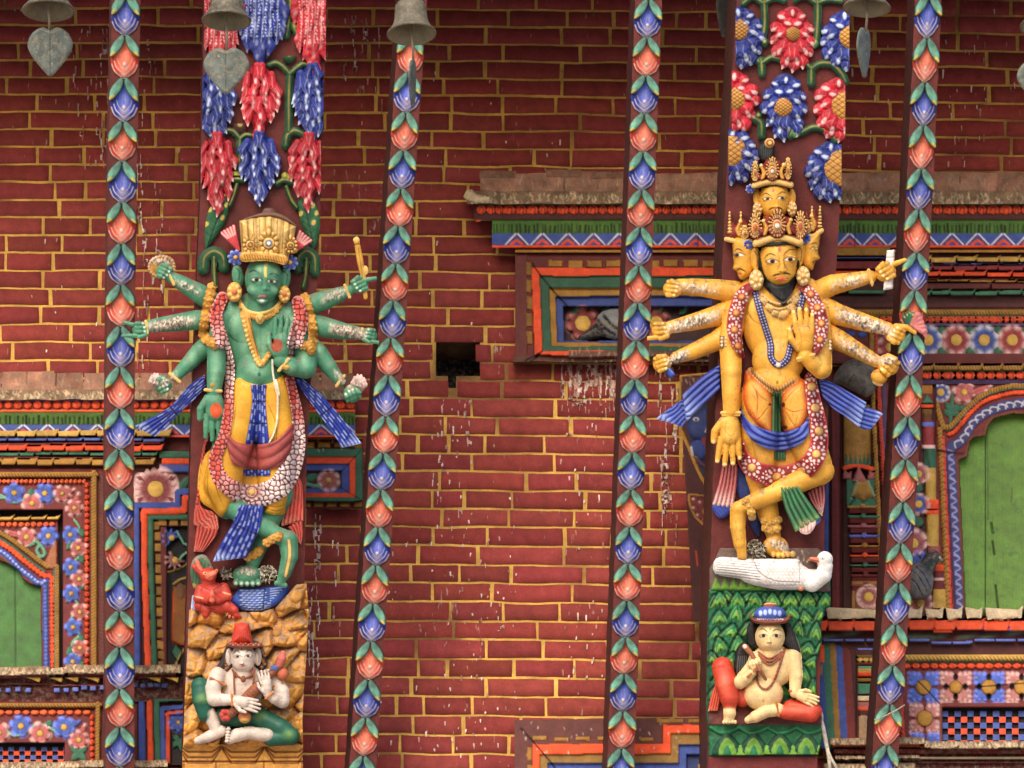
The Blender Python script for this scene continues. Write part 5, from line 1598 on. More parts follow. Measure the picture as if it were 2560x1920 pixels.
green_stem('stem', (([(714, 364), (718, 340), (736, 328), (758, 336)], 16), ([(728, 430), (732, 410), (730, 390)], 10)), B1, ((712, 440, 9, YG), (724, 444, 9, YG)))
green_stem('stem', (([(692, 460), (712, 450), (740, 462)], 12), ([(716, 468), (728, 500), (742, 520)], 9)), B1)
green_stem('stem', (([(572, 452), (592, 448), (606, 452)], 11), ([(592, 462), (584, 488), (574, 514)], 8)), B1)
green_stem('stem', (([(724, -40), (726, 20), (716, 90)], 14), ([(732, 60), (740, 84)], 10)), B1, ((738, 66, 9, YG),))
big_leaf('leaf', [(516, 626), (512, 580), (520, 530), (540, 500), (564, 482), (572, 500), (568, 540), (548, 580), (526, 610)], [(518, 622), (536, 570), (562, 492)], B1, ((561, 486), (548, 500), (567, 512), (525, 524), (556, 544), (516, 560)))
big_leaf('leaf', [(784, 622), (762, 580), (748, 540), (746, 500), (758, 480), (778, 494), (792, 520), (800, 552), (796, 590)], [(784, 616), (772, 560), (758, 490)], B1, ((752, 488), (768, 498), (782, 514), (752, 534), (792, 532), (784, 556)))
green_stem('curled_leaf', (([(508, 672), (512, 645), (534, 630), (556, 642), (560, 668)], 22), ([(535, 645), (536, 690), (538, 716)], 10)), B1)
green_stem('curled_leaf', (([(742, 672), (748, 644), (768, 630), (786, 645), (788, 680)], 20), ([(766, 648), (764, 690), (758, 718)], 10)), B1)

def rock_base():
    ROCK, CRV = lin((226, 158, 72)), lin((140, 82, 34))
    F = Fld(455, 1448, 778, 1872, 1.8)
    out = [(473, 1524), (600, 1530), (655, 1530), (690, 1518), (714, 1492), (740, 1462), (766, 1458), (772, 1530), (766, 1640), (760, 1720), (756, 1800), (758, 1866), (458, 1866), (462, 1740), (470, 1600)]
    def cf(X, Y, d):
        b, idn, ox, oy = worley(X + 30 * vn(X, Y, 60, 3) + 0.4 * Y, Y + 26 * vn(X, Y, 55, 8), 66, 5)
        a = (np.clip(1 - b / 13.0, 0, 1) ** 1.5 * (0.35 + 0.65 * vn(X, Y, 30, 4)))[..., None]
        return (ROCK * (0.7 + 0.5 * idn[..., None])) * (1 - a * 0.7) + CRV * a * 0.7
    def zf(X, Y, d):
        b, idn, ox, oy = worley(X + 30 * vn(X, Y, 60, 3) + 0.4 * Y, Y + 26 * vn(X, Y, 55, 8), 66, 5)
        b2, id2, o2, p2 = worley(X + 0.3 * Y, Y, 30, 9)
        th = idn * 6.28
        return 17 * np.clip(b / 26.0, 0, 1) + (np.cos(th) * ox + np.sin(th) * oy) * 0.55 + 5 * np.clip(b2 / 10.0, 0, 1)
    F.poly(out, 8, 8, 4, None, smooth=False, zf=zf, cf=cf)
    F.noise(1.5, 11, 3); F.dust(0.5, seed=5)
    F.mesh('rock_block', SS, M_PAINT, B1, zb=-30)
    F = Fld(450, 1856, 768, 2010, 1.8)
    F.rect(457, 1862, 758, 2000, 24, ROCK * 0.95, wob=2)
    for cx in (500, 608, 716):
        for k, c in enumerate((18, 32, 46)):
            F.stroke([(cx - 52, 1862 + c * 0.2), (cx - 30, 1862 + c), (cx + 30, 1862 + c), (cx + 52, 1862 + c * 0.2)], 4, CRV, bump=-5, smooth=False)
        F.ell(cx, 1864, 20, 12, 8, 20, 0, ROCK * 1.15)
    for x in (460, 540, 660, 755): F.stroke([(x, 1905), (x, 1990)], 3, CRV, bump=-3)
    F.stroke([(458, 1904), (758, 1904)], 4, CRV, bump=-6); F.noise(1.5, 9, 2)
    F.mesh('base_panel', SS, M_PAINT, B1, zb=-30)
rock_base()

EL2 = ipl([-200, 0, 400, 1000, 1400, 1920, 2300], [1845, 1842, 1818, 1790, 1776, 1768, 1762])
ER2 = ipl([-200, 0, 400, 1000, 1400, 1920, 2300], [2136, 2130, 2106, 2072, 2058, 2044, 2036])
ys_ = np.array([-170, 0, 400, 700, 1000, 1400, 1650, 1920, 2260.])
B2 = thing('carved_strut', SS(np.array([1910.]), np.array([2260.]), np.array([0.]))[0],
           'broad maroon strut with gold centred red and blue rosettes, carrying the yellow deity', 'strut')
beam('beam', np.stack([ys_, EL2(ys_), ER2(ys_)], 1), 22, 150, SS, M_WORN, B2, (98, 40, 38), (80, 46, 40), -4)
for cx, cy, w, h, rd, gx, gy, gr, sd in ((1848, 84, 118, 152, 0, 1848, 73, 26, 1), (1981, 88, 106, 162, 1, 1983, 84, 18, 2), (2112, 92, 112, 150, 0, 2128, 92, 30, 3),
                                         (1834, 246, 118, 156, 1, 1836, 247, 28, 4), (1962, 258, 104, 168, 0, 1958, 268, 23, 5), (2098, 264, 122, 160, 1, 2116, 263, 37, 6),
                                         (1828, 384, 130, 138, 0, 1827, 377, 38, 7), (2076, 420, 112, 150, 0, 2106, 420, 45, 8)):
    rosette('rosette', cx, cy, w, h, RED if rd else BLUE, RTIP if rd else BTIP, B2, float(EL2(cy)) + 2, float(ER2(cy)) - 1, gx, gy, gr, sd)
green_stem('stem', (([(1910, 0), (1912, 60), (1905, 105)], 14), ([(1858, 10), (1880, -6), (1906, 8)], 12), ([(1912, 8), (1935, -4), (1960, 2)], 12)), B2, ((1911, 106, 11, DG),))
green_stem('stem', (([(2044, 4), (2044, 50), (2040, 110)], 15), ([(1990, 0), (2014, -8), (2040, 8)], 12), ([(2046, 8), (2070, 0), (2104, 4)], 12)), B2, ((2036, 108, 12, lin((90, 150, 90))),))
green_stem('stem', (([(1905, 185), (1904, 160), (1902, 150)], 15), ([(1850, 155), (1872, 142), (1898, 156)], 13), ([(1906, 158), (1928, 144), (1948, 148)], 12)), B2)
green_stem('stem', (([(2028, 210), (2028, 180), (2028, 170)], 15), ([(1996, 152), (2012, 156), (2026, 172)], 11), ([(2030, 172), (2050, 160), (2080, 162), (2104, 186), (2114, 205)], 15)), B2, ((2020, 268, 13, DG), (1898, 270, 8, YG)))
green_stem('stem', (([(1850, 302), (1880, 296), (1902, 308), (1904, 340)], 16),), B2, ((1896, 290, 10, DG),))
green_stem('stem', (([(1976, 340), (1984, 326), (2000, 330)], 15), ([(2004, 332), (2036, 318), (2066, 328), (2090, 352)], 14)), B2, ((1988, 326, 17, lin((110, 150, 90))),))

def green_base():
    D, G, Lg, Ye = lin((18, 62, 44)), lin((36, 116, 74)), lin((120, 172, 64)), lin((190, 190, 80))
    F = Fld(1760, 1464, 2086, 1900, 1.8)
    out = [(1773, 1473), (2077, 1480), (2076, 1516), (2062, 1524), (2052, 1567), (2054, 1606), (2040, 1655), (2040, 1731), (2053, 1780), (2057, 1801), (2057, 1843), (2046, 1888), (1772, 1890), (1766, 1760), (1768, 1585)]
    F.poly(out, 10, 8, 0, G * 0.8, smooth=False)
    cl = F.pdist(np.array(out, float), (slice(None), slice(None)))
    F.clip = cl + 2
    def lf(cx, cy, w, h, k=1.0, a=0.0):
        c, s = math.cos(a), math.sin(a)
        R = lambda *pp: [(cx + (u * c - v * s) * w, cy + (u * s + v * c) * h) for u, v in pp]
        F.poly(R((0, -1.1), (0.55, -0.5), (0.95, 0.2), (0.7, 0.6), (0.25, 0.45), (0, 0.75), (-0.25, 0.45), (-0.7, 0.6), (-0.95, 0.2), (-0.55, -0.5)), 9, 10, 4, G * k)
        F.stroke(R((-1.0, 0.3), (-0.6, -0.5), (0, -1.1), (0.6, -0.5), (1.0, 0.3)), 5, D * 0.7, bump=-3)
        F.poly(R((0, -0.55), (0.38, -0.1), (0.42, 0.25), (0, 0.1), (-0.42, 0.25), (-0.38, -0.1)), 7, 7, 10, Lg * 0.8)
        for p in ((-0.7, 0.1), (0.7, 0.1)): F.stroke(R((p[0] * 0.9, 0.4), (p[0] * 0.85, -0.05), (p[0] * 0.3, -0.7)), 3, Lg * 0.7, fade=0.8, bump=1.5, taper=True)
        F.stroke(R((0, 0.6), (0, 0.0)), 2.4, D, bump=-1.5)
    for j in range(7):
        y = 1508 + j * 38
        for i in range(8):
            rr = random.Random(i * 31 + j)
            if y < 1750: lf(1784 + i * 42 + (21 if j % 2 else 0) + rr.uniform(-7, 7), y + rr.uniform(-8, 8), 24 + rr.uniform(-5, 6), 27 + rr.uniform(-5, 8), rr.uniform(0.6, 1.3), rr.uniform(-0.35, 0.35))
    for i in range(7): lf(1800 + i * 44, 1508, 24, 28, 1.1)
    F.rect(1770, 1755, 2054, 1812, 14, lin((104, 50, 48)), 22)
    F.rect(1768, 1810, 2060, 1892, 16, G * 0.8, wob=1.5)
    for i in range(4):
        F.ribbon([(1776 + i * 72, 1818), (1800 + i * 72, 1832), (1826 + i * 72, 1828), (1850 + i * 72, 1816)], 9, 5, 16, G * 1.2); F.stroke([(1776 + i * 72, 1826), (1812 + i * 72, 1840), (1850 + i * 72, 1824)], 2.5, D, bump=-2)
    for i in range(4):
        cx = 1818 + i * 66
        F.poly([(cx, 1832), (cx + 30, 1860), (cx + 34, 1890), (cx - 34, 1890), (cx - 30, 1860)], 10, 12, 16, D * 1.3)
        F.poly([(cx, 1842), (cx + 20, 1864), (cx + 20, 1890), (cx - 20, 1890), (cx - 20, 1864)], 7, 10, 22, Lg * 0.8)
        F.poly([(cx, 1862), (cx + 9, 1878), (cx + 8, 1892), (cx - 8, 1892), (cx - 9, 1878)], 5, 6, 27, G)
        F.poly([(cx + 33, 1862), (cx + 46, 1880), (cx + 46, 1892), (cx + 20, 1892), (cx + 20, 1880)], 6, 7, 20, Lg)
    F.stroke([(1768, 1480), (1772, 1700), (1770, 1888)], 7, D * 0.8, soft=3, fade=0.8)
    F.noise(1.5, 10, 3); F.mottle(0.2, 22, 5)
    F.clip = None
    F.mesh('leaf_block', SS, M_PAINT, B2, zb=-40)
    F = Fld(1764, 1884, 2060, 2020, 2)
    F.rect(1772, 1891, 2043, 2010, 8, lin((124, 46, 46)))
    F.mesh('base_panel', SS, M_PAINT, B2, zb=-30)
    F = Fld(1770, 1370, 2080, 1480, 1.8)      # the slab under the goose
    F.poly([(1788, 1398), (1800, 1368), (2030, 1358), (2052, 1376), (2072, 1402), (2076, 1478), (1774, 1474), (1774, 1420)], 10, 8, 2, lin((112, 92, 82)), smooth=False)
    F.rect(1776, 1432, 2076, 1478, 8, G)
    for i in range(6): F.poly([(1776 + i * 22, 1476), (1790 + i * 22, 1440), (1806 + i * 22, 1476)], 7, 8, 9, Lg * 0.8, smooth=False)
    F.rect(1990, 1400, 2072, 1440, 4, lin((110, 40, 40)))
    F.noise(1.2, 9, 4); F.droppings(1830, 1370, 2030, 1410, 60, 4, lmin=3, lmax=10)
    F.mesh('top_slab', SS, M_WORN, B2, zb=-40)
green_base()
# ------------------------------------------------------------------ carved figures: shared tools
def blur(a, n):
    for _ in range(n):
        p = np.pad(a, 1, mode='edge')
        a = (p[:-2, 1:-1] + p[2:, 1:-1] + p[1:-1, :-2] + p[1:-1, 2:] + 2 * a) / 6
    return a
def snap(B, floor=0.0, bl=4):
    f = B.like(floor)
    f.base = blur(f.base, bl)
    f.zm = f.base - 4.0
    return f
def pleats(F, Lp, Rp, n, h, col, lite, w=0.0, dash=0.0, tipw=0.0, seed=1, k=0.0, bands=(), dark=0.45):
    """cloth falling in flutes between a left and a right edge (both listed from top to hem)"""
    A, Bq = spl(Lp, False, 8), spl(Rp, False, 8)
    def rs(p, m=40):
        d = np.concatenate([[0], np.cumsum(np.hypot(*np.diff(p, axis=0).T))])
        return np.stack([np.interp(np.linspace(0, d[-1], m), d, p[:, 0]), np.interp(np.linspace(0, d[-1], m), d, p[:, 1])], 1)
    A, Bq = rs(A), rs(Bq)
    mid = (A + Bq) / 2
    poly = np.vstack([A, Bq[::-1]])
    q = F.w(poly[:, 0].min(), poly[:, 1].min(), poly[:, 0].max(), poly[:, 1].max())
    d = F.pdist(poly, q)
    dd, al, T = F.sdist(mid, q)
    t = np.clip(al / T, 0, 1) * 39
    i = np.clip(t.astype(int), 0, 38); f = t - i
    la = A[i] * (1 - f[..., None]) + A[i + 1] * f[..., None]
    ra = Bq[i] * (1 - f[..., None]) + Bq[i + 1] * f[..., None]
    e = ra - la
    u = np.clip(((F.X[q] - la[..., 0]) * e[..., 0] + (F.Y[q] - la[..., 1]) * e[..., 1]) / ((e ** 2).sum(-1) + 1e-6), 0, 1)
    ph = u * n
    fl = np.abs(np.sin(np.pi * ph)) ** 0.5
    cell = np.floor(ph)
    tt = t / 39
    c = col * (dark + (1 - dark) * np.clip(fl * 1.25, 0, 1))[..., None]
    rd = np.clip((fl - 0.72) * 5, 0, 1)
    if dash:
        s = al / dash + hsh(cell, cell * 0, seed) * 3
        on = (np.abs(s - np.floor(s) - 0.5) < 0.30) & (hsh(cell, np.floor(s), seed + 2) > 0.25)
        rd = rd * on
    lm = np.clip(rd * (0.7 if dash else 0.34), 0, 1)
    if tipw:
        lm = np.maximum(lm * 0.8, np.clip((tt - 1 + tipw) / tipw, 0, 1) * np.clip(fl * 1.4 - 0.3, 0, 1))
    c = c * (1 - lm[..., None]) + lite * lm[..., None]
    for b in bands:
        m = (np.abs(tt - b) < 0.012)[..., None]
        c = np.where(m, col * 0.3, c)
    z = w + h * 0.6 * np.clip(-d / 5, 0, 1) ** 0.5 + h * fl
    F.put(q, d, z, c, k, np.full(d.shape, float(w)))
def hand(F, x, y, ang, L, thumb, col, w=0.0, spread=6.0, nail=None, curl=0.0, lift=0.0):
    """an open hand: palm, four unequal fingers and a thumb set at the side of the palm. ang points to the fingertips; thumb is +1 or -1."""
    a = math.radians(ang)
    ux, uy = math.cos(a), math.sin(a)
    vx, vy = -uy * thumb, ux * thumb
    P = lambda s, c: (x + ux * s * L + vx * c * L, y + uy * s * L + vy * c * L)
    F.chain([P(0, 0) + (L * 0.14, w), P(0.22, 0) + (L * 0.20, w + 2), P(0.42, -0.01) + (L * 0.21, w + 3)], col, 4, 0.75)
    for i, (c, l) in enumerate(((0.165, 0.44), (0.055, 0.50), (-0.06, 0.47), (-0.165, 0.36))):
        s = math.radians(spread * (1.5 - i)) * thumb
        bx, by = P(0.48, c)
        dx, dy = ux * math.cos(s) - uy * math.sin(s), uy * math.cos(s) + ux * math.sin(s)
        r = L * 0.062
        m = (bx + dx * L * l * 0.5, by + dy * L * l * 0.5)
        e = (bx + dx * L * l * (1 - 0.35 * curl), by + dy * L * l * (1 - 0.35 * curl))
        F.chain([(bx, by, r * 1.1, w + 5), m + (r, w + 6 + lift * 0.5 + curl * 6), e + (r * 0.75, w + 5 + lift - curl * 5)], col, 1.0, 1.0)
        F.stroke([m, (bx + dx * L * 0.06, by + dy * L * 0.06)], 0.01, None)
        if nail is not None: F.dot(e[0], e[1], r * 0.6, nail, r * 0.5, fade=0.8, soft=1)
        if i < 3:
            c2 = c - 0.057
            p0, p1 = P(0.50, c2), P(0.50 + l * 0.75, c2 * 1.15)
            F.stroke([p0, p1], 1.6, np.asarray(col) * 0.35, fade=0.75, smooth=False)
    F.chain([P(0.12, 0.13) + (L * 0.085, w + 4), P(0.34, 0.29) + (L * 0.075, w + 7), P(0.53, 0.31) + (L * 0.055, w + 8)], col, 2.5, 1.0)
    if nail is not None: F.dot(*P(0.55, 0.31), L * 0.035, nail, fade=0.8, soft=1)
def fist(F, x, y, ang, r, col, w=0.0, nail=None, point=False, side=1):
    """a closed hand: four curled fingers across the front of the palm and the thumb over them"""
    a = math.radians(ang)
    ux, uy = math.cos(a), math.sin(a)
    vx, vy = -uy * side, ux * side
    F.ell(x, y, r * 1.05, r * 0.95, r * 0.8, w, ang, col, 4)
    for i in range(4):
        c = (i - 1.5) * 0.46
        l = (0.95, 1.05, 1.0, 0.8)[i]
        bx, by = x + vx * c * r + ux * r * 0.55, y + vy * c * r + uy * r * 0.55
        ex, ey = x + vx * c * r - ux * r * (l - 0.62), y + vy * c * r - uy * r * (l - 0.62)
        if point and i == 0:
            F.chain([(bx, by, r * 0.25, w + r * 0.5), (bx + ux * r * 0.8, by + uy * r * 0.8, r * 0.22, w + r * 0.4), (bx + ux * r * 1.6, by + uy * r * 1.6, r * 0.15, w + r * 0.3)], col, 1)
            continue
        F.chain([(bx, by, r * 0.26, w + r * 0.45), ((bx + ex) / 2, (by + ey) / 2, r * 0.26, w + r * 0.72), (ex, ey, r * 0.21, w + r * 0.62)], col, 0.6)
        if nail is not None: F.dot(ex, ey, r * 0.15, nail, fade=0.85, soft=1)
        if i: F.stroke([(bx - vx * 0.23 * r, by - vy * 0.23 * r), (ex - vx * 0.23 * r, ey - vy * 0.23 * r)], 1.5, np.asarray(col) * 0.35, fade=0.8, smooth=False)
    F.chain([(x - vx * r * 0.6 - ux * r * 0.5, y - vy * r * 0.6 - uy * r * 0.5, r * 0.3, w + r * 0.5), (x - vx * r * 0.85 + ux * r * 0.2, y - vy * r * 0.85 + uy * r * 0.2, r * 0.24, w + r * 0.75)], col, 1.5)
def eye(F, x, y, rw, look, brow, lid=0.0, white=None, s=1.0, iris=None):
    """painted eye: white, iris, lids and an arched brow; brow is (dx0, dy0, dx1, dy1, dx2, dy2)"""
    K = lin((24, 20, 22))
    wt = white if white is not None else lin((222, 214, 190))
    F.ell(x, y - rw * 0.1, rw * 1.25, rw * 0.75, rw * 0.3, F.z[int((y - F.y0) / F.res), int((x - F.x0) / F.res)] - 1.5, lid, None, 2)
    F.dot(x, y + rw * 0.04, rw, wt, rw * 0.28, rot=lid, soft=0.8)
    F.dot(x + look * rw, y + rw * 0.02, rw * 0.5, K if iris is None else iris, rw * 0.38, soft=0.7)
    c, n = math.cos(math.radians(lid)), math.sin(math.radians(lid))
    pt = lambda a, b: (x + a * rw * c - b * rw * n, y + a * rw * n + b * rw * c)
    F.stroke([pt(-1.25, 0.12), pt(-0.5, -0.42), pt(0.3, -0.46), pt(1.35, -0.02)], 2.2 * s, K, fade=0.95)
    F.stroke([pt(-0.9, 0.3), pt(0, 0.46), pt(0.9, 0.28)], 1.1 * s, K, fade=0.5)
    F.stroke([pt(-1.2, -0.35), pt(0, -0.95), pt(1.2, -0.5)], 1.2 * s, K, fade=0.35)
    b = brow
    F.stroke([(x + b[0], y + b[1]), (x + b[2], y + b[3]), (x + b[4], y + b[5])], 3.0 * s, K, taper=True, bump=0.5)
def mouth(F, x, y, w, col, dark, s=1.0, smile=1.5):
    F.ell(x, y + 1.5 * s, w, 4.5 * s, 3.5 * s, F.z[int((y - F.y0) / F.res), int((x - F.x0) / F.res)] - 1.0, 0, None, 1.5)
    F.dot(x, y - 1.2 * s, w, col, 2.6 * s, soft=1); F.dot(x, y + 2.6 * s, w * 0.72, col, 2.8 * s, soft=1)
    F.stroke([(x - w * 1.08, y - smile * s), (x - w * 0.4, y + 0.8 * s), (x, y + 0.2 * s), (x + w * 0.4, y + 0.8 * s), (x + w * 1.08, y - smile * s)], 1.3 * s, dark)
def nose(F, x, y0, y1, wd, w, col, lean=0.0):
    F.chain([(x, y0, wd * 0.42, w), (x + lean * 0.5, (y0 + y1) / 2, wd * 0.5, w + 2.5), (x + lean, y1, wd * 0.62, w + 5.5)], col, 3.5, 0.9)
    for s in (-1, 1):
        F.ell(x + lean + s * wd * 0.62, y1 + 0.5, wd * 0.42, wd * 0.36, wd * 0.4, w + 3, 0, col, 2)
        F.dot(x + lean + s * wd * 0.42, y1 + wd * 0.5, 1.6, np.asarray(col) * 0.25, 1.2, fade=0.8)
def bracelet(F, x, y, ang, half, col, wd=8, w=0.0):
    a = math.radians(ang)
    F.ribbon([(x - math.cos(a) * half, y - math.sin(a) * half), (x, y), (x + math.cos(a) * half, y + math.sin(a) * half)], wd, wd * 0.5, w, col)
def scallops(F, pts, r, step, col, w=0.0, seed=1):
    """a strip of small gilt blossoms"""
    p = spl(pts, False, 10)
    d = np.concatenate([[0], np.cumsum(np.hypot(*np.diff(p, axis=0).T))])
    F.ribbon(p, r * 1.7, r * 0.3, w, col * 0.55, raw=True)
    rr = random.Random(seed)
    for t in np.arange(0, d[-1], step):
        x, y = np.interp(t, d, p[:, 0]), np.interp(t, d, p[:, 1])
        for a in range(5):
            th = a * 1.257 + rr.uniform(-.2, .2)
            F.ell(x + math.cos(th) * r * 0.55, y + math.sin(th) * r * 0.55, r * 0.42, r * 0.42, r * 0.35, w + 2, 0, col * rr.uniform(0.85, 1.1), 0)
        F.ell(x, y, r * 0.38, r * 0.38, r * 0.45, w + 4, 0, col * 1.1, 0)
        F.stroke([(x + r * math.cos(a), y + r * math.sin(a)) for a in np.linspace(0, 6.28, 9)], 1.2, col * 0.22, fade=0.6)
def crust(F, x0, y0, x1, y1, hw, n, seed, amt=1.0):
    """droppings streaked over a forearm"""
    r = random.Random(seed)
    L = math.hypot(x1 - x0, y1 - y0); ux, uy = (x1 - x0) / L, (y1 - y0) / L
    for i in range(int(n * 2.1)):
        t = r.uniform(-0.08, 1.06); c = r.uniform(-1, 0.75) * (0.6 + 0.4 * r.random())
        x, y = x0 + (x1 - x0) * t, y0 + (y1 - y0) * t + c * hw
        l = r.uniform(4, 13)
        col = lin((240, 220, 198)) * (r.uniform(0.55, 1.1) if r.random() < 0.75 else 0.2)
        F.stroke([(x, y), (x + r.uniform(-3, 3), y + l * 0.5), (x + r.uniform(-4, 4), y + l)], r.uniform(1.6, 4.4), col, bump=r.uniform(0.8, 3.4), taper=True, fade=min(1, r.uniform(0.5, 1.1) * amt * (0.25 + 0.95 * math.sin(math.pi * min(1, max(0, t))))))

GOLD, LGOLD, DGOLD = lin((206, 148, 62)), lin((236, 190, 108)), lin((120, 74, 26))
KB = lin((24, 20, 22))

# ------------------------------------------------------------------ the green deity
def green_deity():
    SK, SKL, SKD = lin((76, 136, 104)), lin((158, 206, 164)), lin((36, 80, 62))
    T = thing('deity_statue', SS(np.array([640.]), np.array([1462.]), np.array([0.]))[0],
              'green painted eight armed wooden deity with tall gold crown and yellow skirt', 'statue')
    NL = lin((214, 226, 206))
    B = Fld(282, 586, 946, 1474, 1.6)
    # trunk and thighs
    B.ell(650, 842, 92, 118, 40, 18, 0, SK, 8)
    B.ell(578, 792, 28, 44, 30, 16, 12, SK, 8); B.ell(722, 796, 28, 44, 30, 16, -10, SK, 8)
    B.ell(612, 820, 42, 38, 16, 42, 0, SK, 12); B.ell(692, 822, 40, 38, 16, 42, 0, SK, 12)
    B.ell(648, 926, 62, 52, 40, 26, 0, SK, 12)
    B.chain([(622, 960, 46, 14), (590, 1080, 52, 18), (556, 1210, 46, 22), (568, 1268, 30, 24)], SK, 8)
    B.chain([(682, 960, 44, 14), (690, 1090, 50, 16), (690, 1240, 42, 14), (668, 1320, 24, 12)], SK, 8)
    T0 = snap(B, 6, 5)
    # legs: one bears the weight, the other crosses in front with its toes down
    B.chain([(672, 1290, 25, 10), (652, 1360, 20, 12), (632, 1405, 18, 14)], SK, 4)
    B.ell(617, 1438, 36, 26, 26, 16, 0, SK, 5)
    for i in range(5): B.ell(590 + i * 14, 1456 + (2 if i in (1, 2, 3) else 0), 7.5, 9, 9, 30, 0, SK, 1.5); B.dot(590 + i * 14, 1459, 4.5, NL, 4, fade=0.8, soft=1)
    B.chain([(575, 1262, 27, 34), (620, 1296, 27, 42), (690, 1336, 21, 46), (716, 1348, 23, 46)], SK, 5)
    B.chain([(720, 1350, 25, 44), (724, 1392, 21, 44), (712, 1432, 16, 42), (700, 1456, 10, 38)], SK, 4)
    for i in range(4): B.ell(700 + i * 8 - 10, 1458 + i * 1.5, 5, 6, 6, 40, 0, SK, 1)
    # the two main arms
    B.chain([(556, 800, 27, 26), (544, 862, 25, 34), (540, 930, 23, 40), (535, 978, 18, 44)], SK, 5)
    hand(B, 535, 980, 88, 122, 1, SK, 44, 3, None)
    B.chain([(742, 810, 28, 24), (762, 876, 29, 34), (764, 920, 27, 46)], SK, 6)
    B.chain([(764, 920, 27, 46), (730, 916, 24, 60), (702, 902, 19, 70)], SK, 5)
    hand(B, 700, 898, 276, 108, -1, SK, 74, 3, None)
    # six more arms spread like a fan
    arms = (((548, 766, 26, 2), (500, 735, 25, 8), (462, 712, 20, 16), (426, 692, 15, 22)), ((540, 800, 26, 0), (492, 800, 25, 6), (430, 808, 21, 14), (376, 815, 16, 20)), ((536, 846, 26, 0), (498, 880, 23, 6), (462, 918, 18, 14), (440, 940, 14, 18)),
            ((760, 768, 26, 2), (806, 752, 25, 8), (846, 738, 20, 16), (870, 728, 15, 22)), ((768, 806, 28, 0), (812, 818, 26, 6), (860, 828, 21, 14), (904, 834, 15, 20)), ((770, 858, 26, 0), (796, 884, 25, 6), (824, 920, 20, 14), (850, 952, 14, 18)))
    for a in arms: B.chain(a, SK, 5)
    fist(B, 412, 680, 205, 21, SK, 24, NL, side=-1)
    fist(B, 353, 824, 180, 22, SK, 22, NL, True, side=1)
    B.chain([(332, 812, 6, 28), (312, 806, 4.5, 28)], SK, 1)
    fist(B, 408, 962, 150, 22, SK, 20, NL, side=-1)
    fist(B, 898, 712, -25, 22, SK, 24, NL, side=1); B.chain([(916, 700, 7, 30), (938, 696, 5, 28)], SK, 1)
    fist(B, 922, 838, 10, 20, SK, 22, NL, True, side=-1)
    fist(B, 880, 984, 70, 22, SK, 20, NL, side=1)
    # neck and head
    B.chain([(651, 790, 40, 26), (653, 745, 33, 34)], SK, 6)
    B.ell(659, 698, 47, 60, 54, 40, 0, SK, 8); B.ell(657, 730, 35, 32, 50, 42, 0, SK, 8)
    B.ell(656, 753, 15, 9, 12, 78, 0, SK, 6); B.ell(634, 724, 17, 14, 6, 76, 0, SK, 10); B.ell(680, 726, 16, 14, 6, 76, 0, SK, 10)
    for x, y, a in ((594, 690, -6), (712, 698, 8)):
        B.ell(x, y, 14, 30, 14, 36, a, SK, 2); B.ell(x, y - 3, 7, 18, -6, 46, a, SKD, 0); B.stroke([(x - 5, y - 20), (x + 6, y - 10), (x + 4, y + 10)], 2.5, SKD, bump=-2)
    B.c = B.c * (0.9 + 0.2 * vn(B.X, B.Y, 26, 4))[..., None]
    nose(B, 661, 686, 722, 10, 84, SK, 1.5)
    eye(B, 641, 699, 12, 0.05, (-24, -16, -6, -23, 11, -14), 3); eye(B, 679, 703, 11, -0.02, (-10, -14, 6, -20, 20, -10), 5)
    for s_ in (-1, 1): B.stroke([(661 + s_ * 7, 690), (662 + s_ * 7, 708), (663 + s_ * 12, 720), (663 + s_ * 11, 727)], 2.4, SKD, fade=0.55, soft=2)
    B.stroke([(634, 742), (640, 752), (656, 760), (672, 753), (680, 744)], 3, SKD, fade=0.3, soft=3)
    mouth(B, 656, 741, 12, lin((150, 70, 76)), lin((50, 40, 40)))
    B.dot(655, 752, 6, lin((216, 226, 214)), 4, fade=0.7, soft=2)
    B.stroke([(665, 660), (663, 676), (664, 690)], 7, lin((216, 190, 90)), soft=1.2)
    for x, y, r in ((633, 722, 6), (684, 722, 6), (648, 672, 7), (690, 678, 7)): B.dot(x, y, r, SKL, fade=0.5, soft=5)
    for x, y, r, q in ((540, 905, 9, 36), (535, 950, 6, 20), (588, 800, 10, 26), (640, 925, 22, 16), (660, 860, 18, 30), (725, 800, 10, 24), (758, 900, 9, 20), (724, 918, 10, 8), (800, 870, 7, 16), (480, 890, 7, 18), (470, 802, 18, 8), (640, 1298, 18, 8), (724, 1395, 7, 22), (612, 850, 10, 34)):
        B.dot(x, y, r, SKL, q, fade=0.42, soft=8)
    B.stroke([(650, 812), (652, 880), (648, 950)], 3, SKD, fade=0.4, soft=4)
    B.dot(648, 936, 4, SKD, 5, fade=0.8)
    B.dot(540, 1026, 15, lin((206, 84, 40)), 19, soft=1); B.dot(692, 864, 15, lin((166, 74, 48)), 17, soft=1)
    for (x0, y0, x1, y1, hw, n, s, am) in ((500, 728, 440, 700, 12, 45, 1, 0.6), (480, 800, 376, 812, 15, 170, 2, 1), (440, 935, 400, 960, 14, 40, 3, 0.8), (806, 745, 866, 724, 14, 70, 4, 0.5), (830, 818, 912, 832, 15, 180, 5, 1), (838, 930, 880, 968, 12, 50, 6, 0.9), (596, 1425, 640, 1425, 10, 40, 7, 0.6)):
        crust(B, x0, y0, x1, y1, hw, n, s, am)
    for a, c in (((535, 1004), (556, 1050)), ((690, 880), (705, 850))): B.stroke([a, ((a[0] + c[0]) / 2 + 3, (a[1] + c[1]) / 2), c], 1.5, SKD, fade=0.5)
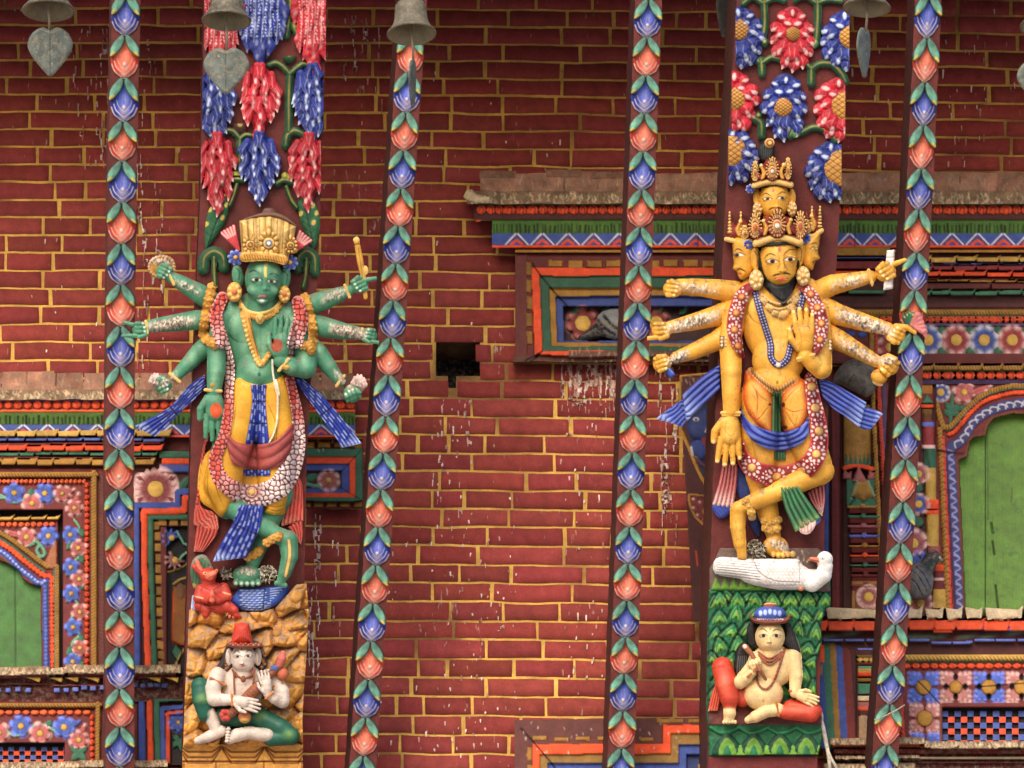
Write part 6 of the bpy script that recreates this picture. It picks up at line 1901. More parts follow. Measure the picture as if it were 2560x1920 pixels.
    B.stroke([(722, 1352), (724, 1390), (714, 1440)], 7, LGOLD); B.stroke([(727, 1352), (729, 1390), (718, 1440)], 1.6, DGOLD); B.stroke([(718, 1352), (719, 1388), (710, 1436)], 1.6, DGOLD)
    B.dust(0.3, (128, 124, 104), 8)
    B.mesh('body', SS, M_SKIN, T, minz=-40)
    # yellow skirt
    D = Fld.like(T0, 6); D.base = T0.base; D.zm = T0.zm
    YE = lin((214, 154, 42))
    def ycf(X, Y, d):
        n = vn(X, Y, 44, 3)[..., None]
        return YE * (0.78 + 0.4 * n)
    D.poly([(597, 944), (580, 965), (572, 1030), (540, 1110), (518, 1130), (500, 1160), (494, 1220), (504, 1255), (532, 1275), (553, 1293), (572, 1268), (586, 1256), (662, 1266), (664, 1282), (708, 1286), (714, 1262), (722, 1220), (735, 1100), (729, 1010), (714, 938), (680, 956), (648, 962), (615, 954)],
           10, 14, 2, None, cf=ycf, n=4)
    for pts in (((560, 1150), (540, 1210), (560, 1270)), ((520, 1180), (520, 1230), (540, 1270)), ((590, 1000), (584, 1060), (570, 1110)), ((664, 1000), (690, 1060), (690, 1130)), ((668, 1262), (690, 1268), (712, 1262)), ((668, 1272), (690, 1278), (710, 1274))):
        D.stroke(pts, 2.2, lin((140, 84, 20)), bump=-2, taper=True, fade=0.8)
    D.mesh('skirt', SS, M_SKIN, T)
    # red cloth ends
    RC, RL = lin((190, 62, 52)), lin((232, 132, 112))
    G = Fld(476, 1060, 780, 1392, 1.8); G.base = 0
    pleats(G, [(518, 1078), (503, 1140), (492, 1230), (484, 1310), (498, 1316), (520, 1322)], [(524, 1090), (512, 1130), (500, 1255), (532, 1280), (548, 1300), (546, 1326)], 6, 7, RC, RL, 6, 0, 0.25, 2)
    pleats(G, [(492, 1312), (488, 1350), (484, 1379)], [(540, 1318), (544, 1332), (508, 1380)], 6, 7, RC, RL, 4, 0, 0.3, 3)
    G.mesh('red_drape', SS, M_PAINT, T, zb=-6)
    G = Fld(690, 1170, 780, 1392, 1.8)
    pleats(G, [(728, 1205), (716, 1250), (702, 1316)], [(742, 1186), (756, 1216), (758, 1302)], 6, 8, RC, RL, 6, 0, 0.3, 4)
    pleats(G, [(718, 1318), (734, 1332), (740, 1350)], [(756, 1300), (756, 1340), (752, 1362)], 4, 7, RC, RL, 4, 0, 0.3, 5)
    G.mesh('red_drape', SS, M_PAINT, T, zb=-6)
    # blue cloths
    BC, BL = lin((36, 54, 150)), lin((164, 180, 230))
    K1 = Fld.like(T0, 6); K1.base = T0.base + 8; K1.zm = K1.base - 6
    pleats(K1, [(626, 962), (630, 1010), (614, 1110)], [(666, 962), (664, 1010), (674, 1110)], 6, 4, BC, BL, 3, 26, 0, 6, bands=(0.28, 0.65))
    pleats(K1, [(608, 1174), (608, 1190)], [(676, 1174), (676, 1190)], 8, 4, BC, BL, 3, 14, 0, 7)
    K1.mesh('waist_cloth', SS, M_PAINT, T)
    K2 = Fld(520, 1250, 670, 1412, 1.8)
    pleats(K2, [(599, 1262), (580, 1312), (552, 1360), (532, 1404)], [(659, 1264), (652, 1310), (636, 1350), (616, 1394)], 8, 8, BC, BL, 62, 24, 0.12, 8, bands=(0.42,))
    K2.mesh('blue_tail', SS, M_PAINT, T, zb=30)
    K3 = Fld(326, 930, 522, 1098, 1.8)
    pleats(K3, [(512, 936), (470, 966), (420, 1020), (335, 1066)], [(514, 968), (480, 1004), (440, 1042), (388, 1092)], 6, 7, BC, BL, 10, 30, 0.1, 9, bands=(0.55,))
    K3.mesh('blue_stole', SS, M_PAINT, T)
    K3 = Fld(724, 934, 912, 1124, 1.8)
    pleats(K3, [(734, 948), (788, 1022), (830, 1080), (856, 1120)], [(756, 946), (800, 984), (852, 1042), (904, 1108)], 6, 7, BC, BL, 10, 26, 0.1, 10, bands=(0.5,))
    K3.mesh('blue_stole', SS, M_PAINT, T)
    # rose sash
    P = Fld.like(T0, 6); P.base = T0.base + 12; P.zm = P.base - 8
    SA = lin((172, 74, 72))
    def zs(X, Y, d):
        v = Y - 1.0 * 0 - 52 * (((X - 650) / 84) ** 2) * -1
        return 4 * np.abs(np.sin(v / 8.5))
    def cs(X, Y, d):
        v = Y + 52 * (((X - 650) / 84) ** 2)
        g = np.abs(np.sin(v / 8.5))[..., None]
        m = np.clip(1 - np.abs(X - 640) / 90, 0, 1)[..., None]
        return SA * (0.5 + 0.5 * g) * (1 - 0.35 * m) + lin((220, 110, 96)) * 0.35 * m
    P.poly([(567, 1088), (594, 1106), (642, 1112), (694, 1098), (733, 1060), (728, 1130), (706, 1160), (680, 1172), (640, 1174), (600, 1168), (576, 1148)], 8, 10, 2, None, zf=zs, cf=cs, n=4)
    P.mesh('rose_sash', SS, M_PAINT, T)
    # scale-patterned garland
    Q = Fld.like(T0, 6); tb = np.where((B.sd < 0) & (B.Y < 872) & ((B.X < 596) | (B.X > 716)), B.z, T0.base)
    Q.base = blur(np.maximum(T0.base, np.maximum(tb, 6)), 12) + 11; Q.zm = Q.base - 8
    LP = [(556, 744), (540, 784), (546, 824), (560, 868), (574, 920), (572, 990), (568, 1050), (556, 1100), (540, 1140), (543, 1180), (568, 1214), (628, 1240), (690, 1222), (722, 1180), (744, 1110), (744, 1040), (730, 970), (724, 938), (734, 868), (752, 800), (744, 754)]
    WD = [30, 34, 34, 28, 24, 24, 26, 30, 36, 44, 56, 58, 56, 46, 32, 28, 24, 24, 40, 38, 30]
    DK, CO_, WH = lin((96, 28, 30)), lin((214, 78, 62)), lin((238, 218, 212))
    wt = np.array([0, 0.1, 0.5, .9, 0.7, 0.05, 0.0, 0.0, 0.05, 0.45, 0.95, 1, 1, 0.9, 0.85, 0.15, 0.1, 0.1, 0.9, 0.1, 0.0])
    qf = {}
    def gcf(al, d, hw, Tn):
        X, Y = qf['q']
        b, idn, ox, oy = worley(X, Y, 12.5, 5)
        m = np.interp(al / Tn, np.linspace(0, 1, len(wt)), wt)
        m = np.clip(m + (idn - 0.5) * 0.4, 0, 1)[..., None]
        c = CO_ * (1 - m) + WH * m
        e = np.clip((3.3 - b) / 1.6, 0, 1)[..., None]
        c = c * (1 - e) + DK * e
        rim = (np.abs(d - hw * 0.86) < hw * 0.11)[..., None]
        dotm = ((al % 11) < 7)[..., None]
        return np.where(rim, np.where(dotm, c * 0 + (WH * np.maximum(m, 0.35) + CO_ * (1 - np.maximum(m, 0.35))), DK), c)
    def gzf(al, d, hw):
        X, Y = qf['q']
        b, idn, ox, oy = worley(X, Y, 12.5, 5)
        return np.clip(b / 5, 0, 1) * 3
    p = spl(LP, False, 6); q = Q.w(p[:, 0].min() - max(WD), p[:, 1].min() - max(WD), p[:, 0].max() + max(WD), p[:, 1].max() + max(WD))
    qf['q'] = (Q.X[q], Q.Y[q])
    Q.ribbon(p, WD, 8, 2, None, zf=gzf, cf=gcf, raw=True)
    for r_, c in ((26, DK), (22, lin((206, 150, 146))), (16, DK), (13, lin((214, 170, 160))), (9, DK)): Q.dot(629, 1230, r_, c)
    Q.ell(629, 1230, 8, 8, 4, 12, 0, LGOLD, 0)
    for i in range(12):
        a = i * math.pi / 6; Q.dot(629 + 24 * math.cos(a), 1230 + 20 * math.sin(a), 3.5, WH)
    Q.mesh('garland', SS, M_PAINT, T)
    # gilt strips at the shoulders
    A = Fld.like(B, 0); A.base = blur(np.where(B.sd < 0, np.clip(B.z, 0, 62), 0), 4); A.zm = A.base - 12
    scallops(A, [(530, 718), (520, 756), (512, 800), (508, 836), (520, 852)], 14, 17, GOLD, 5, 1)
    scallops(A, [(514, 846), (536, 862)], 14, 17, GOLD, 5, 2)
    A.mesh('gilt_trim', SS, M_PAINT, T)
    A.z[:] = -1e4; A.sd[:] = 1e4
    scallops(A, [(762, 744), (776, 790), (782, 840), (778, 876)], 14, 16, GOLD, 5, 3)
    scallops(A, [(744, 858), (762, 864), (780, 860)], 13, 16, GOLD, 5, 4)
    A.mesh('gilt_trim', SS, M_PAINT, T)
    # jewels
    N_ = snap(T0, 6, 1) if False else Fld.like(B, 6); N_.base = blur(np.where(B.sd < 0, np.minimum(B.z, 70), 6), 2); N_.zm = N_.base - 4
    N_.ribbon([(598, 750), (616, 776), (650, 784), (684, 772), (702, 752)], 9, 5, 4, LGOLD)
    for i in range(13):
        t = i / 12.0
        x = 602 + 98 * t; y = 766 + 30 * math.sin(math.pi * t) ** 0.8
        N_.ell(x, y, 5.5, 7, 5, 3, 0, GOLD * (0.9 + 0.2 * (i % 2)), 0)
    N_.ell(650, 796, 11, 14, 8, 4, 0, LGOLD, 0); N_.stroke([(643, 792), (650, 804), (657, 792)], 1.6, DGOLD)
    N_.ribbon([(612, 786), (622, 830), (634, 870), (648, 908), (662, 900), (672, 884)], [24, 22, 18, 17, 15, 12], 5, 4, GOLD)
    for i in range(15):
        t = i / 14.0
        x, y = np.interp(t, [0, .35, .7, .86, 1], [607, 620, 638, 650, 672]), np.interp(t, [0, .35, .7, .86, 1], [792, 850, 898, 912, 890])
        N_.ell(x, y, 4.5, 4.5, 5, 6, 0, LGOLD, 0); N_.dot(x + 5, y + 1, 1.5, DGOLD)
    N_.stroke([(622, 796), (634, 840), (646, 890)], 2.2, DGOLD, bump=-2)
    N_.mesh('necklace', SS, M_PAINT, T)
    for (x, y, an, hf, w_) in ((533, 976, 5, 20, 58), (709, 912, -50, 19, 84), (428, 696, 65, 16, 34), (868, 728, 68, 16, 34), (437, 944, 40, 16, 30), (851, 952, -52, 16, 30), (366, 818, 85, 15, 32), (908, 836, 80, 14, 30)):
        F = Fld(x - 28, y - 28, x + 28, y + 28, 1.6)
        bracelet(F, x, y, an, hf, LGOLD * 0.95, 8, w_)
        if x == 533: F.ell(533, 963, 7, 8, 6, w_, 0, GOLD, 0)
        if x == 709: F.ell(716, 918, 8, 6, 6, w_, 0, GOLD, 0)
        F.mesh('bracelet', SS, M_PAINT, T, zb=w_ - 18)
    for pts, w_ in ((((668, 1356), (684, 1346), (700, 1340)), 66), (((620, 1392), (636, 1386), (650, 1376)), 32)):
        F = Fld(600, 1320, 720, 1410, 1.6)
        scallops(F, pts, 13, 15, GOLD, w_, 5)
        F.mesh('anklet', SS, M_PAINT, T, zb=w_ - 14)
    for x, y, rx, ry in ((586, 730, 19, 25), (711, 736, 15, 22)):
        F = Fld(x - 26, y - 34, x + 26, y + 34, 1.6)
        F.ell(x, y, rx, ry, 12, 52, 0, GOLD)
        for i in range(7):
            a = i * 0.9; F.ell(x + rx * 0.62 * math.cos(a), y + ry * 0.62 * math.sin(a), rx * 0.36, rx * 0.36, 6, 58, 0, LGOLD * 0.95, 0)
        F.ell(x, y, rx * 0.36, rx * 0.36, 8, 62, 0, lin((214, 110, 80)), 0)
        F.mesh('earring', SS, M_PAINT, T, zb=36)
    F = Fld(672, 890, 704, 1120, 1.4)
    base = np.interp(F.Y, [890, 930, 960, 1120], [70, 70, 74, 82])
    F.base = base
    F.ribbon([(681, 900), (682, 930), (688, 965), (694, 985), (697, 986), (695, 970), (690, 950)], 5, 4, 4, lin((236, 224, 196)))
    F.ribbon([(694, 985), (694, 1020), (692, 1056), (682, 1090), (668, 1112)], 4.5, 4, 4, lin((236, 224, 196)))
    F.mesh('sacred_thread', SS, M_PAINT, T, zb=64)
    # crown
    C = Fld(556, 520, 778, 672, 1.6)
    def ccf(X, Y, d):
        u = (X - 662) / (58 + (664 - Y) * 0.16)
        rb = np.abs(np.sin(u * 11))[..., None]
        return LGOLD * (0.5 + 0.4 * rb)
    C.poly([(606, 652), (598, 552), (620, 546), (648, 542), (676, 540), (706, 548), (740, 566), (734, 600), (716, 662), (690, 652), (660, 648), (630, 650)], 44, 60, 44, None, cf=ccf, zf=lambda X, Y, d: 3 * np.abs(np.sin((X - 662) / (58 + (664 - Y) * 0.16) * 11)), n=4, smooth=False)
    for i in range(9):
        x = 606 + i * 14.5
        C.stroke([(x + (x - 662) * 0.04, 560 - 14 * (1 - ((x - 668) / 70) ** 2)), (x - (x - 662) * 0.05, 640)], 2.2, DGOLD, bump=-3, smooth=False, fade=0.85)
    C.ell(672, 534, 17, 16, 14, 40, 0, lin((104, 66, 58))); C.poly([(600, 552), (640, 536), (676, 530), (712, 540), (742, 566), (706, 550), (676, 543), (640, 545)], 8, 8, 54, lin((110, 78, 60)))
    for x, y, s in ((672, 606, 1.0), (626, 610, 0.8), (726, 612, 0.72)):
        C.poly([(x, y - 42 * s), (x + 14 * s, y - 20 * s), (x + 24 * s, y + 8 * s), (x + 20 * s, y + 28 * s), (x - 20 * s, y + 28 * s), (x - 24 * s, y + 8 * s), (x - 14 * s, y - 20 * s)], 9, 9, 84 - abs(x - 672) * 0.42, GOLD * 0.85)
        for i in range(11):
            a = -math.pi / 2 + i * 0.571
            C.ell(x + 19 * s * math.cos(a), y + 24 * s * math.sin(a), 6 * s, 6 * s, 6, 90 - abs(x - 672) * 0.42, 0, LGOLD * 0.9, 0)
        C.ell(x, y - 26 * s, 6 * s, 9 * s, 6, 92 - abs(x - 672) * 0.42, 0, LGOLD, 0)
        C.ell(x, y + 2, 14 * s, 14 * s, 8, 93 - abs(x - 672) * 0.42, 0, LGOLD, 0); C.dot(x, y + 2, 9.5 * s, lin((112, 112, 118)) if s == 1 else DGOLD, soft=1); C.dot(x, y + 2, 4 * s, lin((232, 232, 232)) if s == 1 else GOLD)
    C.poly([(604, 632), (660, 630), (716, 640), (714, 662), (688, 656), (658, 652), (606, 654)], 10, 8, 88, GOLD * 1.05)
    for i in range(16): C.stroke([(610 + i * 6.6, 636 + i * 0.5), (614 + i * 6.6, 650 + i * 0.5)], 1.6, DGOLD, bump=-1.2)
    C.stroke([(606, 633), (660, 631), (716, 641)], 3, LGOLD, bump=2); C.stroke([(607, 655), (660, 652), (714, 663)], 3, LGOLD, bump=2)
    for x, y, s in ((672, 606, 1.0), (626, 610, 0.8), (726, 612, 0.72)):
        for i in range(11):
            a = -math.pi / 2 + (i + .5) * 0.571
            C.stroke([(x + 15 * s * math.cos(a), y + 18 * s * math.sin(a)), (x + 25 * s * math.cos(a), y + 30 * s * math.sin(a))], 1.8, DGOLD, bump=-2, smooth=False)
        C.stroke([(x + 15 * s * math.cos(a), y + 2 + 15 * s * math.sin(a)) for a in np.linspace(0, 6.28, 14)], 1.8, DGOLD, bump=-2)
    C.mottle(0.1, 16, 3); C.dust(0.1, (120, 100, 80), 7)
    C.mesh('crown', SS, M_PAINT, T, zb=20)
    for (xa, ya, xb, yb, s) in ((596, 624, 570, 576, 1), (728, 634, 762, 592, -1)):
        F = Fld(552, 560, 782, 650, 1.6)
        for i in range(5):
            t = (i - 2) * 0.2
            dx, dy = xb - xa, yb - ya
            F.chain([(xa, ya, 4, 30), (xa + dx * 0.6 - dy * t * 0.4, ya + dy * 0.6 + dx * t * 0.4, 5, 34), (xa + dx * 1.05 - dy * t * 0.8, ya + dy * 1.05 + dx * t * 0.8, 4, 36)], lin((206, 70, 76)), 0.5)
            F.stroke([(xa + dx * 0.7 - dy * t * 0.5, ya + dy * 0.7 + dx * t * 0.5), (xa + dx * 1.05 - dy * t * 0.8, ya + dy * 1.05 + dx * t * 0.8)], 4.5, lin((240, 196, 190)), fade=0.75)
        F.mesh('ribbon_fan', SS, M_PAINT, T)
    for x, y in ((589, 644), (725, 656)):
        F = Fld(x - 24, y - 28, x + 24, y + 28, 1.6)
        flower(F, x, y, 20, lin((62, 78, 160)), 8, 40, 0.3, 10, lin((150, 164, 220)), 8)
        F.mesh('hair_flower', SS, M_PAINT, T, zb=26)
    # things held in the hands
    t = Fld(362, 628, 446, 706, 1.5)
    t.ell(404, 667, 35, 30, 10, 8, -15, GOLD); t.ell(404, 667, 24, 20, 8, 15, -15, GOLD * 0.7)
    for i in range(22):
        a = i * 6.283 / 22; t.ell(404 + 31 * math.cos(a), 667 + 26 * math.sin(a), 4.5, 4.5, 5, 14, 0, lin((210, 160, 110)), 0)
    crust(t, 372, 648, 436, 648, 12, 60, 3, 0.7)
    tag(t.mesh('chakra_disc', SS, M_PAINT, None, zb=2), 'gilt beaded wheel clasped by the topmost green hand beside the first thin strut', 'disc')
    t = Fld(874, 588, 926, 752, 1.5)
    t.chain([(892, 606, 7, 30), (900, 650, 8, 30), (908, 692, 7, 30), (914, 744, 5, 30)], lin((206, 152, 62)), 1); t.ell(891, 600, 8, 8, 7, 30, 0, LGOLD); t.stroke([(886, 612), (900, 610)], 2.5, DGOLD, bump=-2); t.ell(912, 676, 9, 12, 6, 30, 0, LGOLD)
    t.stroke([(896, 620), (906, 690)], 1.5, DGOLD)
    tag(t.mesh('wooden_sword', SS, M_PAINT, None), 'slim yellow sword held upright in the green fist', 'sword')
    for x, y, s, lb in ((389, 952, 1.0, 'pale pink lotus bud in the lowest green hand beside the first thin strut'), (897, 958, 1.15, 'whitish dropping stained lotus bud in the lowest green hand toward the brick wall')):
        t = Fld(x - 26, y - 34, x + 28, y + 34, 1.5)
        t.ell(x, y + 4, 15 * s, 17 * s, 14, 22, 0, lin((206, 150, 140)))
        for i in range(6):
            a = math.radians(200 + i * 30); t.chain([(x, y + 8, 8 * s, 26), (x + 11 * s * math.cos(a), y + 6 + 14 * s * math.sin(a), 8 * s, 28), (x + 14 * s * math.cos(a), y + 4 + 22 * s * math.sin(a), 3, 28)], lin((226, 190, 180)) * (0.8 + 0.06 * i), 0.5)
        crust(t, x - 12, y, x + 12, y, 14, 24, 3, 0.8)
        tag(t.mesh('lotus_bud', SS, M_PAINT, None), lb, 'lotus bud', 'lotus buds held by the green deity')
    return T
green_deity()
# ------------------------------------------------------------------ the yellow four-headed deity
def yellow_deity():
    SK, SKL, SKD = lin((220, 158, 56)), lin((246, 206, 104)), lin((120, 66, 20))
    NL = lin((250, 226, 160))
    T = thing('deity_statue', SS(np.array([1935.]), np.array([1400.]), np.array([0.]))[0],
              'yellow painted wooden deity with stacked crowned heads, black beard and red floral garland', 'statue')
    B = Fld(1618, 350, 2290, 1405, 1.6)
    X_ = lambda x: x / 2.9105 + 1580
    # trunk
    B.ell(1947, 800, 92, 120, 40, 18, 0, SK, 8)
    B.ell(1872, 740, 30, 48, 28, 16, 14, SK, 8); B.ell(2028, 742, 30, 48, 28, 16, -12, SK, 8)
    B.ell(1912, 772, 42, 40, 16, 42, 0, SK, 12); B.ell(1990, 772, 40, 40, 16, 42, 0, SK, 12)
    B.ell(1946, 900, 66, 60, 42, 26, 0, SK, 12); B.ell(1940, 950, 62, 42, 46, 24, 0, SK, 12)
    B.chain([(1896, 990, 46, 18), (1898, 1090, 46, 18), (1900, 1190, 36, 16), (1922, 1290, 26, 14)], SK, 8)
    B.chain([(1990, 990, 46, 18), (2010, 1080, 46, 22), (2040, 1160, 40, 30), (2048, 1180, 34, 34)], SK, 8)
    T0 = snap(B, 6, 5)
    B.chain([(1922, 1290, 25, 14), (1934, 1340, 18, 14)], SK, 4); B.ell(1940, 1366, 32, 26, 26, 18, 12, SK, 5)
    for i in range(5): B.ell(1934 + i * 12, 1384 + (3 if i in (1, 2) else 1), 7, 8, 9, 34, 0, SK, 1.5); B.dot(1934 + i * 12, 1387, 4, SKL, 3.5, fade=0.7, soft=1)
    # the raised leg crosses, toes down
    B.chain([(2054, 1178, 32, 36), (1990, 1208, 28, 46), (1900, 1248, 22, 50), (1846, 1272, 19, 48)], SK, 5)
    B.chain([(1846, 1274, 21, 46), (1844, 1318, 19, 44), (1850, 1360, 16, 42), (1856, 1388, 10, 40)], SK, 4)
    for i in range(3): B.ell(1848 + i * 7, 1390 + i, 5, 6, 6, 40, 0, SK, 1)
    # main arms
    B.chain([(1836, 780, 27, 22), (1826, 850, 28, 32), (1828, 930, 26, 40), (1828, 1028, 20, 46)], SK, 5)
    hand(B, 1826, 1036, 92, 128, 1, SK, 46, 5, NL)
    B.chain([(2048, 780, 27, 24), (2052, 850, 28, 34), (2054, 920, 26, 46)], SK, 6)
    B.chain([(2054, 922, 26, 46), (2034, 908, 23, 60), (2014, 890, 19, 72)], SK, 5)
    hand(B, 2013, 884, 267, 116, -1, SK, 74, 3.5, NL)
    arms = (((1838, 730, 28, 2), (1796, 724, 26, 8), (1730, 716, 20, 16), (1698, 713, 16, 20)), ((1836, 770, 28, 0), (1790, 790, 26, 6), (1730, 806, 21, 14), (1676, 818, 16, 20)), ((1838, 816, 28, 0), (1792, 852, 25, 6), (1730, 880, 20, 12), (1690, 894, 15, 18)),
            ((2040, 732, 28, 2), (2080, 712, 26, 8), (2140, 700, 20, 16), (2176, 692, 16, 20)), ((2046, 764, 30, 0), (2094, 786, 27, 6), (2160, 806, 22, 14), (2218, 822, 17, 20)), ((2050, 826, 30, 0), (2096, 850, 26, 6), (2150, 880, 20, 14), (2188, 902, 16, 18)))
    for a in arms: B.chain(a, SK, 5)
    fist(B, 1682, 722, 185, 23, SK, 22, NL, side=-1)
    fist(B, 1654, 826, 175, 24, SK, 22, NL, True, side=1)
    fist(B, 1656, 908, 160, 23, SK, 20, NL, side=-1)
    fist(B, 2214, 680, -30, 25, SK, 24, NL, side=1); B.chain([(2236, 660, 7, 30), (2262, 650, 5, 30)], SK, 1)
    fist(B, 2240, 836, 25, 24, SK, 22, NL, side=-1); B.chain([(2240, 816, 8, 32), (2268, 818, 7, 34), (2288, 832, 5, 32)], SK, 1)
    fist(B, 2220, 912, 40, 27, SK, 20, NL, side=1)
    # the two side heads look outward
    for pts, ex, ey, s in (([(1836, 596), (1832, 630), (1834, 660), (1832, 672), (1842, 680), (1846, 692), (1856, 700), (1874, 692), (1886, 664), (1888, 620), (1876, 594)], 1848, 637, -1), ([(2050, 582), (2048, 610), (2046, 632), (2050, 646), (2042, 652), (2036, 662), (2030, 676), (2010, 664), (2004, 630), (2010, 600), (2026, 586)], 2036, 622, 1)):
        B.poly(pts, 26, 26, 24, SK, 3)
        B.stroke([(ex + s * 8, ey - 8), (ex + s * 14, ey + 20), (ex + s * 18, ey + 34)], 3, SKD, fade=0.4, soft=3, bump=2)
        B.stroke(pts[:8], 2.4, SKD * 0.8, fade=0.8)
    # upper head
    B.chain([(1936, 560, 30, 18), (1936, 530, 26, 22)], SK, 5)
    B.ell(1936, 500, 38, 52, 42, 26, 0, SK, 6); B.ell(1937, 520, 32, 26, 40, 26, 0, SK, 6)
    for x in (1892, 1980): B.ell(x, 494, 9, 22, 10, 24, 0, SK, 2)
    # front head
    B.chain([(1948, 760, 42, 24), (1948, 710, 34, 36)], SK, 6)
    B.ell(1947, 650, 48, 68, 56, 42, 0, SK, 8); B.ell(1950, 682, 40, 36, 52, 44, 0, SK, 8)
    for x, y, a in ((1890, 650, -4), (1999, 636, 6)):
        B.ell(x, y, 12, 34, 12, 40, a, SK, 2); B.stroke([(x - 4, y - 22), (x + 5, y - 8), (x + 3, y + 18)], 2.2, SKD, bump=-2)
    B.c = B.c * (0.88 + 0.24 * vn(B.X, B.Y, 28, 4))[..., None]
    nose(B, 1954, 636, 676, 10, 92, SK, 2)
    for s_ in (-1, 1): B.stroke([(1954 + s_ * 9, 632), (1954 + s_ * 7, 640), (1955 + s_ * 6, 660), (1956 + s_ * 12, 673)], 2.6, SKD, fade=0.7, soft=1.6)
    eye(B, 1930, 653, 13, 0.1, (-20, -6, -6, -19, 13, -12), 4); eye(B, 1974, 648, 13, 0.15, (-16, -10, 0, -24, 18, -22), -4)
    B.stroke([(1930, 691), (1942, 686), (1954, 685)], 4.2, KB, taper=True); B.stroke([(1956, 685), (1966, 683), (1978, 687)], 4.2, KB, taper=True)
    mouth(B, 1953, 697, 15, lin((196, 66, 52)), lin((80, 30, 24)))
    B.dot(1949, 624, 4.5, lin((206, 70, 44)), 7)
    nose(B, 1941, 490, 516, 7, 60, SK, 1)
    eye(B, 1918, 497, 9.5, 0.1, (-15, -6, -4, -14, 10, -7), 2, s=0.85); eye(B, 1953, 495, 9.5, 0.3, (-11, -7, 2, -15, 15, -11), -2, s=0.85)
    B.stroke([(1920, 526), (1930, 520), (1939, 520)], 4, KB, taper=True); B.stroke([(1942, 520), (1950, 520), (1957, 527)], 4, KB, taper=True)
    mouth(B, 1939, 528, 9, lin((190, 70, 56)), lin((80, 30, 24)), 0.7)
    B.dot(1933, 476, 3, lin((200, 70, 44)), 5)
    eye(B, 1848, 637, 11, -0.5, (-13, -10, -2, -15, 10, -9), 2, s=0.9); eye(B, 2036, 621, 8, 0.1, (-12, -10, 0, -14, 9, -12), 0, white=lin((236, 220, 150)), s=0.9, iris=lin((150, 130, 70)))
    B.stroke([(1840, 678), (1850, 672), (1866, 680)], 3.6, KB, taper=True); B.stroke([(2032, 656), (2040, 652), (2046, 656)], 3, KB)
    B.dot(1850, 684, 5, lin((190, 70, 50)), 3); B.dot(2038, 660, 5, lin((190, 70, 50)), 3)
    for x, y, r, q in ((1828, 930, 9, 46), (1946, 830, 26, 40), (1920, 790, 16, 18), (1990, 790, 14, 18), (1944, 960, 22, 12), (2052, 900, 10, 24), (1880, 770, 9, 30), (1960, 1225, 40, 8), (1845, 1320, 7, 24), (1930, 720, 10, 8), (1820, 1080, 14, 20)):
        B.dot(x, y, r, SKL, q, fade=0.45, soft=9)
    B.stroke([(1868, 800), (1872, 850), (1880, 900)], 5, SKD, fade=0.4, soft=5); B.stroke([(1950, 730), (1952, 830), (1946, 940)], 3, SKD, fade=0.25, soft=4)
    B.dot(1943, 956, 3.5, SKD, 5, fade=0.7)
    for (x0, y0, x1, y1, hw, n, s, am) in ((1795, 722, 1690, 713, 15, 110, 1, 0.5), (1790, 788, 1674, 818, 17, 230, 2, 0.9), (1720, 882, 1670, 902, 15, 90, 3, 1), (2080, 710, 2165, 694, 16, 90, 4, 0.5), (2100, 784, 2230, 826, 19, 260, 5, 1), (2096, 850, 2196, 900, 16, 130, 6, 0.7), (2200, 896, 2236, 900, 12, 40, 9, 0.8), (1920, 1352, 1985, 1372, 14, 70, 7, 0.7)):
        crust(B, x0, y0, x1, y1, hw, n, s, am)
    for pts in (((1806, 1066), (1826, 1090), (1838, 1076)), ((1816, 1050), (1812, 1090), (1818, 1112)), ((1994, 862), (2012, 850), (2024, 856)), ((2000, 830), (2004, 855), (1998, 872))): B.stroke(pts, 1.6, SKD, fade=0.6)
    for y0 in (1300, 1330, 1360): B.stroke([(1838, y0), (1842, y0 + 24)], 1.4, SKD, fade=0.5)
    B.dust(0.25, (142, 116, 80), 8)
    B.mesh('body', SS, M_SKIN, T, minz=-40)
    # hair and beard
    H = Fld.like(B, 8); H.base = blur(np.where(B.sd < 0, np.maximum(B.z, 8), 8), 2) + 1; H.zm = H.base - 5
    BK = lin((9, 9, 11))
    H.poly([(1899, 640), (1905, 668), (1912, 688), (1926, 706), (1942, 713), (1960, 712), (1976, 702), (1988, 684), (1995, 650), (1999, 660), (1996, 694), (1984, 726), (1973, 746), (1960, 766), (1944, 750), (1922, 730), (1902, 704), (1895, 668)], 9, 9, 3, BK, n=4)
    for i in range(14): H.stroke([(1914 + i * 5.4, 704 + 10 * math.sin(i * 0.24)), (1938 + i * 3, 738 + 8 * math.sin(i * .2))], 1.4, lin((80, 82, 84)), fade=0.35, bump=-1)
    H.stroke([(1928, 734), (1958, 757), (1986, 726)], 2.2, lin((190, 186, 176)), fade=0.4)
    H.mesh('beard', SS, M_PAINT, T)
    H2 = Fld.like(B, 8); H2.base = blur(np.where(B.sd < 0, np.maximum(B.z, 8), 8), 2) + 1; H2.zm = H2.base - 5
    H2.poly([(1898, 612), (1930, 606), (1962, 604), (1994, 602), (1996, 622), (1980, 612), (1940, 614), (1906, 620), (1898, 644)], 6, 8, 2, BK, n=4)
    H2.mesh('hair', SS, M_PAINT, T)
    H2.z[:] = -1e4; H2.sd[:] = 1e4
    H2.poly([(1898, 458), (1936, 452), (1974, 456), (1974, 470), (1936, 464), (1898, 472)], 6, 8, 2, BK, n=4)
    H2.mesh('hair', SS, M_PAINT, T)
    F = Fld(1890, 346, 1946, 410, 1.6)
    F.poly([(1900, 360), (1914, 350), (1932, 360), (1936, 386), (1922, 404), (1904, 400), (1896, 380)], 12, 14, 14, BK)
    for i in range(6): F.stroke([(1902 + i * 6, 362), (1906 + i * 4, 400)], 1.4, lin((80, 90, 92)), fade=0.6, bump=-1.5)
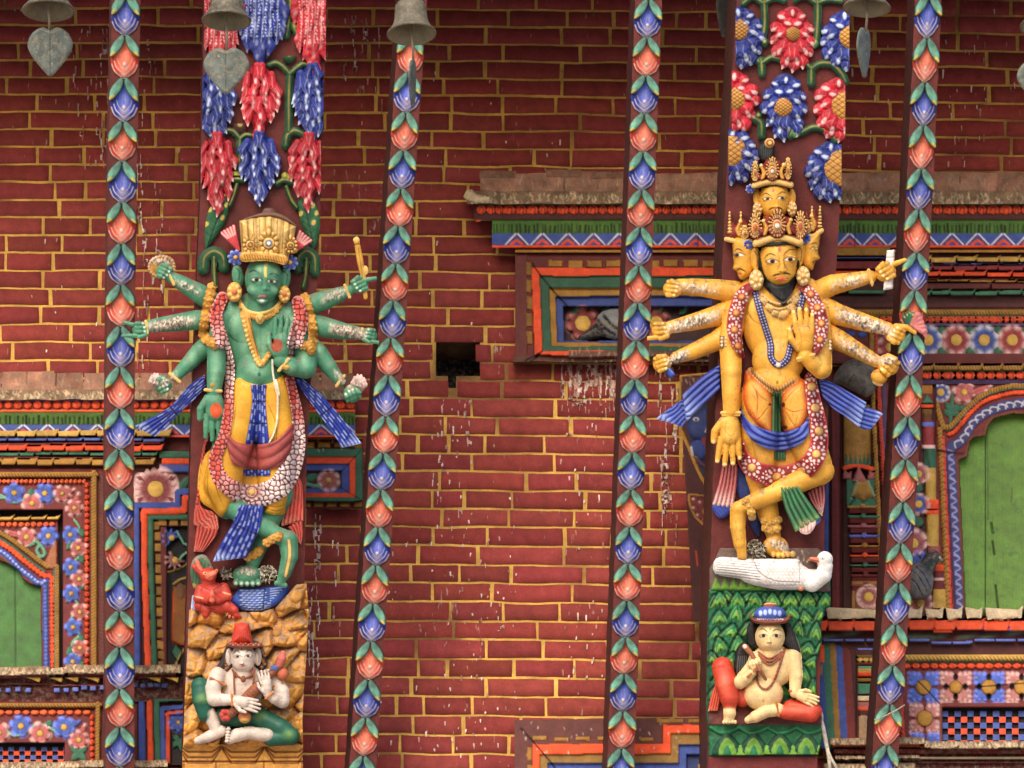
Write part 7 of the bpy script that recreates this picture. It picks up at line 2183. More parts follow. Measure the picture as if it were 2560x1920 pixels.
    F.ell(1924, 357, 12, 12, 8, 24, 0, lin((150, 92, 48))); F.stroke([(1924 + 11 * math.cos(a), 357 + 11 * math.sin(a)) for a in np.linspace(0, 6.28, 12)], 2, LGOLD); F.dot(1925, 357, 4, LGOLD)
    F.mesh('topknot', SS, M_PAINT, T, zb=2)
    # crowns
    CR = lin((126, 40, 34))
    def drop(F, x, y, rx, ry, w, gem=True):
        F.poly([(x, y - ry * 1.25), (x + rx * 0.6, y - ry * 0.5), (x + rx, y + ry * 0.35), (x + rx * 0.5, y + ry), (x - rx * 0.5, y + ry), (x - rx, y + ry * 0.35), (x - rx * 0.6, y - ry * 0.5)], 7, 8, w, CR * 0.9)
        n = 18
        for i in range(n):
            a = -math.pi / 2 + 2 * math.pi * i / n
            k = 1.12 if abs(math.cos(a)) < 0.35 and math.sin(a) < 0 else 0.92
            F.chain([(x + rx * 0.5 * math.cos(a), y + ry * 0.5 * math.sin(a), 1.3, w + 6), (x + rx * k * math.cos(a), y + ry * k * math.sin(a), 1.9, w + 6)], LGOLD * 0.85, 0)
        F.ell(x, y + 2, rx * 0.44, ry * 0.38, 6, w + 7, 0, lin((176, 90, 50)), 0); F.stroke([(x + rx * 0.42 * math.cos(a), y + 2 + ry * 0.36 * math.sin(a)) for a in np.linspace(0, 6.28, 12)], 2, LGOLD)
        F.stroke([(x + rx * 0.74 * math.cos(a), y + ry * 0.74 * math.sin(a)) for a in np.linspace(0, 6.28, 14)], 1.6, CR * 0.5, bump=-1.5)
        if gem: F.dot(x, y + 4, rx * 0.27, lin((238, 230, 220)), soft=1)
    def curl(F, x, y, s, w):
        F.ribbon([(x, y), (x + s * 4, y - 14), (x, y - 26), (x - s * 5, y - 34)], [9, 11, 9, 5], 6, w, GOLD)
        F.ell(x - s * 3, y - 34, 5, 5, 5, w + 3, 0, LGOLD, 0)
    def band(F, x0, x1, y, sag, h, w, bow):
        xm = (x0 + x1) / 2
        F.ribbon([(x0, y + 3), (x0 + (xm - x0) * 0.5, y - sag * 0.6), (xm, y - sag), (xm + (x1 - xm) * 0.5, y - sag * 0.7), (x1, y)], h * 1.25, h * 0.6, w, LGOLD * 0.85)
        F.stroke([(x0, y - h * 0.45), (x0 + (xm - x0) * 0.5, y - sag * 0.6 - h * 0.6), (xm, y - sag - h * 0.62), (xm + (x1 - xm) * 0.5, y - sag * 0.7 - h * 0.6), (x1, y - h * 0.5)], 5, CR * 0.7, soft=2)
        F.stroke([(x0, y + h * 0.62), (xm, y - sag + h * 0.5), (x1, y + h * 0.5)], 2.5, DGOLD, soft=2, fade=0.7)
    # upper crown
    C = Fld(1872, 376, 2000, 470, 1.6)
    C.poly([(1884, 462), (1880, 410), (1900, 430), (1914, 400), (1932, 392), (1950, 404), (1960, 428), (1974, 408), (1976, 456), (1930, 450)], 32, 34, 34, CR, smooth=False)
    drop(C, 1931, 424, 17, 27, 66); drop(C, 1888, 430, 10, 24, 50, False); drop(C, 1970, 424, 9, 26, 50, False)
    curl(C, 1906, 448, 1, 62); curl(C, 1956, 446, -1, 62)
    band(C, 1886, 1976, 462, 8, 13, 58, 0)
    C.mesh('upper_crown', SS, M_PAINT, T, zb=10)
    # front crown
    C = Fld(1866, 510, 2030, 616, 1.6)
    C.poly([(1886, 606), (1884, 560), (1900, 560), (1912, 540), (1930, 540), (1945, 516), (1962, 540), (1980, 545), (1996, 560), (2002, 596), (1946, 592)], 44, 46, 44, CR, smooth=False)
    drop(C, 1943, 560, 23, 33, 88); drop(C, 1888, 566, 17, 30, 66, False); drop(C, 2001, 564, 17, 32, 62, False)
    curl(C, 1912, 586, 1, 84); curl(C, 1974, 584, -1, 82)
    band(C, 1892, 1998, 606, 12, 17, 78, 0)
    C.mesh('front_crown', SS, M_PAINT, T, zb=20)
    for x0, x1, y, s in ((1818, 1878, 598, -1), (2012, 2052, 584, 1)):
        C = Fld(min(x0, x1) - 12, 490, max(x0, x1) + 14, 616, 1.6)
        xm = (x0 + x1) / 2
        C.poly([(x0, y), (x0 + 4, y - 58), (xm - 8, y - 36), (xm + 4, y - 62), (x1 - 6, y - 36), (x1, y - 60 * (1 if s > 0 else 0.5)), (x1 + 2, y)], 18, 20, 18, CR, smooth=False)
        for x in ((x0 + 6, xm + 4) if s < 0 else (xm - 2, x1 - 2)):
            for i in range(7): C.ell(x, y - 18 - i * 8, 5.5 - i * 0.5, 4, 5, 32, 0, LGOLD * (0.7 + 0.3 * (i % 2)), 0)
        curl(C, xm, y - 10, s, 34)
        drop(C, xm + s * -14, y - 16, 11, 16, 36, False)
        C.ribbon([(x0 - 2, y), (xm, y + 6), (x1 + 2, y + (6 if s < 0 else -8))], 12, 7, 32, LGOLD * 0.9)
        C.mesh('side_crown', SS, M_PAINT, T, zb=4)
    # earrings and hair flowers
    for x, y, rx, ry in ((1891, 700, 18, 26), (2008, 690, 17, 25), (1894, 524, 12, 20), (1980, 522, 12, 20)):
        F = Fld(x - 28, y - 40, x + 28, y + 36, 1.6)
        w_ = 56 if y > 600 else 38
        F.ell(x, y, rx, ry, 12, w_, 0, lin((222, 176, 110)))
        for i in range(7):
            a = i * 0.9; F.ell(x + rx * 0.62 * math.cos(a), y + ry * 0.62 * math.sin(a), rx * 0.36, rx * 0.36, 6, w_ + 6, 0, lin((236, 200, 140)), 0); F.stroke([(x + rx * .3 * math.cos(a + .4), y + ry * .3 * math.sin(a + .4)), (x + rx * math.cos(a + .45), y + ry * math.sin(a + .45))], 1.5, DGOLD, fade=0.7)
        F.ell(x, y, rx * 0.36, rx * 0.36, 8, w_ + 9, 0, LGOLD, 0)
        F.mesh('earring', SS, M_PAINT, T, zb=w_ - 24)
    for x, y, s in ((1870, 612, 0.8), (2014, 596, 0.8), (1876, 472, 0.7)):
        F = Fld(x - 22, y - 22, x + 22, y + 22, 1.6)
        flower(F, x, y, 17 * s, lin((60, 78, 160)), 7, 44, 0, 10, lin((180, 190, 226)), 7)
        F.mesh('hair_flower', SS, M_PAINT, T, zb=22)
    # orange drawers
    OY, ORG = lin((228, 164, 66)), lin((214, 92, 34))
    D = Fld.like(T0, 6); D.base = T0.base; D.zm = T0.zm
    def dcf(X, Y, d):
        e = np.clip(1.3 + d / 13.0, 0, 1)[..., None]
        n = vn(X, Y, 30, 3)[..., None]
        return (OY * (0.85 + 0.3 * n)) * (1 - e) + ORG * e
    D.poly([(1862, 938), (1872, 930), (1930, 985), (1934, 1030), (1932, 1080), (1914, 1076), (1880, 1046), (1858, 1000)], 12, 18, 4, None, cf=dcf, n=4)
    D.poly([(1954, 985), (2000, 950), (2012, 956), (2022, 1010), (2012, 1056), (1986, 1078), (1958, 1076), (1952, 1030)], 12, 18, 4, None, cf=dcf, n=4)
    D.poly([(1868, 1070), (1880, 1110), (1900, 1170), (1960, 1180), (2040, 1172), (2060, 1140), (2040, 1090), (2000, 1080), (1940, 1092), (1900, 1082)], 8, 12, 2, None, cf=lambda X, Y, d: OY * (0.8 + 0.3 * vn(X, Y, 30, 5))[..., None], n=4)
    for pts in (((1876, 956), (1900, 990), (1924, 1006)), ((1924, 1012), (1904, 1040), (1880, 1060)), ((1890, 960), (1894, 1010), (1890, 1050)), ((1956, 1010), (1976, 986), (1996, 966)), ((1958, 1018), (1984, 1030), (2010, 1024)), ((1960, 1022), (1976, 1050), (1990, 1070))):
        D.stroke(pts, 2.6, ORG * 0.8, bump=-1.5, taper=True, fade=0.85)
    D.dot(1925, 1011, 4, lin((70, 26, 18)), 3); D.dot(1958, 1012, 5, lin((90, 30, 26)), 6); D.dot(1962, 1068, 7, lin((120, 30, 24)), 5)
    D.droppings(1870, 950, 2010, 1060, 26, 7, col=(120, 80, 40), wmin=1, wmax=1.6, lmin=10, lmax=30, bump=0)
    D.mesh('drawers', SS, M_SKIN, T)
    GC, GL = lin((34, 92, 66)), lin((120, 170, 96))
    K = Fld.like(T0, 6); K.base = T0.base + 8; K.zm = K.base - 6
    pleats(K, [(1932, 980), (1931, 1030), (1930, 1082)], [(1952, 982), (1952, 1030), (1953, 1082)], 3, 4, GC, GL, 6, 0, 0, 3)
    pleats(K, [(1936, 1128), (1936, 1150)], [(1964, 1128), (1964, 1150)], 4, 4, GC, GL, 4, 0, 0, 4)
    K.mesh('green_loincloth', SS, M_PAINT, T)
    F = Fld(1940, 1210, 2066, 1342, 1.8)
    pleats(F, [(1950, 1218), (1962, 1270), (1988, 1330)], [(1994, 1214), (2020, 1250), (2052, 1294)], 5, 8, GC, GL, 64, 0, 0.25, 6)
    F.poly([(1996, 1312), (2012, 1296), (2036, 1296), (2040, 1310), (2024, 1334), (2002, 1332)], 6, 8, 66, lin((236, 200, 190)))
    for i in range(4): F.stroke([(2000 + i * 9, 1300), (2004 + i * 8, 1330)], 1.6, lin((190, 90, 90)))
    F.poly([(2034, 1278), (2052, 1296), (2048, 1306), (2038, 1310)], 5, 6, 62, lin((70, 90, 170)))
    F.mesh('green_tail', SS, M_PAINT, T, zb=36)
    # blue hip sash and stoles
    BC, BL = lin((34, 56, 160)), lin((150, 168, 226))
    P = Fld.like(T0, 6); P.base = blur(T0.base, 4) + 12; P.zm = P.base - 8
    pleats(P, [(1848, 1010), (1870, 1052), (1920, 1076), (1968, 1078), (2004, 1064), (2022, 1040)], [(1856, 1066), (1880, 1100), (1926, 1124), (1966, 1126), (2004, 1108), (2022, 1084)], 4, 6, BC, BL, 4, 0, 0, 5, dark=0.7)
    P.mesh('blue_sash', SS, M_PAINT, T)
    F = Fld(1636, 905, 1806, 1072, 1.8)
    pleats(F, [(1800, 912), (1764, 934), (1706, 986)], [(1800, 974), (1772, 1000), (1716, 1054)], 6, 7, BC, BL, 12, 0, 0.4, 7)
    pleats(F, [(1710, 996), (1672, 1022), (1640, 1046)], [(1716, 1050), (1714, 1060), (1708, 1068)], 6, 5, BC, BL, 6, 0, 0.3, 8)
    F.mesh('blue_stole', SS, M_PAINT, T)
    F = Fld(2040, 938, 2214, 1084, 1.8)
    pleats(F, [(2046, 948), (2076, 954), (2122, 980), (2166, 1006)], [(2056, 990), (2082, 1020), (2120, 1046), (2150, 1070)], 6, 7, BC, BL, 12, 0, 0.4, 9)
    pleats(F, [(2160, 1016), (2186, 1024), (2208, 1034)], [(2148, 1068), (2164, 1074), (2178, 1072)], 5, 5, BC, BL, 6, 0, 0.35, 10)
    F.mesh('blue_stole', SS, M_PAINT, T)
    F = Fld(1836, 1160, 1950, 1350, 2)
    F.poly([(1842, 1165), (1872, 1190), (1884, 1240), (1900, 1300), (1898, 1342), (1880, 1320), (1856, 1260), (1842, 1222)], 6, 10, 2, lin((36, 56, 120)))
    F.mesh('blue_backcloth', SS, M_PAINT, T, zb=-4)
    # rose ends
    RC, RL = lin((176, 52, 58)), lin((240, 206, 198))
    F = Fld(1770, 1150, 1860, 1300, 1.8)
    pleats(F, [(1806, 1160), (1796, 1210), (1780, 1262)], [(1844, 1160), (1842, 1210), (1834, 1270)], 5, 8, RC, RL, 8, 0, 0.55, 3)
    F.poly([(1780, 1266), (1810, 1256), (1834, 1272), (1802, 1296)], 6, 8, 10, lin((52, 70, 156)))
    for i in range(4): F.stroke([(1784 + i * 8, 1270 - i * 2), (1800 + i * 7, 1292 - i * 4)], 1.4, lin((24, 34, 90)))
    F.mesh('rose_drape', SS, M_PAINT, T, zb=-4)
    F = Fld(2010, 1190, 2070, 1300, 1.8)
    pleats(F, [(2018, 1232), (2030, 1260), (2052, 1288)], [(2060, 1206), (2062, 1250), (2056, 1290)], 5, 7, RC, RL, 8, 0, 0.6, 4)
    F.mesh('rose_drape', SS, M_PAINT, T, zb=-4)
    # floral garland
    Q = Fld.like(B, 6); Q.base = blur(np.where(B.sd < 0, np.clip(B.z, 6, 66), 6), 10) + 9; Q.zm = Q.base - 9
    CM, WH2, OR2 = lin((132, 26, 32)), lin((236, 206, 198)), lin((220, 132, 66))
    gold_at = []
    def garland(Q, LP, WD, ros, k=1.0):
        p = spl(LP, False, 8)
        W_ = np.max(WD)
        q = Q.w(p[:, 0].min() - W_, p[:, 1].min() - W_, p[:, 0].max() + W_, p[:, 1].max() + W_)
        X, Y = Q.X[q], Q.Y[q]
        d = np.concatenate([[0], np.cumsum(np.hypot(*np.diff(p, axis=0).T))])
        C_ = [(np.interp(t * d[-1], d, p[:, 0]), np.interp(t * d[-1], d, p[:, 1])) for t in ros]
        def cf(al, dd, hw, Tn):
            b, idn, ox, oy = worley(X, Y, 8.5, 9)
            c = np.broadcast_to(CM, X.shape + (3,)) * (0.85 + 0.3 * idn[..., None])
            m = (np.clip((b - 3.2) / 1.2, 0, 1) * (idn > 0.42) * (dd < hw * 0.8))[..., None]
            c = c * (1 - m) + WH2 * m
            e = (dd > hw * 0.84)[..., None]
            return np.where(e, lin((190, 62, 60)), c)
        Q.ribbon(p, WD, 8, 2, None, cf=cf, raw=True)
        for (x, y) in C_:
            Q.dot(x, y, 15 * k, CM)
            for i in range(10):
                a = i * 0.628; Q.dot(x + 15 * k * math.cos(a), y + 14 * k * math.sin(a), 3.4 * k, WH2, 2.6 * k, rot=math.degrees(a))
            Q.dot(x, y, 10 * k, lin((190, 60, 52))); Q.ell(x, y, 8 * k, 8 * k, 5, 11, 0, OR2 if k == 1 else LGOLD * 0.85, 0); Q.dot(x, y, 4, LGOLD, fade=0.6, soft=2)
    garland(Q, [(1880, 716), (1858, 734), (1842, 776), (1836, 826), (1846, 866), (1856, 890)], [24, 36, 40, 40, 30, 12], (0.2, 0.42, 0.64, 0.86))
    Q.mesh('garland', SS, M_PAINT, T)
    Q.z[:] = -1e4; Q.sd[:] = 1e4
    garland(Q, [(2006, 714), (2030, 740), (2050, 790), (2054, 830), (2046, 864), (2036, 884)], [22, 32, 36, 36, 32, 14], (0.16, 0.36, 0.58, 0.8))
    # lower loop keeps clear of the hand
    Q2 = Fld.like(T0, 6); Q2.base = blur(T0.base, 12) + 12; Q2.zm = Q2.base - 8
    garland(Q2, [(2026, 944), (2034, 1000), (2046, 1060), (2046, 1120), (2020, 1166), (1966, 1192), (1900, 1182), (1862, 1150), (1852, 1110)], [28, 36, 42, 46, 52, 58, 54, 44, 20], (0.05, 0.17, 0.30, 0.43, 0.56, 0.70, 0.85), 1.25)
    Q2.mesh('garland_loop', SS, M_PAINT, T)
    Q.mesh('garland', SS, M_PAINT, T)
    # necklaces, belt, bands
    N_ = Fld.like(B, 6); N_.base = blur(np.where(B.sd < 0, np.clip(B.z, 6, 68), 6), 3); N_.zm = N_.base - 4
    IV = lin((224, 180, 112))
    for k, (dx, dy) in enumerate(((0, 0), (0, 13))):
        N_.ribbon([(1898 - k * 4, 728 + dy), (1916, 748 + dy), (1946, 760 + dy), (1978, 750 + dy), (1998 + k * 3, 730 + dy)], 8, 5, 3, IV)
        for i in range(14):
            t = i / 13.0; x = 1900 + 96 * t; y = 732 + dy + 31 * math.sin(math.pi * t) ** 0.9
            N_.dot(x, y, 2, DGOLD, fade=0.8)
    for i in range(11):
        t = i / 10.0; x = 1912 + 76 * t; y = 754 + 32 * math.sin(math.pi * t)
        N_.ell(x, y + (i % 2) * 3, 6.5, 7.5, 6, 4, 0, IV * (0.85 + 0.2 * (i % 2)), 0); N_.stroke([(x - 4, y - 2), (x + 3, y + 3)], 1.2, DGOLD, fade=0.6)
    N_.ell(1958, 786, 9, 10, 7, 5, 0, IV, 0)
    N_.mesh('necklace', SS, M_PAINT, T)
    M_ = Fld.like(B, 6); M_.base = blur(np.where(B.sd < 0, np.clip(B.z, 6, 64), 6), 3); M_.zm = M_.base - 4
    PU = lin((44, 40, 98))
    mp = [(1888, 728), (1898, 768), (1914, 820), (1926, 860), (1928, 894), (1946, 912), (1966, 900), (1976, 870), (1986, 820), (2000, 770), (2006, 740)]
    M_.ribbon(mp, 17, 5, 4, PU)
    p = spl(mp, False, 10); dl = np.concatenate([[0], np.cumsum(np.hypot(*np.diff(p, axis=0).T))])
    for i, t in enumerate(np.arange(4, dl[-1], 7.5)):
        for s_ in (-1, 1):
            x, y = np.interp(t, dl, p[:, 0]), np.interp(t, dl, p[:, 1]); x2, y2 = np.interp(t + 2, dl, p[:, 0]), np.interp(t + 2, dl, p[:, 1])
            L = math.hypot(x2 - x, y2 - y) + 1e-6
            M_.dot(x - (y2 - y) / L * 4 * s_, y + (x2 - x) / L * 4.2 * s_, 1.7, lin((206, 200, 220)), bump=1)
    M_.ell(1946, 913, 6, 6, 5, 8, 0, lin((230, 214, 190)), 0)
    M_.mesh('bead_string', SS, M_PAINT, T)
    E = Fld.like(T0, 6); E.base = blur(T0.base, 2) + 3; E.zm = E.base - 5
    bp_ = [(1878, 928), (1896, 948), (1922, 968), (1946, 978), (1966, 968), (1986, 954)]
    E.ribbon(bp_, 20, 5, 3, lin((206, 152, 84)))
    p = spl(bp_, False, 10); dl = np.concatenate([[0], np.cumsum(np.hypot(*np.diff(p, axis=0).T))])
    for t in np.arange(2, dl[-1], 8):
        x, y = np.interp(t, dl, p[:, 0]), np.interp(t, dl, p[:, 1])
        E.stroke([(x - 2, y - 9), (x + 2, y + 9)], 1.8, DGOLD * 0.6, bump=-1.5); E.ell(x + 4, y + 10, 4, 6, 4, 4, 0, LGOLD, 0)
    E.stroke(bp_, 2, DGOLD * 0.6, bump=-1.5)
    E.mesh('belt', SS, M_PAINT, T)
    for (x, y, an, hf, w_) in ((1827, 1032, 0, 22, 58), (2014, 892, -14, 20, 84), (2176, 692, 75, 17, 36)):
        F = Fld(x - 28, y - 28, x + 28, y + 28, 1.6)
        bracelet(F, x, y, an, hf, lin((226, 176, 90)), 9, w_); bracelet(F, x, y + 6, an, hf * 0.95, lin((210, 156, 76)), 5, w_)
        F.mesh('bracelet', SS, M_PAINT, T, zb=w_ - 18)
    for pts, w_ in ((((1864, 1254), (1876, 1274), (1880, 1292)), 66), (((1912, 1302), (1930, 1308), (1946, 1300)), 34), (((1914, 1320), (1930, 1326), (1944, 1320)), 34)):
        F = Fld(1840, 1230, 1970, 1350, 1.6)
        scallops(F, pts, 12, 15, lin((196, 146, 66)), w_, 5)
        F.mesh('anklet', SS, M_PAINT, T, zb=w_ - 14)
    for x, y in ((1816, 856), (2066, 864)):
        F = Fld(x - 26, y - 26, x + 26, y + 26, 1.6)
        F.rect(x - 17, y - 16, x + 15, y + 14, 56, lin((120, 70, 40)))
        for i in range(9): F.ell(x - 11 + (i % 3) * 10, y - 10 + (i // 3) * 9, 4, 4.5, 4, 57, 0, lin((238, 210, 160)), 0)
        F.mesh('armband', SS, M_PAINT, T, zb=36)
    # things held in the hands
    t = Fld(2206, 616, 2244, 730, 1.5)
    t.poly([(2217, 626), (2238, 624), (2234, 700), (2232, 722), (2208, 726), (2212, 690)], 8, 8, 26, lin((226, 218, 214)), smooth=False); t.stroke([(2238, 626), (2234, 722)], 6, lin((120, 60, 56)), fade=0.8); t.stroke([(2216, 644), (2236, 642)], 1.5, lin((120, 90, 90)), bump=-1)
    t.dot(2226, 694, 8, lin((150, 60, 60)), 5, fade=0.4, soft=3)
    tag(t.mesh('white_baton', SS, M_PAINT, None), 'short white painted baton gripped in the raised yellow hand near the diamond bud strut', 'baton')
    t = Fld(2236, 766, 2322, 866, 1.5)
    for i in range(6): t.chain([(2268, 812, 5, 24), (2258 + i * 8, 778 + abs(i - 2) * 6, 4, 26)], GC * (0.7 + 0.15 * i), 0.5); t.dot(2262 + i * 7, 782 + abs(i - 2) * 5, 3, lin((200, 190, 100)), fade=0.7)
    for i in range(5): t.chain([(2282, 812, 8, 26), (2294 + i * 4, 788 + i * 10, 9, 30), (2302 + i * 3, 792 + i * 12, 4, 30)], lin((206, 120, 116)) * (0.8 + 0.08 * i), 0.5)
    t.chain([(2268, 818, 5, 24), (2288, 836, 4, 20)], GC, 0.5)
    tag(t.mesh('lotus_flower', SS, M_PAINT, None), 'pink lotus with green sepals in the middle yellow hand', 'flower')
    t = Fld(2176, 900, 2232, 968, 1.5)
    t.ell(2198, 942, 21, 19, 18, 18, 20, SK); t.ell(2194, 958, 14, 6, 9, 18, 20, lin((226, 190, 120))); t.chain([(2204, 930, 10, 18), (2216, 914, 9, 18)], SK, 2); t.stroke([(2184, 930), (2200, 930), (2214, 938)], 2, SKD, bump=-1.5)
    tag(t.mesh('water_jug', SS, M_SKIN, None), 'small round yellow water pot hanging from the lowest yellow hand', 'pot')
    t = Fld(1656, 908, 1692, 946, 1.5)
    t.chain([(1664, 918, 9, 22), (1678, 936, 9, 22)], lin((58, 84, 170)), 0.5); t.stroke([(1666, 914), (1682, 932)], 2, lin((130, 150, 214)))
    tag(t.mesh('blue_scroll', SS, M_PAINT, None), 'stub of a blue scroll in the lowest yellow fist near the niche', 'scroll')
yellow_deity()
# ------------------------------------------------------------------ the small figures at the feet
def musician():
    WH_, SKD = lin((226, 206, 190)), lin((150, 96, 80))
    GR, GRL = lin((34, 96, 76)), lin((120, 156, 66))
    T = thing('musician_figure', SS(np.array([610.]), np.array([1860.]), np.array([0.]))[0],
              'small seated white figure in red cap and green trousers playing a stringed instrument', 'figurine')
    B = Fld(478, 1590, 770, 1872, 1.3)
    w0 = 40
    B.ell(608, 1716, 52, 62, 30, w0, 0, WH_, 8); B.ell(552, 1694, 22, 26, 20, w0, 0, WH_, 8); B.ell(668, 1698, 26, 26, 20, w0, 0, WH_, 8)
    B.chain([(500, 1716, 23, w0 + 8), (506, 1752, 24, w0 + 16), (514, 1786, 20, w0 + 16)], GR, 4)
    B.chain([(522, 1784, 18, w0 + 16), (536, 1812, 15, w0 + 18), (540, 1828, 15, w0 + 18)], WH_, 3)
    B.chain([(552, 1828, 15, w0 + 18), (520, 1842, 14, w0 + 18), (494, 1852, 9, w0 + 16)], WH_, 3)
    B.chain([(560, 1790, 26, w0), (640, 1790, 26, w0), (700, 1820, 25, w0 + 8), (726, 1840, 23, w0 + 12), (676, 1848, 18, w0 + 14)], GR, 4)
    B.chain([(668, 1838, 17, w0 + 20), (622, 1832, 16, w0 + 24), (592, 1838, 17, w0 + 26), (574, 1850, 11, w0 + 26)], WH_, 3)
    for i in range(5):
        B.ell(571 - i * 0.8, 1823 + i * 7.5, 6, 4.5, 6, w0 + 36, 0, WH_, 1); B.stroke([(576, 1827 + i * 7.5), (566, 1827 + i * 7.5)], 1.1, SKD, fade=0.6)
        B.stroke([(492 + i * 3.4, 1848 + i * 2.6), (500 + i * 3.4, 1844 + i * 2)], 1.1, SKD, fade=0.5)
    B.chain([(544, 1688, 21, w0 + 8), (532, 1722, 20, w0 + 20), (534, 1746, 18, w0 + 30)], WH_, 4)
    B.chain([(534, 1748, 18, w0 + 30), (562, 1750, 15, w0 + 42), (584, 1750, 12, w0 + 48)], WH_, 3)
    B.chain([(686, 1698, 20, w0 + 6), (704, 1730, 19, w0 + 18), (706, 1752, 17, w0 + 26)], WH_, 4)
    B.chain([(706, 1754, 17, w0 + 26), (686, 1746, 14, w0 + 40), (670, 1734, 12, w0 + 48)], WH_, 3)
    hand(B, 582, 1750, 14, 72, 1, WH_, w0 + 52, 3)
    hand(B, 670, 1736, 258, 62, -1, WH_, w0 + 52, 3)
    B.chain([(608, 1700, 22, w0 + 12), (608, 1676, 19, w0 + 16)], WH_, 5)
    B.ell(608, 1645, 31, 37, 34, w0 + 18, 0, WH_, 5); B.ell(610, 1662, 25, 20, 31, w0 + 18, 0, WH_, 5)
    for x in (573, 645):
        B.ell(x, 1642, 9, 22, 9, w0 + 18, 0, WH_, 2); B.stroke([(x - 3, 1628), (x + 3, 1640), (x + 1, 1656)], 1.6, SKD, bump=-1.5)
    nose(B, 605, 1640, 1658, 6, w0 + 48, WH_, 0)
    eye(B, 594, 1641, 8, 0.0, (-12, -5, -2, -14, 8, -7), 4, s=0.8); eye(B, 621, 1640, 8, -0.1, (-8, -7, 3, -15, 13, -7), -4, s=0.8)
    mouth(B, 607, 1664, 9, lin((200, 130, 116)), lin((120, 60, 50)), 0.6)
    B.stroke([(596, 1671), (607, 1674), (618, 1670)], 1.2, SKD, fade=0.5); B.dot(604, 1624, 2.2, lin((150, 120, 130)), 3)
    for y, q in ((1722, 12), (1702, 9)): B.dot(608, y, 3, SKD, 2, fade=0.2, soft=4)
    for x, y in ((505, 1746), (722, 1836), (650, 1790)): B.dot(x, y, 12, GRL, 9, fade=0.6, soft=8)
    B.mottle(0.08, 14, 3); B.droppings(540, 1700, 720, 1760, 12, 3, col=(120, 96, 88), wmin=.8, wmax=1.2, lmin=3, lmax=7, bump=0)
    B.mesh('body', SS, M_SKIN, T, zb=4)
    Hh = Fld(526, 1600, 676, 1694, 1.3)
    BKH = lin((52, 36, 32))
    Hh.poly([(566, 1612), (574, 1612), (572, 1650), (576, 1672), (564, 1672), (552, 1690), (532, 1682), (552, 1650)], 10, 10, w0 + 4, BKH)
    Hh.poly([(640, 1616), (656, 1618), (664, 1640), (668, 1662), (656, 1676), (646, 1664), (652, 1640)], 10, 8, w0 + 4, BKH)
    for i in range(7): Hh.ell(654 + (i % 3) * 4, 1626 + i * 7, 5, 4, 5, w0 + 12, 0, lin((140, 96, 60)), 0); Hh.ell(566 + (i % 2) * 5, 1648 + i * 4, 5, 4, 5, w0 + 12, 0, lin((130, 86, 56)), 0)
    Hh.ell(610, 1612, 42, 14, 10, w0 + 20, 0, BKH, 2)
    Hh.mesh('hair', SS, M_PAINT, T, zb=20)
    C = Fld(564, 1548, 660, 1624, 1.3)
    C.poly([(577, 1610), (586, 1560), (602, 1556), (622, 1558), (632, 1608)], 26, 24, w0 + 26, lin((206, 66, 46)), smooth=False)
    for i in range(9): C.stroke([(584 + i * 4.6, 1562), (580 + i * 6, 1606)], 1.3, lin((150, 40, 32)), bump=-1)
    C.ribbon([(572, 1612), (610, 1616), (650, 1612)], 12, 6, w0 + 50, lin((126, 64, 46)))
    for i in range(12): C.ell(576 + i * 6.4, 1609 + (i % 2) * 4, 2.4, 2.4, 3, w0 + 56, 0, lin((190, 120, 90)), 0)
    C.mesh('red_cap', SS, M_PAINT, T, zb=30)
    J = Fld(520, 1670, 720, 1760, 1.3)
    BR = lin((150, 84, 52))
    J.base = np.full(J.X.shape, w0 + 26.0)
    for pts in ([(581, 1674), (594, 1690), (608, 1696), (626, 1690), (636, 1674)],): J.ribbon(pts, 6, 5, 4, BR); 
    J.ell(608, 1697, 7, 9, 5, 6, 0, BR, 0)
    for pts in ([(584, 1684), (585, 1712), (586, 1736)], [(636, 1676), (634, 1696), (632, 1712)]): J.ribbon(pts, 4, 4, 4, BR)
    J.mesh('necklace', SS, M_PAINT, T, zb=w0 + 10)
    for x, y, a, h_, w_ in ((545, 1704, 25, 21, w0 + 30), (690, 1714, -20, 18, w0 + 26), (580, 1750, 88, 13, w0 + 58), (674, 1738, -40, 12, w0 + 58)):
        F = Fld(x - 28, y - 28, x + 28, y + 28, 1.3); bracelet(F, x, y, a, h_, lin((186, 118, 66)), 7, w_); F.mesh('armlet', SS, M_PAINT, T, zb=w_ - 14)
    I = Fld(548, 1614, 730, 1820, 1.3)
    wi = w0 + 44
    I.chain([(578, 1784, 11, wi - 8), (628, 1734, 15, wi), (648, 1716, 14, wi)], BR, 2)
    I.chain([(660, 1704, 9, wi - 6), (690, 1672, 10, wi - 8), (706, 1640, 9, wi - 10)], BR, 2)
    for i in range(14): I.stroke([(570 + i * 6.5, 1780 - i * 6.4), (584 + i * 6.5, 1792 - i * 6.4)], 1.4, BR * 0.4, bump=-1)
    I.chain([(698, 1664, 9, wi - 6), (704, 1646, 12, wi - 6), (708, 1632, 6, wi - 6)], lin((208, 104, 92)), 1)
    I.rect(676, 1664, 694, 1676, wi + 4, lin((84, 112, 170)))
    I.ell(706, 1684, 15, 16, 13, wi - 14, 0, lin((206, 110, 74))); I.ell(612, 1792, 16, 17, 14, wi - 8, 0, lin((206, 120, 74))); I.ell(612, 1800, 13, 8, 12, wi - 4, 0, LOCH)
    for a in range(6): I.ell(564 + 9 * math.cos(a * 1.05), 1788 + 9 * math.sin(a * 1.05), 8, 8, 8, wi - 8, 0, lin((206, 76, 66)) * (0.8 + 0.05 * a), 0)
    o = I.mesh('stringed_instrument', SS, M_PAINT, None, zb=w0 + 20)
    tag(o, 'brown stringed instrument with orange gourds held across the white figure', 'instrument')
musician()

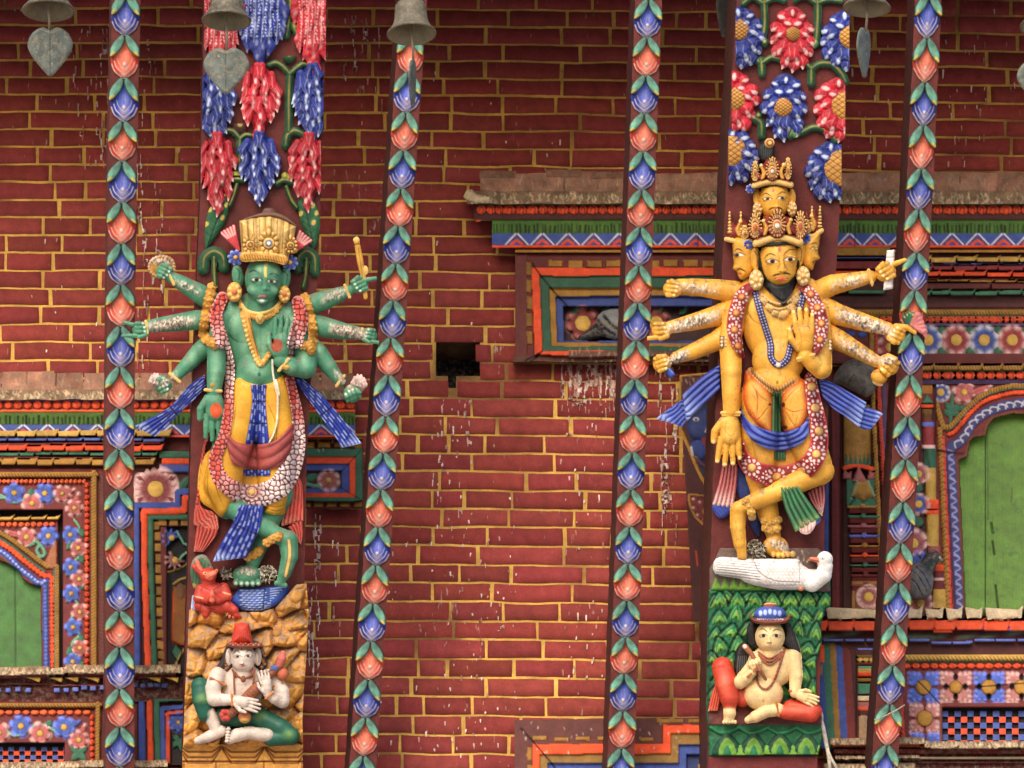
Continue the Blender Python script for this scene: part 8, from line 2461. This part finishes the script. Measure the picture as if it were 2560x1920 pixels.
def cream_figure():
    CR, SKD = lin((228, 194, 138)), lin((150, 100, 60))
    RD, RDD = lin((198, 66, 44)), lin((120, 34, 26))
    T = thing('ascetic_figure', SS(np.array([1915.]), np.array([1806.]), np.array([0.]))[0],
              'small seated cream figure with long black hair, blue dome hat and red trousers', 'figurine')
    B = Fld(1768, 1548, 2058, 1812, 1.3)
    w0 = 36
    B.ell(1930, 1664, 56, 56, 32, w0, 0, CR, 8); B.ell(1908, 1734, 50, 44, 42, w0 + 2, 0, CR, 10); B.ell(1980, 1644, 22, 24, 20, w0, 0, CR, 8)
    B.chain([(1806, 1668, 26, w0), (1816, 1710, 28, w0 + 12), (1824, 1746, 24, w0 + 18), (1824, 1762, 18, w0 + 18)], RD, 4)
    B.chain([(1840, 1704, 16, w0 - 6), (1856, 1750, 18, w0)], RD * 0.85, 4)
    B.chain([(1824, 1766, 15, w0 + 18), (1824, 1784, 16, w0 + 22), (1822, 1798, 13, w0 + 22)], CR, 3)
    for i in range(5): B.ell(1810 + i * 7, 1805, 4.5, 5, 5, w0 + 30, 0, CR, 1); B.stroke([(1813.5 + i * 7, 1800), (1813.5 + i * 7, 1808)], 1.1, SKD, fade=0.6)
    B.chain([(1980, 1772, 24, w0), (2034, 1778, 21, w0 + 10), (2028, 1786, 20, w0 + 14), (1962, 1780, 18, w0 + 20)], RD, 4)
    B.chain([(1946, 1774, 16, w0 + 22), (1916, 1778, 16, w0 + 26), (1888, 1792, 15, w0 + 28), (1870, 1800, 9, w0 + 26)], CR, 3)
    for i in range(4): B.stroke([(1866 + i * 3, 1790 + i * 5), (1876 + i * 3, 1786 + i * 5)], 1.2, SKD, fade=0.6)
    B.chain([(1984, 1640, 20, w0 + 6), (1990, 1690, 17, w0 + 14), (1987, 1732, 13, w0 + 20)], CR, 4)
    hand(B, 1988, 1734, 22, 62, -1, CR, w0 + 22, 4)
    B.chain([(1890, 1648, 20, w0 + 4), (1862, 1690, 18, w0 + 12), (1852, 1704, 17, w0 + 22)], CR, 4)
    B.chain([(1850, 1706, 17, w0 + 22), (1868, 1694, 14, w0 + 36), (1880, 1682, 11, w0 + 46)], CR, 3)
    fist(B, 1889, 1660, 250, 17, CR, w0 + 46, None, side=1)
    B.chain([(1926, 1650, 22, w0 + 12), (1925, 1622, 20, w0 + 16)], CR, 5)
    B.ell(1925, 1592, 37, 40, 38, w0 + 16, 0, CR, 5); B.ell(1925, 1608, 29, 22, 35, w0 + 16, 0, CR, 5)
    nose(B, 1923, 1588, 1604, 6, w0 + 52, CR, 0)
    eye(B, 1908, 1589, 8, 0.05, (-10, -13, 0, -17, 12, -8), 0, s=0.85); eye(B, 1941, 1589, 8, 0, (-12, -8, 0, -16, 14, -11), 0, s=0.85)
    for x in (1909, 1941): B.dot(x, 1589, 4.6, KB, 4.8)
    mouth(B, 1924, 1614, 10, lin((216, 160, 110)), lin((130, 74, 50)), 0.6)
    B.dot(1925, 1572, 2.5, lin((206, 130, 90)), 4)
    for x, y, r, q in ((1812, 1706, 10, 22), (1990, 1772, 26, 8)): B.dot(x, y, r, lin((232, 120, 86)), q, fade=0.6, soft=8)
    B.dot(1908, 1752, 3, SKD, 4, fade=0.5)
    B.stroke([(1940, 1672), (1960, 1684), (1968, 1668)], 2, SKD, fade=0.25, soft=2)
    B.mottle(0.08, 14, 3)
    B.mesh('body', SS, M_SKIN, T, zb=4)
    H = Fld(1826, 1546, 2010, 1692, 1.3)
    H.poly([(1960, 1556), (1974, 1560), (1990, 1590), (2003, 1632), (1984, 1628), (1966, 1616), (1956, 1606), (1964, 1580)], 10, 10, w0 + 10, BLK * 0.8)
    for i in range(5): H.stroke([(1968 + i * 4, 1570), (1974 + i * 6, 1624)], 1.1, lin((110, 110, 110)), fade=0.3)
    H.stroke([(1990, 1588), (2003, 1630), (1984, 1630)], 2, CR * 0.9)
    H.mesh('hair', SS, M_PAINT, T, zb=10)
    H.z[:] = -1e4; H.sd[:] = 1e4
    H.poly([(1874, 1556), (1890, 1558), (1890, 1590), (1896, 1616), (1884, 1620), (1870, 1610), (1866, 1580)], 10, 10, w0 + 4, BLK * 0.8)
    H.poly([(1836, 1646), (1844, 1618), (1860, 1604), (1870, 1620), (1874, 1650), (1868, 1676), (1846, 1688), (1836, 1670)], 12, 12, w0 + 8, BLK * 0.8)
    H.stroke([(1830, 1652), (1842, 1616), (1860, 1600)], 4, CR * 0.9)
    for i in range(5): H.stroke([(1846 + i * 5, 1640), (1842 + i * 6, 1684)], 1.3, lin((150, 150, 150)), fade=0.5)
    H.mesh('hair', SS, M_PAINT, T, zb=10)
    C = Fld(1868, 1500, 1982, 1566, 1.3)
    C.ell(1925, 1536, 40, 22, 28, w0 + 26, 0, lin((66, 86, 164)))
    for i in range(5): C.dot(1901 + i * 12, 1533 - (2 - abs(i - 2)) * 2, 4.5, lin((180, 196, 236)), 7, fade=0.9)
    C.poly([(1874, 1530), (1884, 1544), (1925, 1550), (1964, 1544), (1977, 1532), (1970, 1556), (1925, 1562), (1882, 1556)], 14, 9, w0 + 46, lin((120, 62, 46)), n=4)
    for i in range(14): C.dot(1894 + i * 4.8, 1547 + (i % 2), 1.6, lin((230, 214, 200)))
    C.ell(1925, 1514, 17, 9, 12, w0 + 30, 0, lin((150, 84, 56))); C.stroke([(1911, 1510), (1925, 1508), (1939, 1510)], 2.2, lin((226, 190, 150)), bump=1)
    C.mesh('dome_hat', SS, M_PAINT, T, zb=20)
    J = Fld.like(B, 20); J.base = blur(np.where(B.sd < 0, np.clip(B.z, 20, 84), 20), 2); J.zm = J.base - 4
    BR = lin((150, 82, 56))
    for k in range(3): J.ribbon([(1896 + k, 1630 + k * 6), (1924, 1646 + k * 8), (1954 - k, 1630 + k * 6)], 4.5, 4, 2, BR)
    p = spl([(1962, 1622), (1950, 1660), (1936, 1700), (1918, 1722), (1900, 1716), (1892, 1694), (1896, 1668)], False, 10); dl = np.concatenate([[0], np.cumsum(np.hypot(*np.diff(p, axis=0).T))])
    for t in np.arange(0, dl[-1], 5): J.ell(np.interp(t, dl, p[:, 0]), np.interp(t, dl, p[:, 1]), 3.3, 3.3, 4, 2, 0, BR * (0.8 + 0.3 * (int(t) % 2)), 0)
    J.mesh('bead_string', SS, M_PAINT, T)
    for x, y, a, h_, w_ in ((1878, 1684, -40, 12, w0 + 54), (1988, 1728, 4, 14, w0 + 28), (1944, 1774, 80, 16, w0 + 36)):
        F = Fld(x - 24, y - 24, x + 24, y + 24, 1.3); bracelet(F, x, y, a, h_, lin((178, 104, 56)), 6, w_); F.mesh('bracelet', SS, M_PAINT, T, zb=w_ - 14)
    F = Fld(1764, 1700, 1806, 1786, 1.5); pleats(F, [(1790, 1706), (1778, 1740), (1770, 1778)], [(1802, 1716), (1800, 1750), (1794, 1776)], 4, 6, RD, lin((230, 130, 100)), 24, 0, 0.2, 3); F.mesh('sash_end', SS, M_PAINT, T, zb=8)
    F = Fld(1846, 1596, 1924, 1704, 1.3)
    F.chain([(1862, 1616, 7, w0 + 40), (1880, 1636, 6, w0 + 46), (1900, 1676, 5, w0 + 62), (1914, 1698, 4, w0 + 56)], lin((150, 86, 56)), 1); F.dot(1862, 1616, 5, lin((236, 210, 180)), fade=0.9)
    tag(F.mesh('pipe_stick', SS, M_PAINT, None), 'short brown stick gripped at the chest by the cream seated figure', 'stick')
cream_figure()

def creatures():
    RD, RDL, RDD = lin((188, 60, 44)), lin((226, 112, 84)), lin((104, 28, 22))
    T = thing('bird_attendant', SS(np.array([530.]), np.array([1540.]), np.array([0.]))[0],
              'small red beaked winged attendant kneeling with folded hands at the green feet', 'figurine')
    F = Fld(474, 1384, 606, 1548, 1.3)
    w0 = 22
    F.ell(530, 1486, 38, 32, 26, w0, 0, RD, 6); F.chain([(522, 1464, 18, w0 + 4), (520, 1446, 17, w0 + 10)], RD, 4)
    F.ell(520, 1438, 22, 19, 22, w0 + 12, 0, RD, 4); F.chain([(524, 1440, 12, w0 + 30), (534, 1434, 8, w0 + 34), (542, 1426, 4, w0 + 30)], RDL, 3)
    F.chain([(502, 1432, 9, w0 + 14), (488, 1418, 7, w0 + 14), (482, 1414, 4, w0 + 14)], RD, 2); F.chain([(500, 1426, 8, w0 + 14), (494, 1406, 5, w0 + 14), (490, 1400, 3, w0 + 12)], RDL, 1)
    F.chain([(502, 1474, 14, w0 + 6), (496, 1496, 13, w0 + 14), (516, 1500, 10, w0 + 28), (528, 1490, 8, w0 + 34)], RD, 3); F.chain([(558, 1470, 14, w0 + 6), (568, 1492, 13, w0 + 14), (546, 1500, 10, w0 + 28), (530, 1490, 8, w0 + 34)], RD, 3)
    F.chain([(530, 1500, 8, w0 + 34), (530, 1480, 6, w0 + 36)], RDL, 2)
    F.chain([(500, 1514, 15, w0 + 6), (516, 1524, 14, w0 + 10), (514, 1536, 9, w0 + 14)], RD, 3); F.chain([(520, 1520, 16, w0), (566, 1516, 17, w0 + 8), (584, 1526, 12, w0 + 12), (590, 1538, 7, w0 + 14), (600, 1541, 4, w0 + 12)], RD, 3)
    for x, y in ((510, 1542), (520, 1544), (574, 1541), (584, 1543)): F.ell(x, y, 4, 5, 5, w0 + 12, 0, RDL, 1)
    F.dot(512, 1433, 4.5, lin((220, 170, 120)), 3.5); F.dot(513, 1433, 2.4, KB); F.stroke([(522, 1444), (538, 1438)], 1.6, RDD)
    for pts in (((500, 1462), (516, 1472), (530, 1478)), ((530, 1478), (546, 1468), (556, 1460)), ((510, 1506), (516, 1520), (540, 1524)), ((500, 1500), (504, 1512), (500, 1524)), ((486, 1410), (494, 1424), (504, 1428)), ((556, 1508), (570, 1502), (578, 1516))): F.stroke(pts, 2, RDD, bump=-1.5, fade=0.8)
    for x, y in ((497, 1494), (566, 1484)): F.stroke([(x - 9, y - 3), (x + 10, y + 2)], 3.4, lin((226, 160, 110)), bump=1)
    F.mottle(0.2, 9, 3)
    F.mesh('body', SS, M_SKIN, T, zb=-2)
    F = Fld(470, 1380, 540, 1476, 1.5)
    F.poly([(476, 1430), (482, 1400), (500, 1386), (516, 1390), (530, 1414), (536, 1440), (500, 1470), (484, 1470)], 9, 12, 2, lin((74, 112, 84)))
    for i in range(5): F.stroke([(486 + i * 9, 1400 + i * 3), (482 + i * 8, 1460)], 2, lin((30, 70, 50)), bump=-1)
    F.dust(1.4, (140, 130, 118)); F.dot(484, 1464, 6, LOCH, fade=0.7)
    F.mesh('wing', SS, M_PAINT, T, zb=-4)
    F = Fld(474, 1488, 500, 1534, 1.5); F.chain([(486, 1492, 6, 10), (484, 1520, 7, 12), (484, 1528, 6, 12)], lin((170, 186, 214)), 1); F.stroke([(484, 1494), (482, 1526)], 1.6, BLU); F.mesh('sash', SS, M_PAINT, T, zb=0)
    # fan of blue feathers under the feet
    F = Fld(566, 1448, 730, 1540, 1.3)
    BL_, LB_ = lin((52, 84, 170)), lin((186, 204, 240))
    F.poly([(572, 1504), (590, 1482), (602, 1470), (660, 1468), (718, 1463), (719, 1482), (706, 1500), (680, 1518), (640, 1528), (606, 1524), (584, 1514)], 14, 18, 6, BL_, n=4)
    for i in range(9):
        y0 = 1470 + i * 6
        F.stroke([(590 + i * 2, y0 + 8 - i), (640, y0 + 6), (716 - i * 7, y0 - 4 + i * 0.5)], 1.8, BL_ * 0.35, bump=-2)
        for j in range(5): F.dot(604 + j * 13 + (i % 2) * 6, y0 + 6, 5, LB_, 1.8, fade=0.75, rot=-8)
        F.stroke([(676, y0 + 2), (712 - i * 7, y0 - 2 + i * 0.6)], 2.6, LB_, fade=0.6)
    F.stroke([(662, 1470), (658, 1522)], 3, BL_ * 0.4, bump=-2)
    tag(F.mesh('feather_fan', SS, M_PAINT, None, zb=-2), 'fan of carved blue feathers edged white beneath the green feet', 'wing')
    F = Fld(560, 1400, 740, 1472, 1.5)
    F.poly([(566, 1440), (600, 1424), (690, 1420), (708, 1440), (706, 1470), (570, 1474)], 8, 10, 0, lin((92, 48, 40)))
    F.mesh('foot_ledge', SS, M_WORN, B1, zb=-6)
    # straw left by nesting birds
    def straw_heap(cx, cy, rx, ry, n, w, seed, label):
        r = random.Random(seed)
        F = Fld(cx - rx - 12, cy - ry - 10, cx + rx + 12, cy + ry + 10, 1.3)
        for i in range(n):
            a, k = r.uniform(0, 6.28), math.sqrt(r.random())
            x, y = cx + rx * k * math.cos(a), cy + ry * k * math.sin(a)
            b, L = r.uniform(0, 3.14), r.uniform(6, 16)
            F.cone(x, y, 1.3, x + L * math.cos(b) * 0.7, y + L * math.sin(b) * 0.7, 0.9, w + r.uniform(0, 14), w + r.uniform(0, 14), lin(r.choice(((196, 184, 160), (120, 98, 76), (226, 220, 206), (90, 74, 58)))), 0)
        tag(F.mesh('straw_heap', SS, M_DUSTY, None, zb=w - 10), label, 'straw', 'straw left at the deities\' feet')
    straw_heap(668, 1434, 22, 22, 150, 16, 1, 'speckled tuft of straw and droppings beside the round green foot')
    straw_heap(1888, 1372, 26, 24, 170, 26, 2, 'dry grass tuft between the yellow feet on the white goose')
    straw_heap(566, 1430, 14, 16, 60, 12, 3, 'small dusty straw wisp between red attendant and green foot')
    # white goose
    T = thing('goose_figure', SS(np.array([1920.]), np.array([1476.]), np.array([0.]))[0], 'white carved goose crouching under the yellow feet, head turned back', 'figurine')
    Wt, Ln = lin((236, 230, 224)), lin((120, 104, 104))
    F = Fld(1780, 1374, 2086, 1482, 1.3)
    F.poly([(1790, 1396), (1840, 1394), (1924, 1397), (1990, 1396), (2002, 1408), (2022, 1422), (2044, 1424), (2048, 1440), (2040, 1460), (2026, 1472), (1952, 1474), (1910, 1468), (1868, 1458), (1846, 1446), (1788, 1434)], 26, 30, 26, Wt, n=4)
    F.chain([(2030, 1456, 24, 34), (2058, 1438, 21, 40), (2064, 1416, 18, 44), (2060, 1400, 19, 46)], Wt, 6)
    F.ell(2062, 1398, 20, 20, 22, 44, 0, Wt, 4)
    F.chain([(2044, 1400, 7, 56), (2028, 1397, 5, 58), (2024, 1400, 3, 56)], lin((206, 116, 84)), 2); F.stroke([(2044, 1402), (2026, 1400)], 1.3, lin((110, 50, 36)))
    F.dot(2056, 1396, 6, Ln, 3.6); F.dot(2056, 1396, 4, Wt, 2.4); F.dot(2056, 1396, 2, KB)
    for i in range(7): F.stroke([(1792, 1400 + i * 6), (1850, 1404 + i * 6.5), (1900, 1408 + i * 7)], 1.8, Ln, bump=-2, fade=0.85)
    for j in range(8):
        for i in range(11):
            x, y = 1912 + i * 10 + (j % 2) * 5, 1404 + j * 8
            if x < 2016 - max(0, 1420 - y): F.stroke([(x, y), (x + 5, y + 5), (x + 10, y)], 1.4, Ln, bump=-1.4, fade=0.5)
    F.stroke([(1886, 1404), (1900, 1432), (1938, 1452), (1998, 1456)], 2, lin((110, 70, 60)), bump=-2, fade=0.8); F.stroke([(1890, 1440), (1910, 1462), (1990, 1462)], 1.4, Ln, fade=0.6); F.stroke([(1998, 1404), (1999, 1456)], 1.6, lin((80, 60, 56)), fade=0.7)
    F.dust(0.15, (170, 156, 144), 4)
    F.mesh('body', SS, M_SKIN, T, zb=4)
    F = Fld(1990, 1462, 2012, 1480, 1.3); F.ell(2002, 1472, 7, 5, 6, 40, 0, lin((206, 116, 84))); F.mesh('foot', SS, M_SKIN, T, zb=20)
creatures()

def pigeons():
    GY, DG_, LG = lin((104, 104, 110)), lin((48, 50, 56)), lin((150, 150, 152))
    # one hunched in the niche
    T = thing('pigeon', WO(np.array([1530.]), np.array([850.]), np.array([0.]))[0], 'grey pigeon with black wing bars crouching inside the framed niche', 'pigeon', 'pigeons roosting on the facade')
    F = Fld(1440, 768, 1620, 856, 1.6)
    F.ell(1545, 810, 56, 40, 30, -26, 6, lin((128, 130, 132))); F.chain([(1500, 824, 20, -22), (1470, 838, 10, -24), (1452, 846, 7, -26)], DG_, 4); F.ell(1592, 800, 18, 17, 18, -20, 0, DG_, 4)
    for pts in (((1494, 800), (1512, 820), (1536, 836)), ((1510, 790), (1532, 814), (1560, 830))): F.stroke(pts, 8, KB, soft=3)
    F.dot(1552, 800, 18, LG, 14, fade=0.5, soft=8)
    F.noise(0.6, 7, 2); F.mesh('body', WO, M_DUSTY, T)
    # one seen from behind beside the yellow deity's arm
    T = thing('pigeon', WO(np.array([2140.]), np.array([990.]), np.array([50.]))[0], 'hunched grey brown pigeon seen as a round back beneath the yellow jug hand', 'pigeon', 'pigeons roosting on the facade')
    F = Fld(2070, 886, 2204, 1002, 1.6)
    F.poly([(2082, 955), (2094, 924), (2116, 903), (2135, 897), (2157, 899), (2177, 912), (2189, 925), (2193, 955), (2186, 979), (2169, 992), (2155, 990), (2127, 975), (2101, 962)], 46, 60, 40, lin((112, 104, 98)), n=4)
    F.stroke([(2120, 962), (2128, 946), (2136, 936)], 2.2, DG_, bump=-2); F.stroke([(2152, 990), (2156, 980), (2164, 972)], 2, DG_, bump=-2)
    F.dot(2142, 900, 40, DG_, 10, fade=0.6, soft=8); F.dot(2185, 940, 10, DG_, 24, fade=0.5, soft=8); F.dot(2100, 945, 10, DG_, 14, fade=0.4, soft=8)
    F.mottle(0.14, 10, 3); F.noise(0.8, 8, 3); F.mesh('body', WO, M_DUSTY, T)
    # one on the column base
    T = thing('pigeon', WO(np.array([2300.]), np.array([1500.]), np.array([40.]))[0], 'dark grey pigeon perched on the column base by the green door leaves', 'pigeon', 'pigeons roosting on the facade')
    F = Fld(2258, 1366, 2366, 1506, 1.5)
    F.poly([(2270, 1430), (2290, 1408), (2318, 1404), (2332, 1430), (2332, 1470), (2318, 1494), (2284, 1496), (2268, 1470)], 34, 34, 40, GY)
    F.chain([(2314, 1424, 22, 46), (2326, 1400, 18, 52), (2334, 1392, 17, 54)], DG_ * 1.6, 6)
    F.chain([(2348, 1396, 5, 56), (2356, 1400, 2.5, 54)], lin((130, 124, 116)), 1); F.dot(2350, 1393, 3, lin((200, 196, 190))); F.dot(2337, 1386, 3.4, lin((200, 110, 50))); F.dot(2337, 1386, 2, KB)
    F.dot(2324, 1412, 10, lin((50, 90, 76)), 8, fade=0.5, soft=5)
    for pts in (((2276, 1424), (2296, 1440), (2318, 1480)), ((2272, 1444), (2290, 1458), (2306, 1490)), ((2290, 1416), (2312, 1440), (2328, 1472))): F.stroke(pts, 3, DG_, bump=-2)
    F.mottle(0.14, 12, 3); F.mesh('body', WO, M_DUSTY, T)
pigeons()

def odds():
    k = DS / FPX
    cw = lambda pts, w: np.array([SS(np.array([float(a)]), np.array([float(b)]), np.array([float(w)]))[0] for a, b in pts])
    T = thing('frayed_cord', cw([(2072, 1930)], 0)[0], 'frayed white cord dangling past the lower corner of the green leaf block', 'cord')
    tube('strand', cw([(2053, 1800), (2058, 1822), (2064, 1850), (2070, 1880), (2074, 1910), (2076, 1950)], 8), [5 * k, 6 * k, 5.5 * k, 5 * k, 5 * k, 4 * k], M_DUSTY, T, (206, 194, 176))
    tube('strand', cw([(2068, 1872), (2078, 1896), (2090, 1916), (2096, 1944)], 10), 3.6 * k, M_DUSTY, T, (196, 184, 166))
    tube('strand', cw([(2055, 1806), (2056, 1790), (2052, 1780)], 8), 3 * k, M_DUSTY, T, (206, 194, 176))
    t = tube('dry_twig', cw([(2186, 1800), (2212, 1790), (2240, 1776), (2262, 1762)], 40), 1.6 * k, M_DUSTY, None, (190, 180, 166), 6)
    tag(t, 'thin pale twig stuck across the diamond bud strut near its foot', 'twig')
odds()

def droppings():
    """pale streaks birds have left down the brickwork"""
    F = Fld(0, 0, 2560, 1920, 2.6)
    r = random.Random(12)
    def run(x0, x1, y0, y1, n, lmin, lmax, wd=(1.2, 2.6)):
        for _ in range(n):
            x, y, L = r.uniform(x0, x1), r.uniform(y0, y1), r.uniform(lmin, lmax)
            c = lin(r.choice(((226, 190, 170), (204, 150, 132), (240, 216, 204), (176, 116, 98)))) * r.uniform(0.6, 1)
            a = r.uniform(-2, 2)
            for k in range(max(1, int(L / 22))):
                y2 = y + 22 * k; l2 = min(22, L) * r.uniform(0.4, 0.95); w = r.uniform(*wd)
                F.cone(x + a * k, y2, w, x + a * k + r.uniform(-1.5, 1.5), y2 + l2, w * 0.6, 6.5, 6.5, c, 0, 0.6)
    run(1400, 1610, 898, 960, 110, 10, 50); run(1640, 1800, 880, 990, 60, 10, 60); run(300, 360, 200, 560, 26, 20, 120)
    run(860, 960, 20, 260, 26, 15, 80); run(770, 800, 1280, 1740, 26, 20, 110); run(830, 850, 1350, 1560, 8, 15, 60); run(1080, 1180, 990, 1290, 46, 6, 30)
    run(255, 300, 60, 640, 22, 20, 90); run(180, 270, 60, 420, 30, 10, 50); run(1645, 1735, 960, 1300, 46, 30, 160, (0.9, 1.7)); run(1400, 1600, 890, 1000, 70, 20, 90, (0.9, 1.8)); run(300, 420, 60, 900, 40, 20, 130, (0.9, 1.6)); run(2350, 2540, 20, 440, 34, 8, 40)
    run(900, 1300, 1280, 1900, 90, 4, 14); run(20, 1600, 20, 900, 150, 4, 14); run(1100, 1290, 1100, 1900, 60, 4, 16); run(1400, 1520, 1000, 1800, 60, 4, 18)
    run(350, 420, 560, 900, 24, 8, 50); run(2130, 2240, 100, 430, 16, 8, 30)
    # keep clear of the windows and of the hole
    X, Y = F.X, F.Y
    ok = ~(((X < 905) & (Y > 925) & ((X < 480) | (Y < 1270))) | ((X > 1195) & (Y > 420) & (Y < 625)) | ((X > 1284) & (X < 1835) & (Y > 620) & (Y < 896)) | ((X > 2036) & (Y > 610)) | ((X > 1282) & (X < 1800) & (Y > 1790)) | ((X > 1060) & (X < 1210) & (Y > 840) & (Y < 985)) | ((X > 1696) & (X < 1850) & (Y > 925)))
    F.sd = np.where(ok, F.sd, 9.0)
    o = F.mesh('bird_droppings', Wf, M_PAINT, WALL, zb=4.5)
    o['kind'] = 'stuff'
droppings()
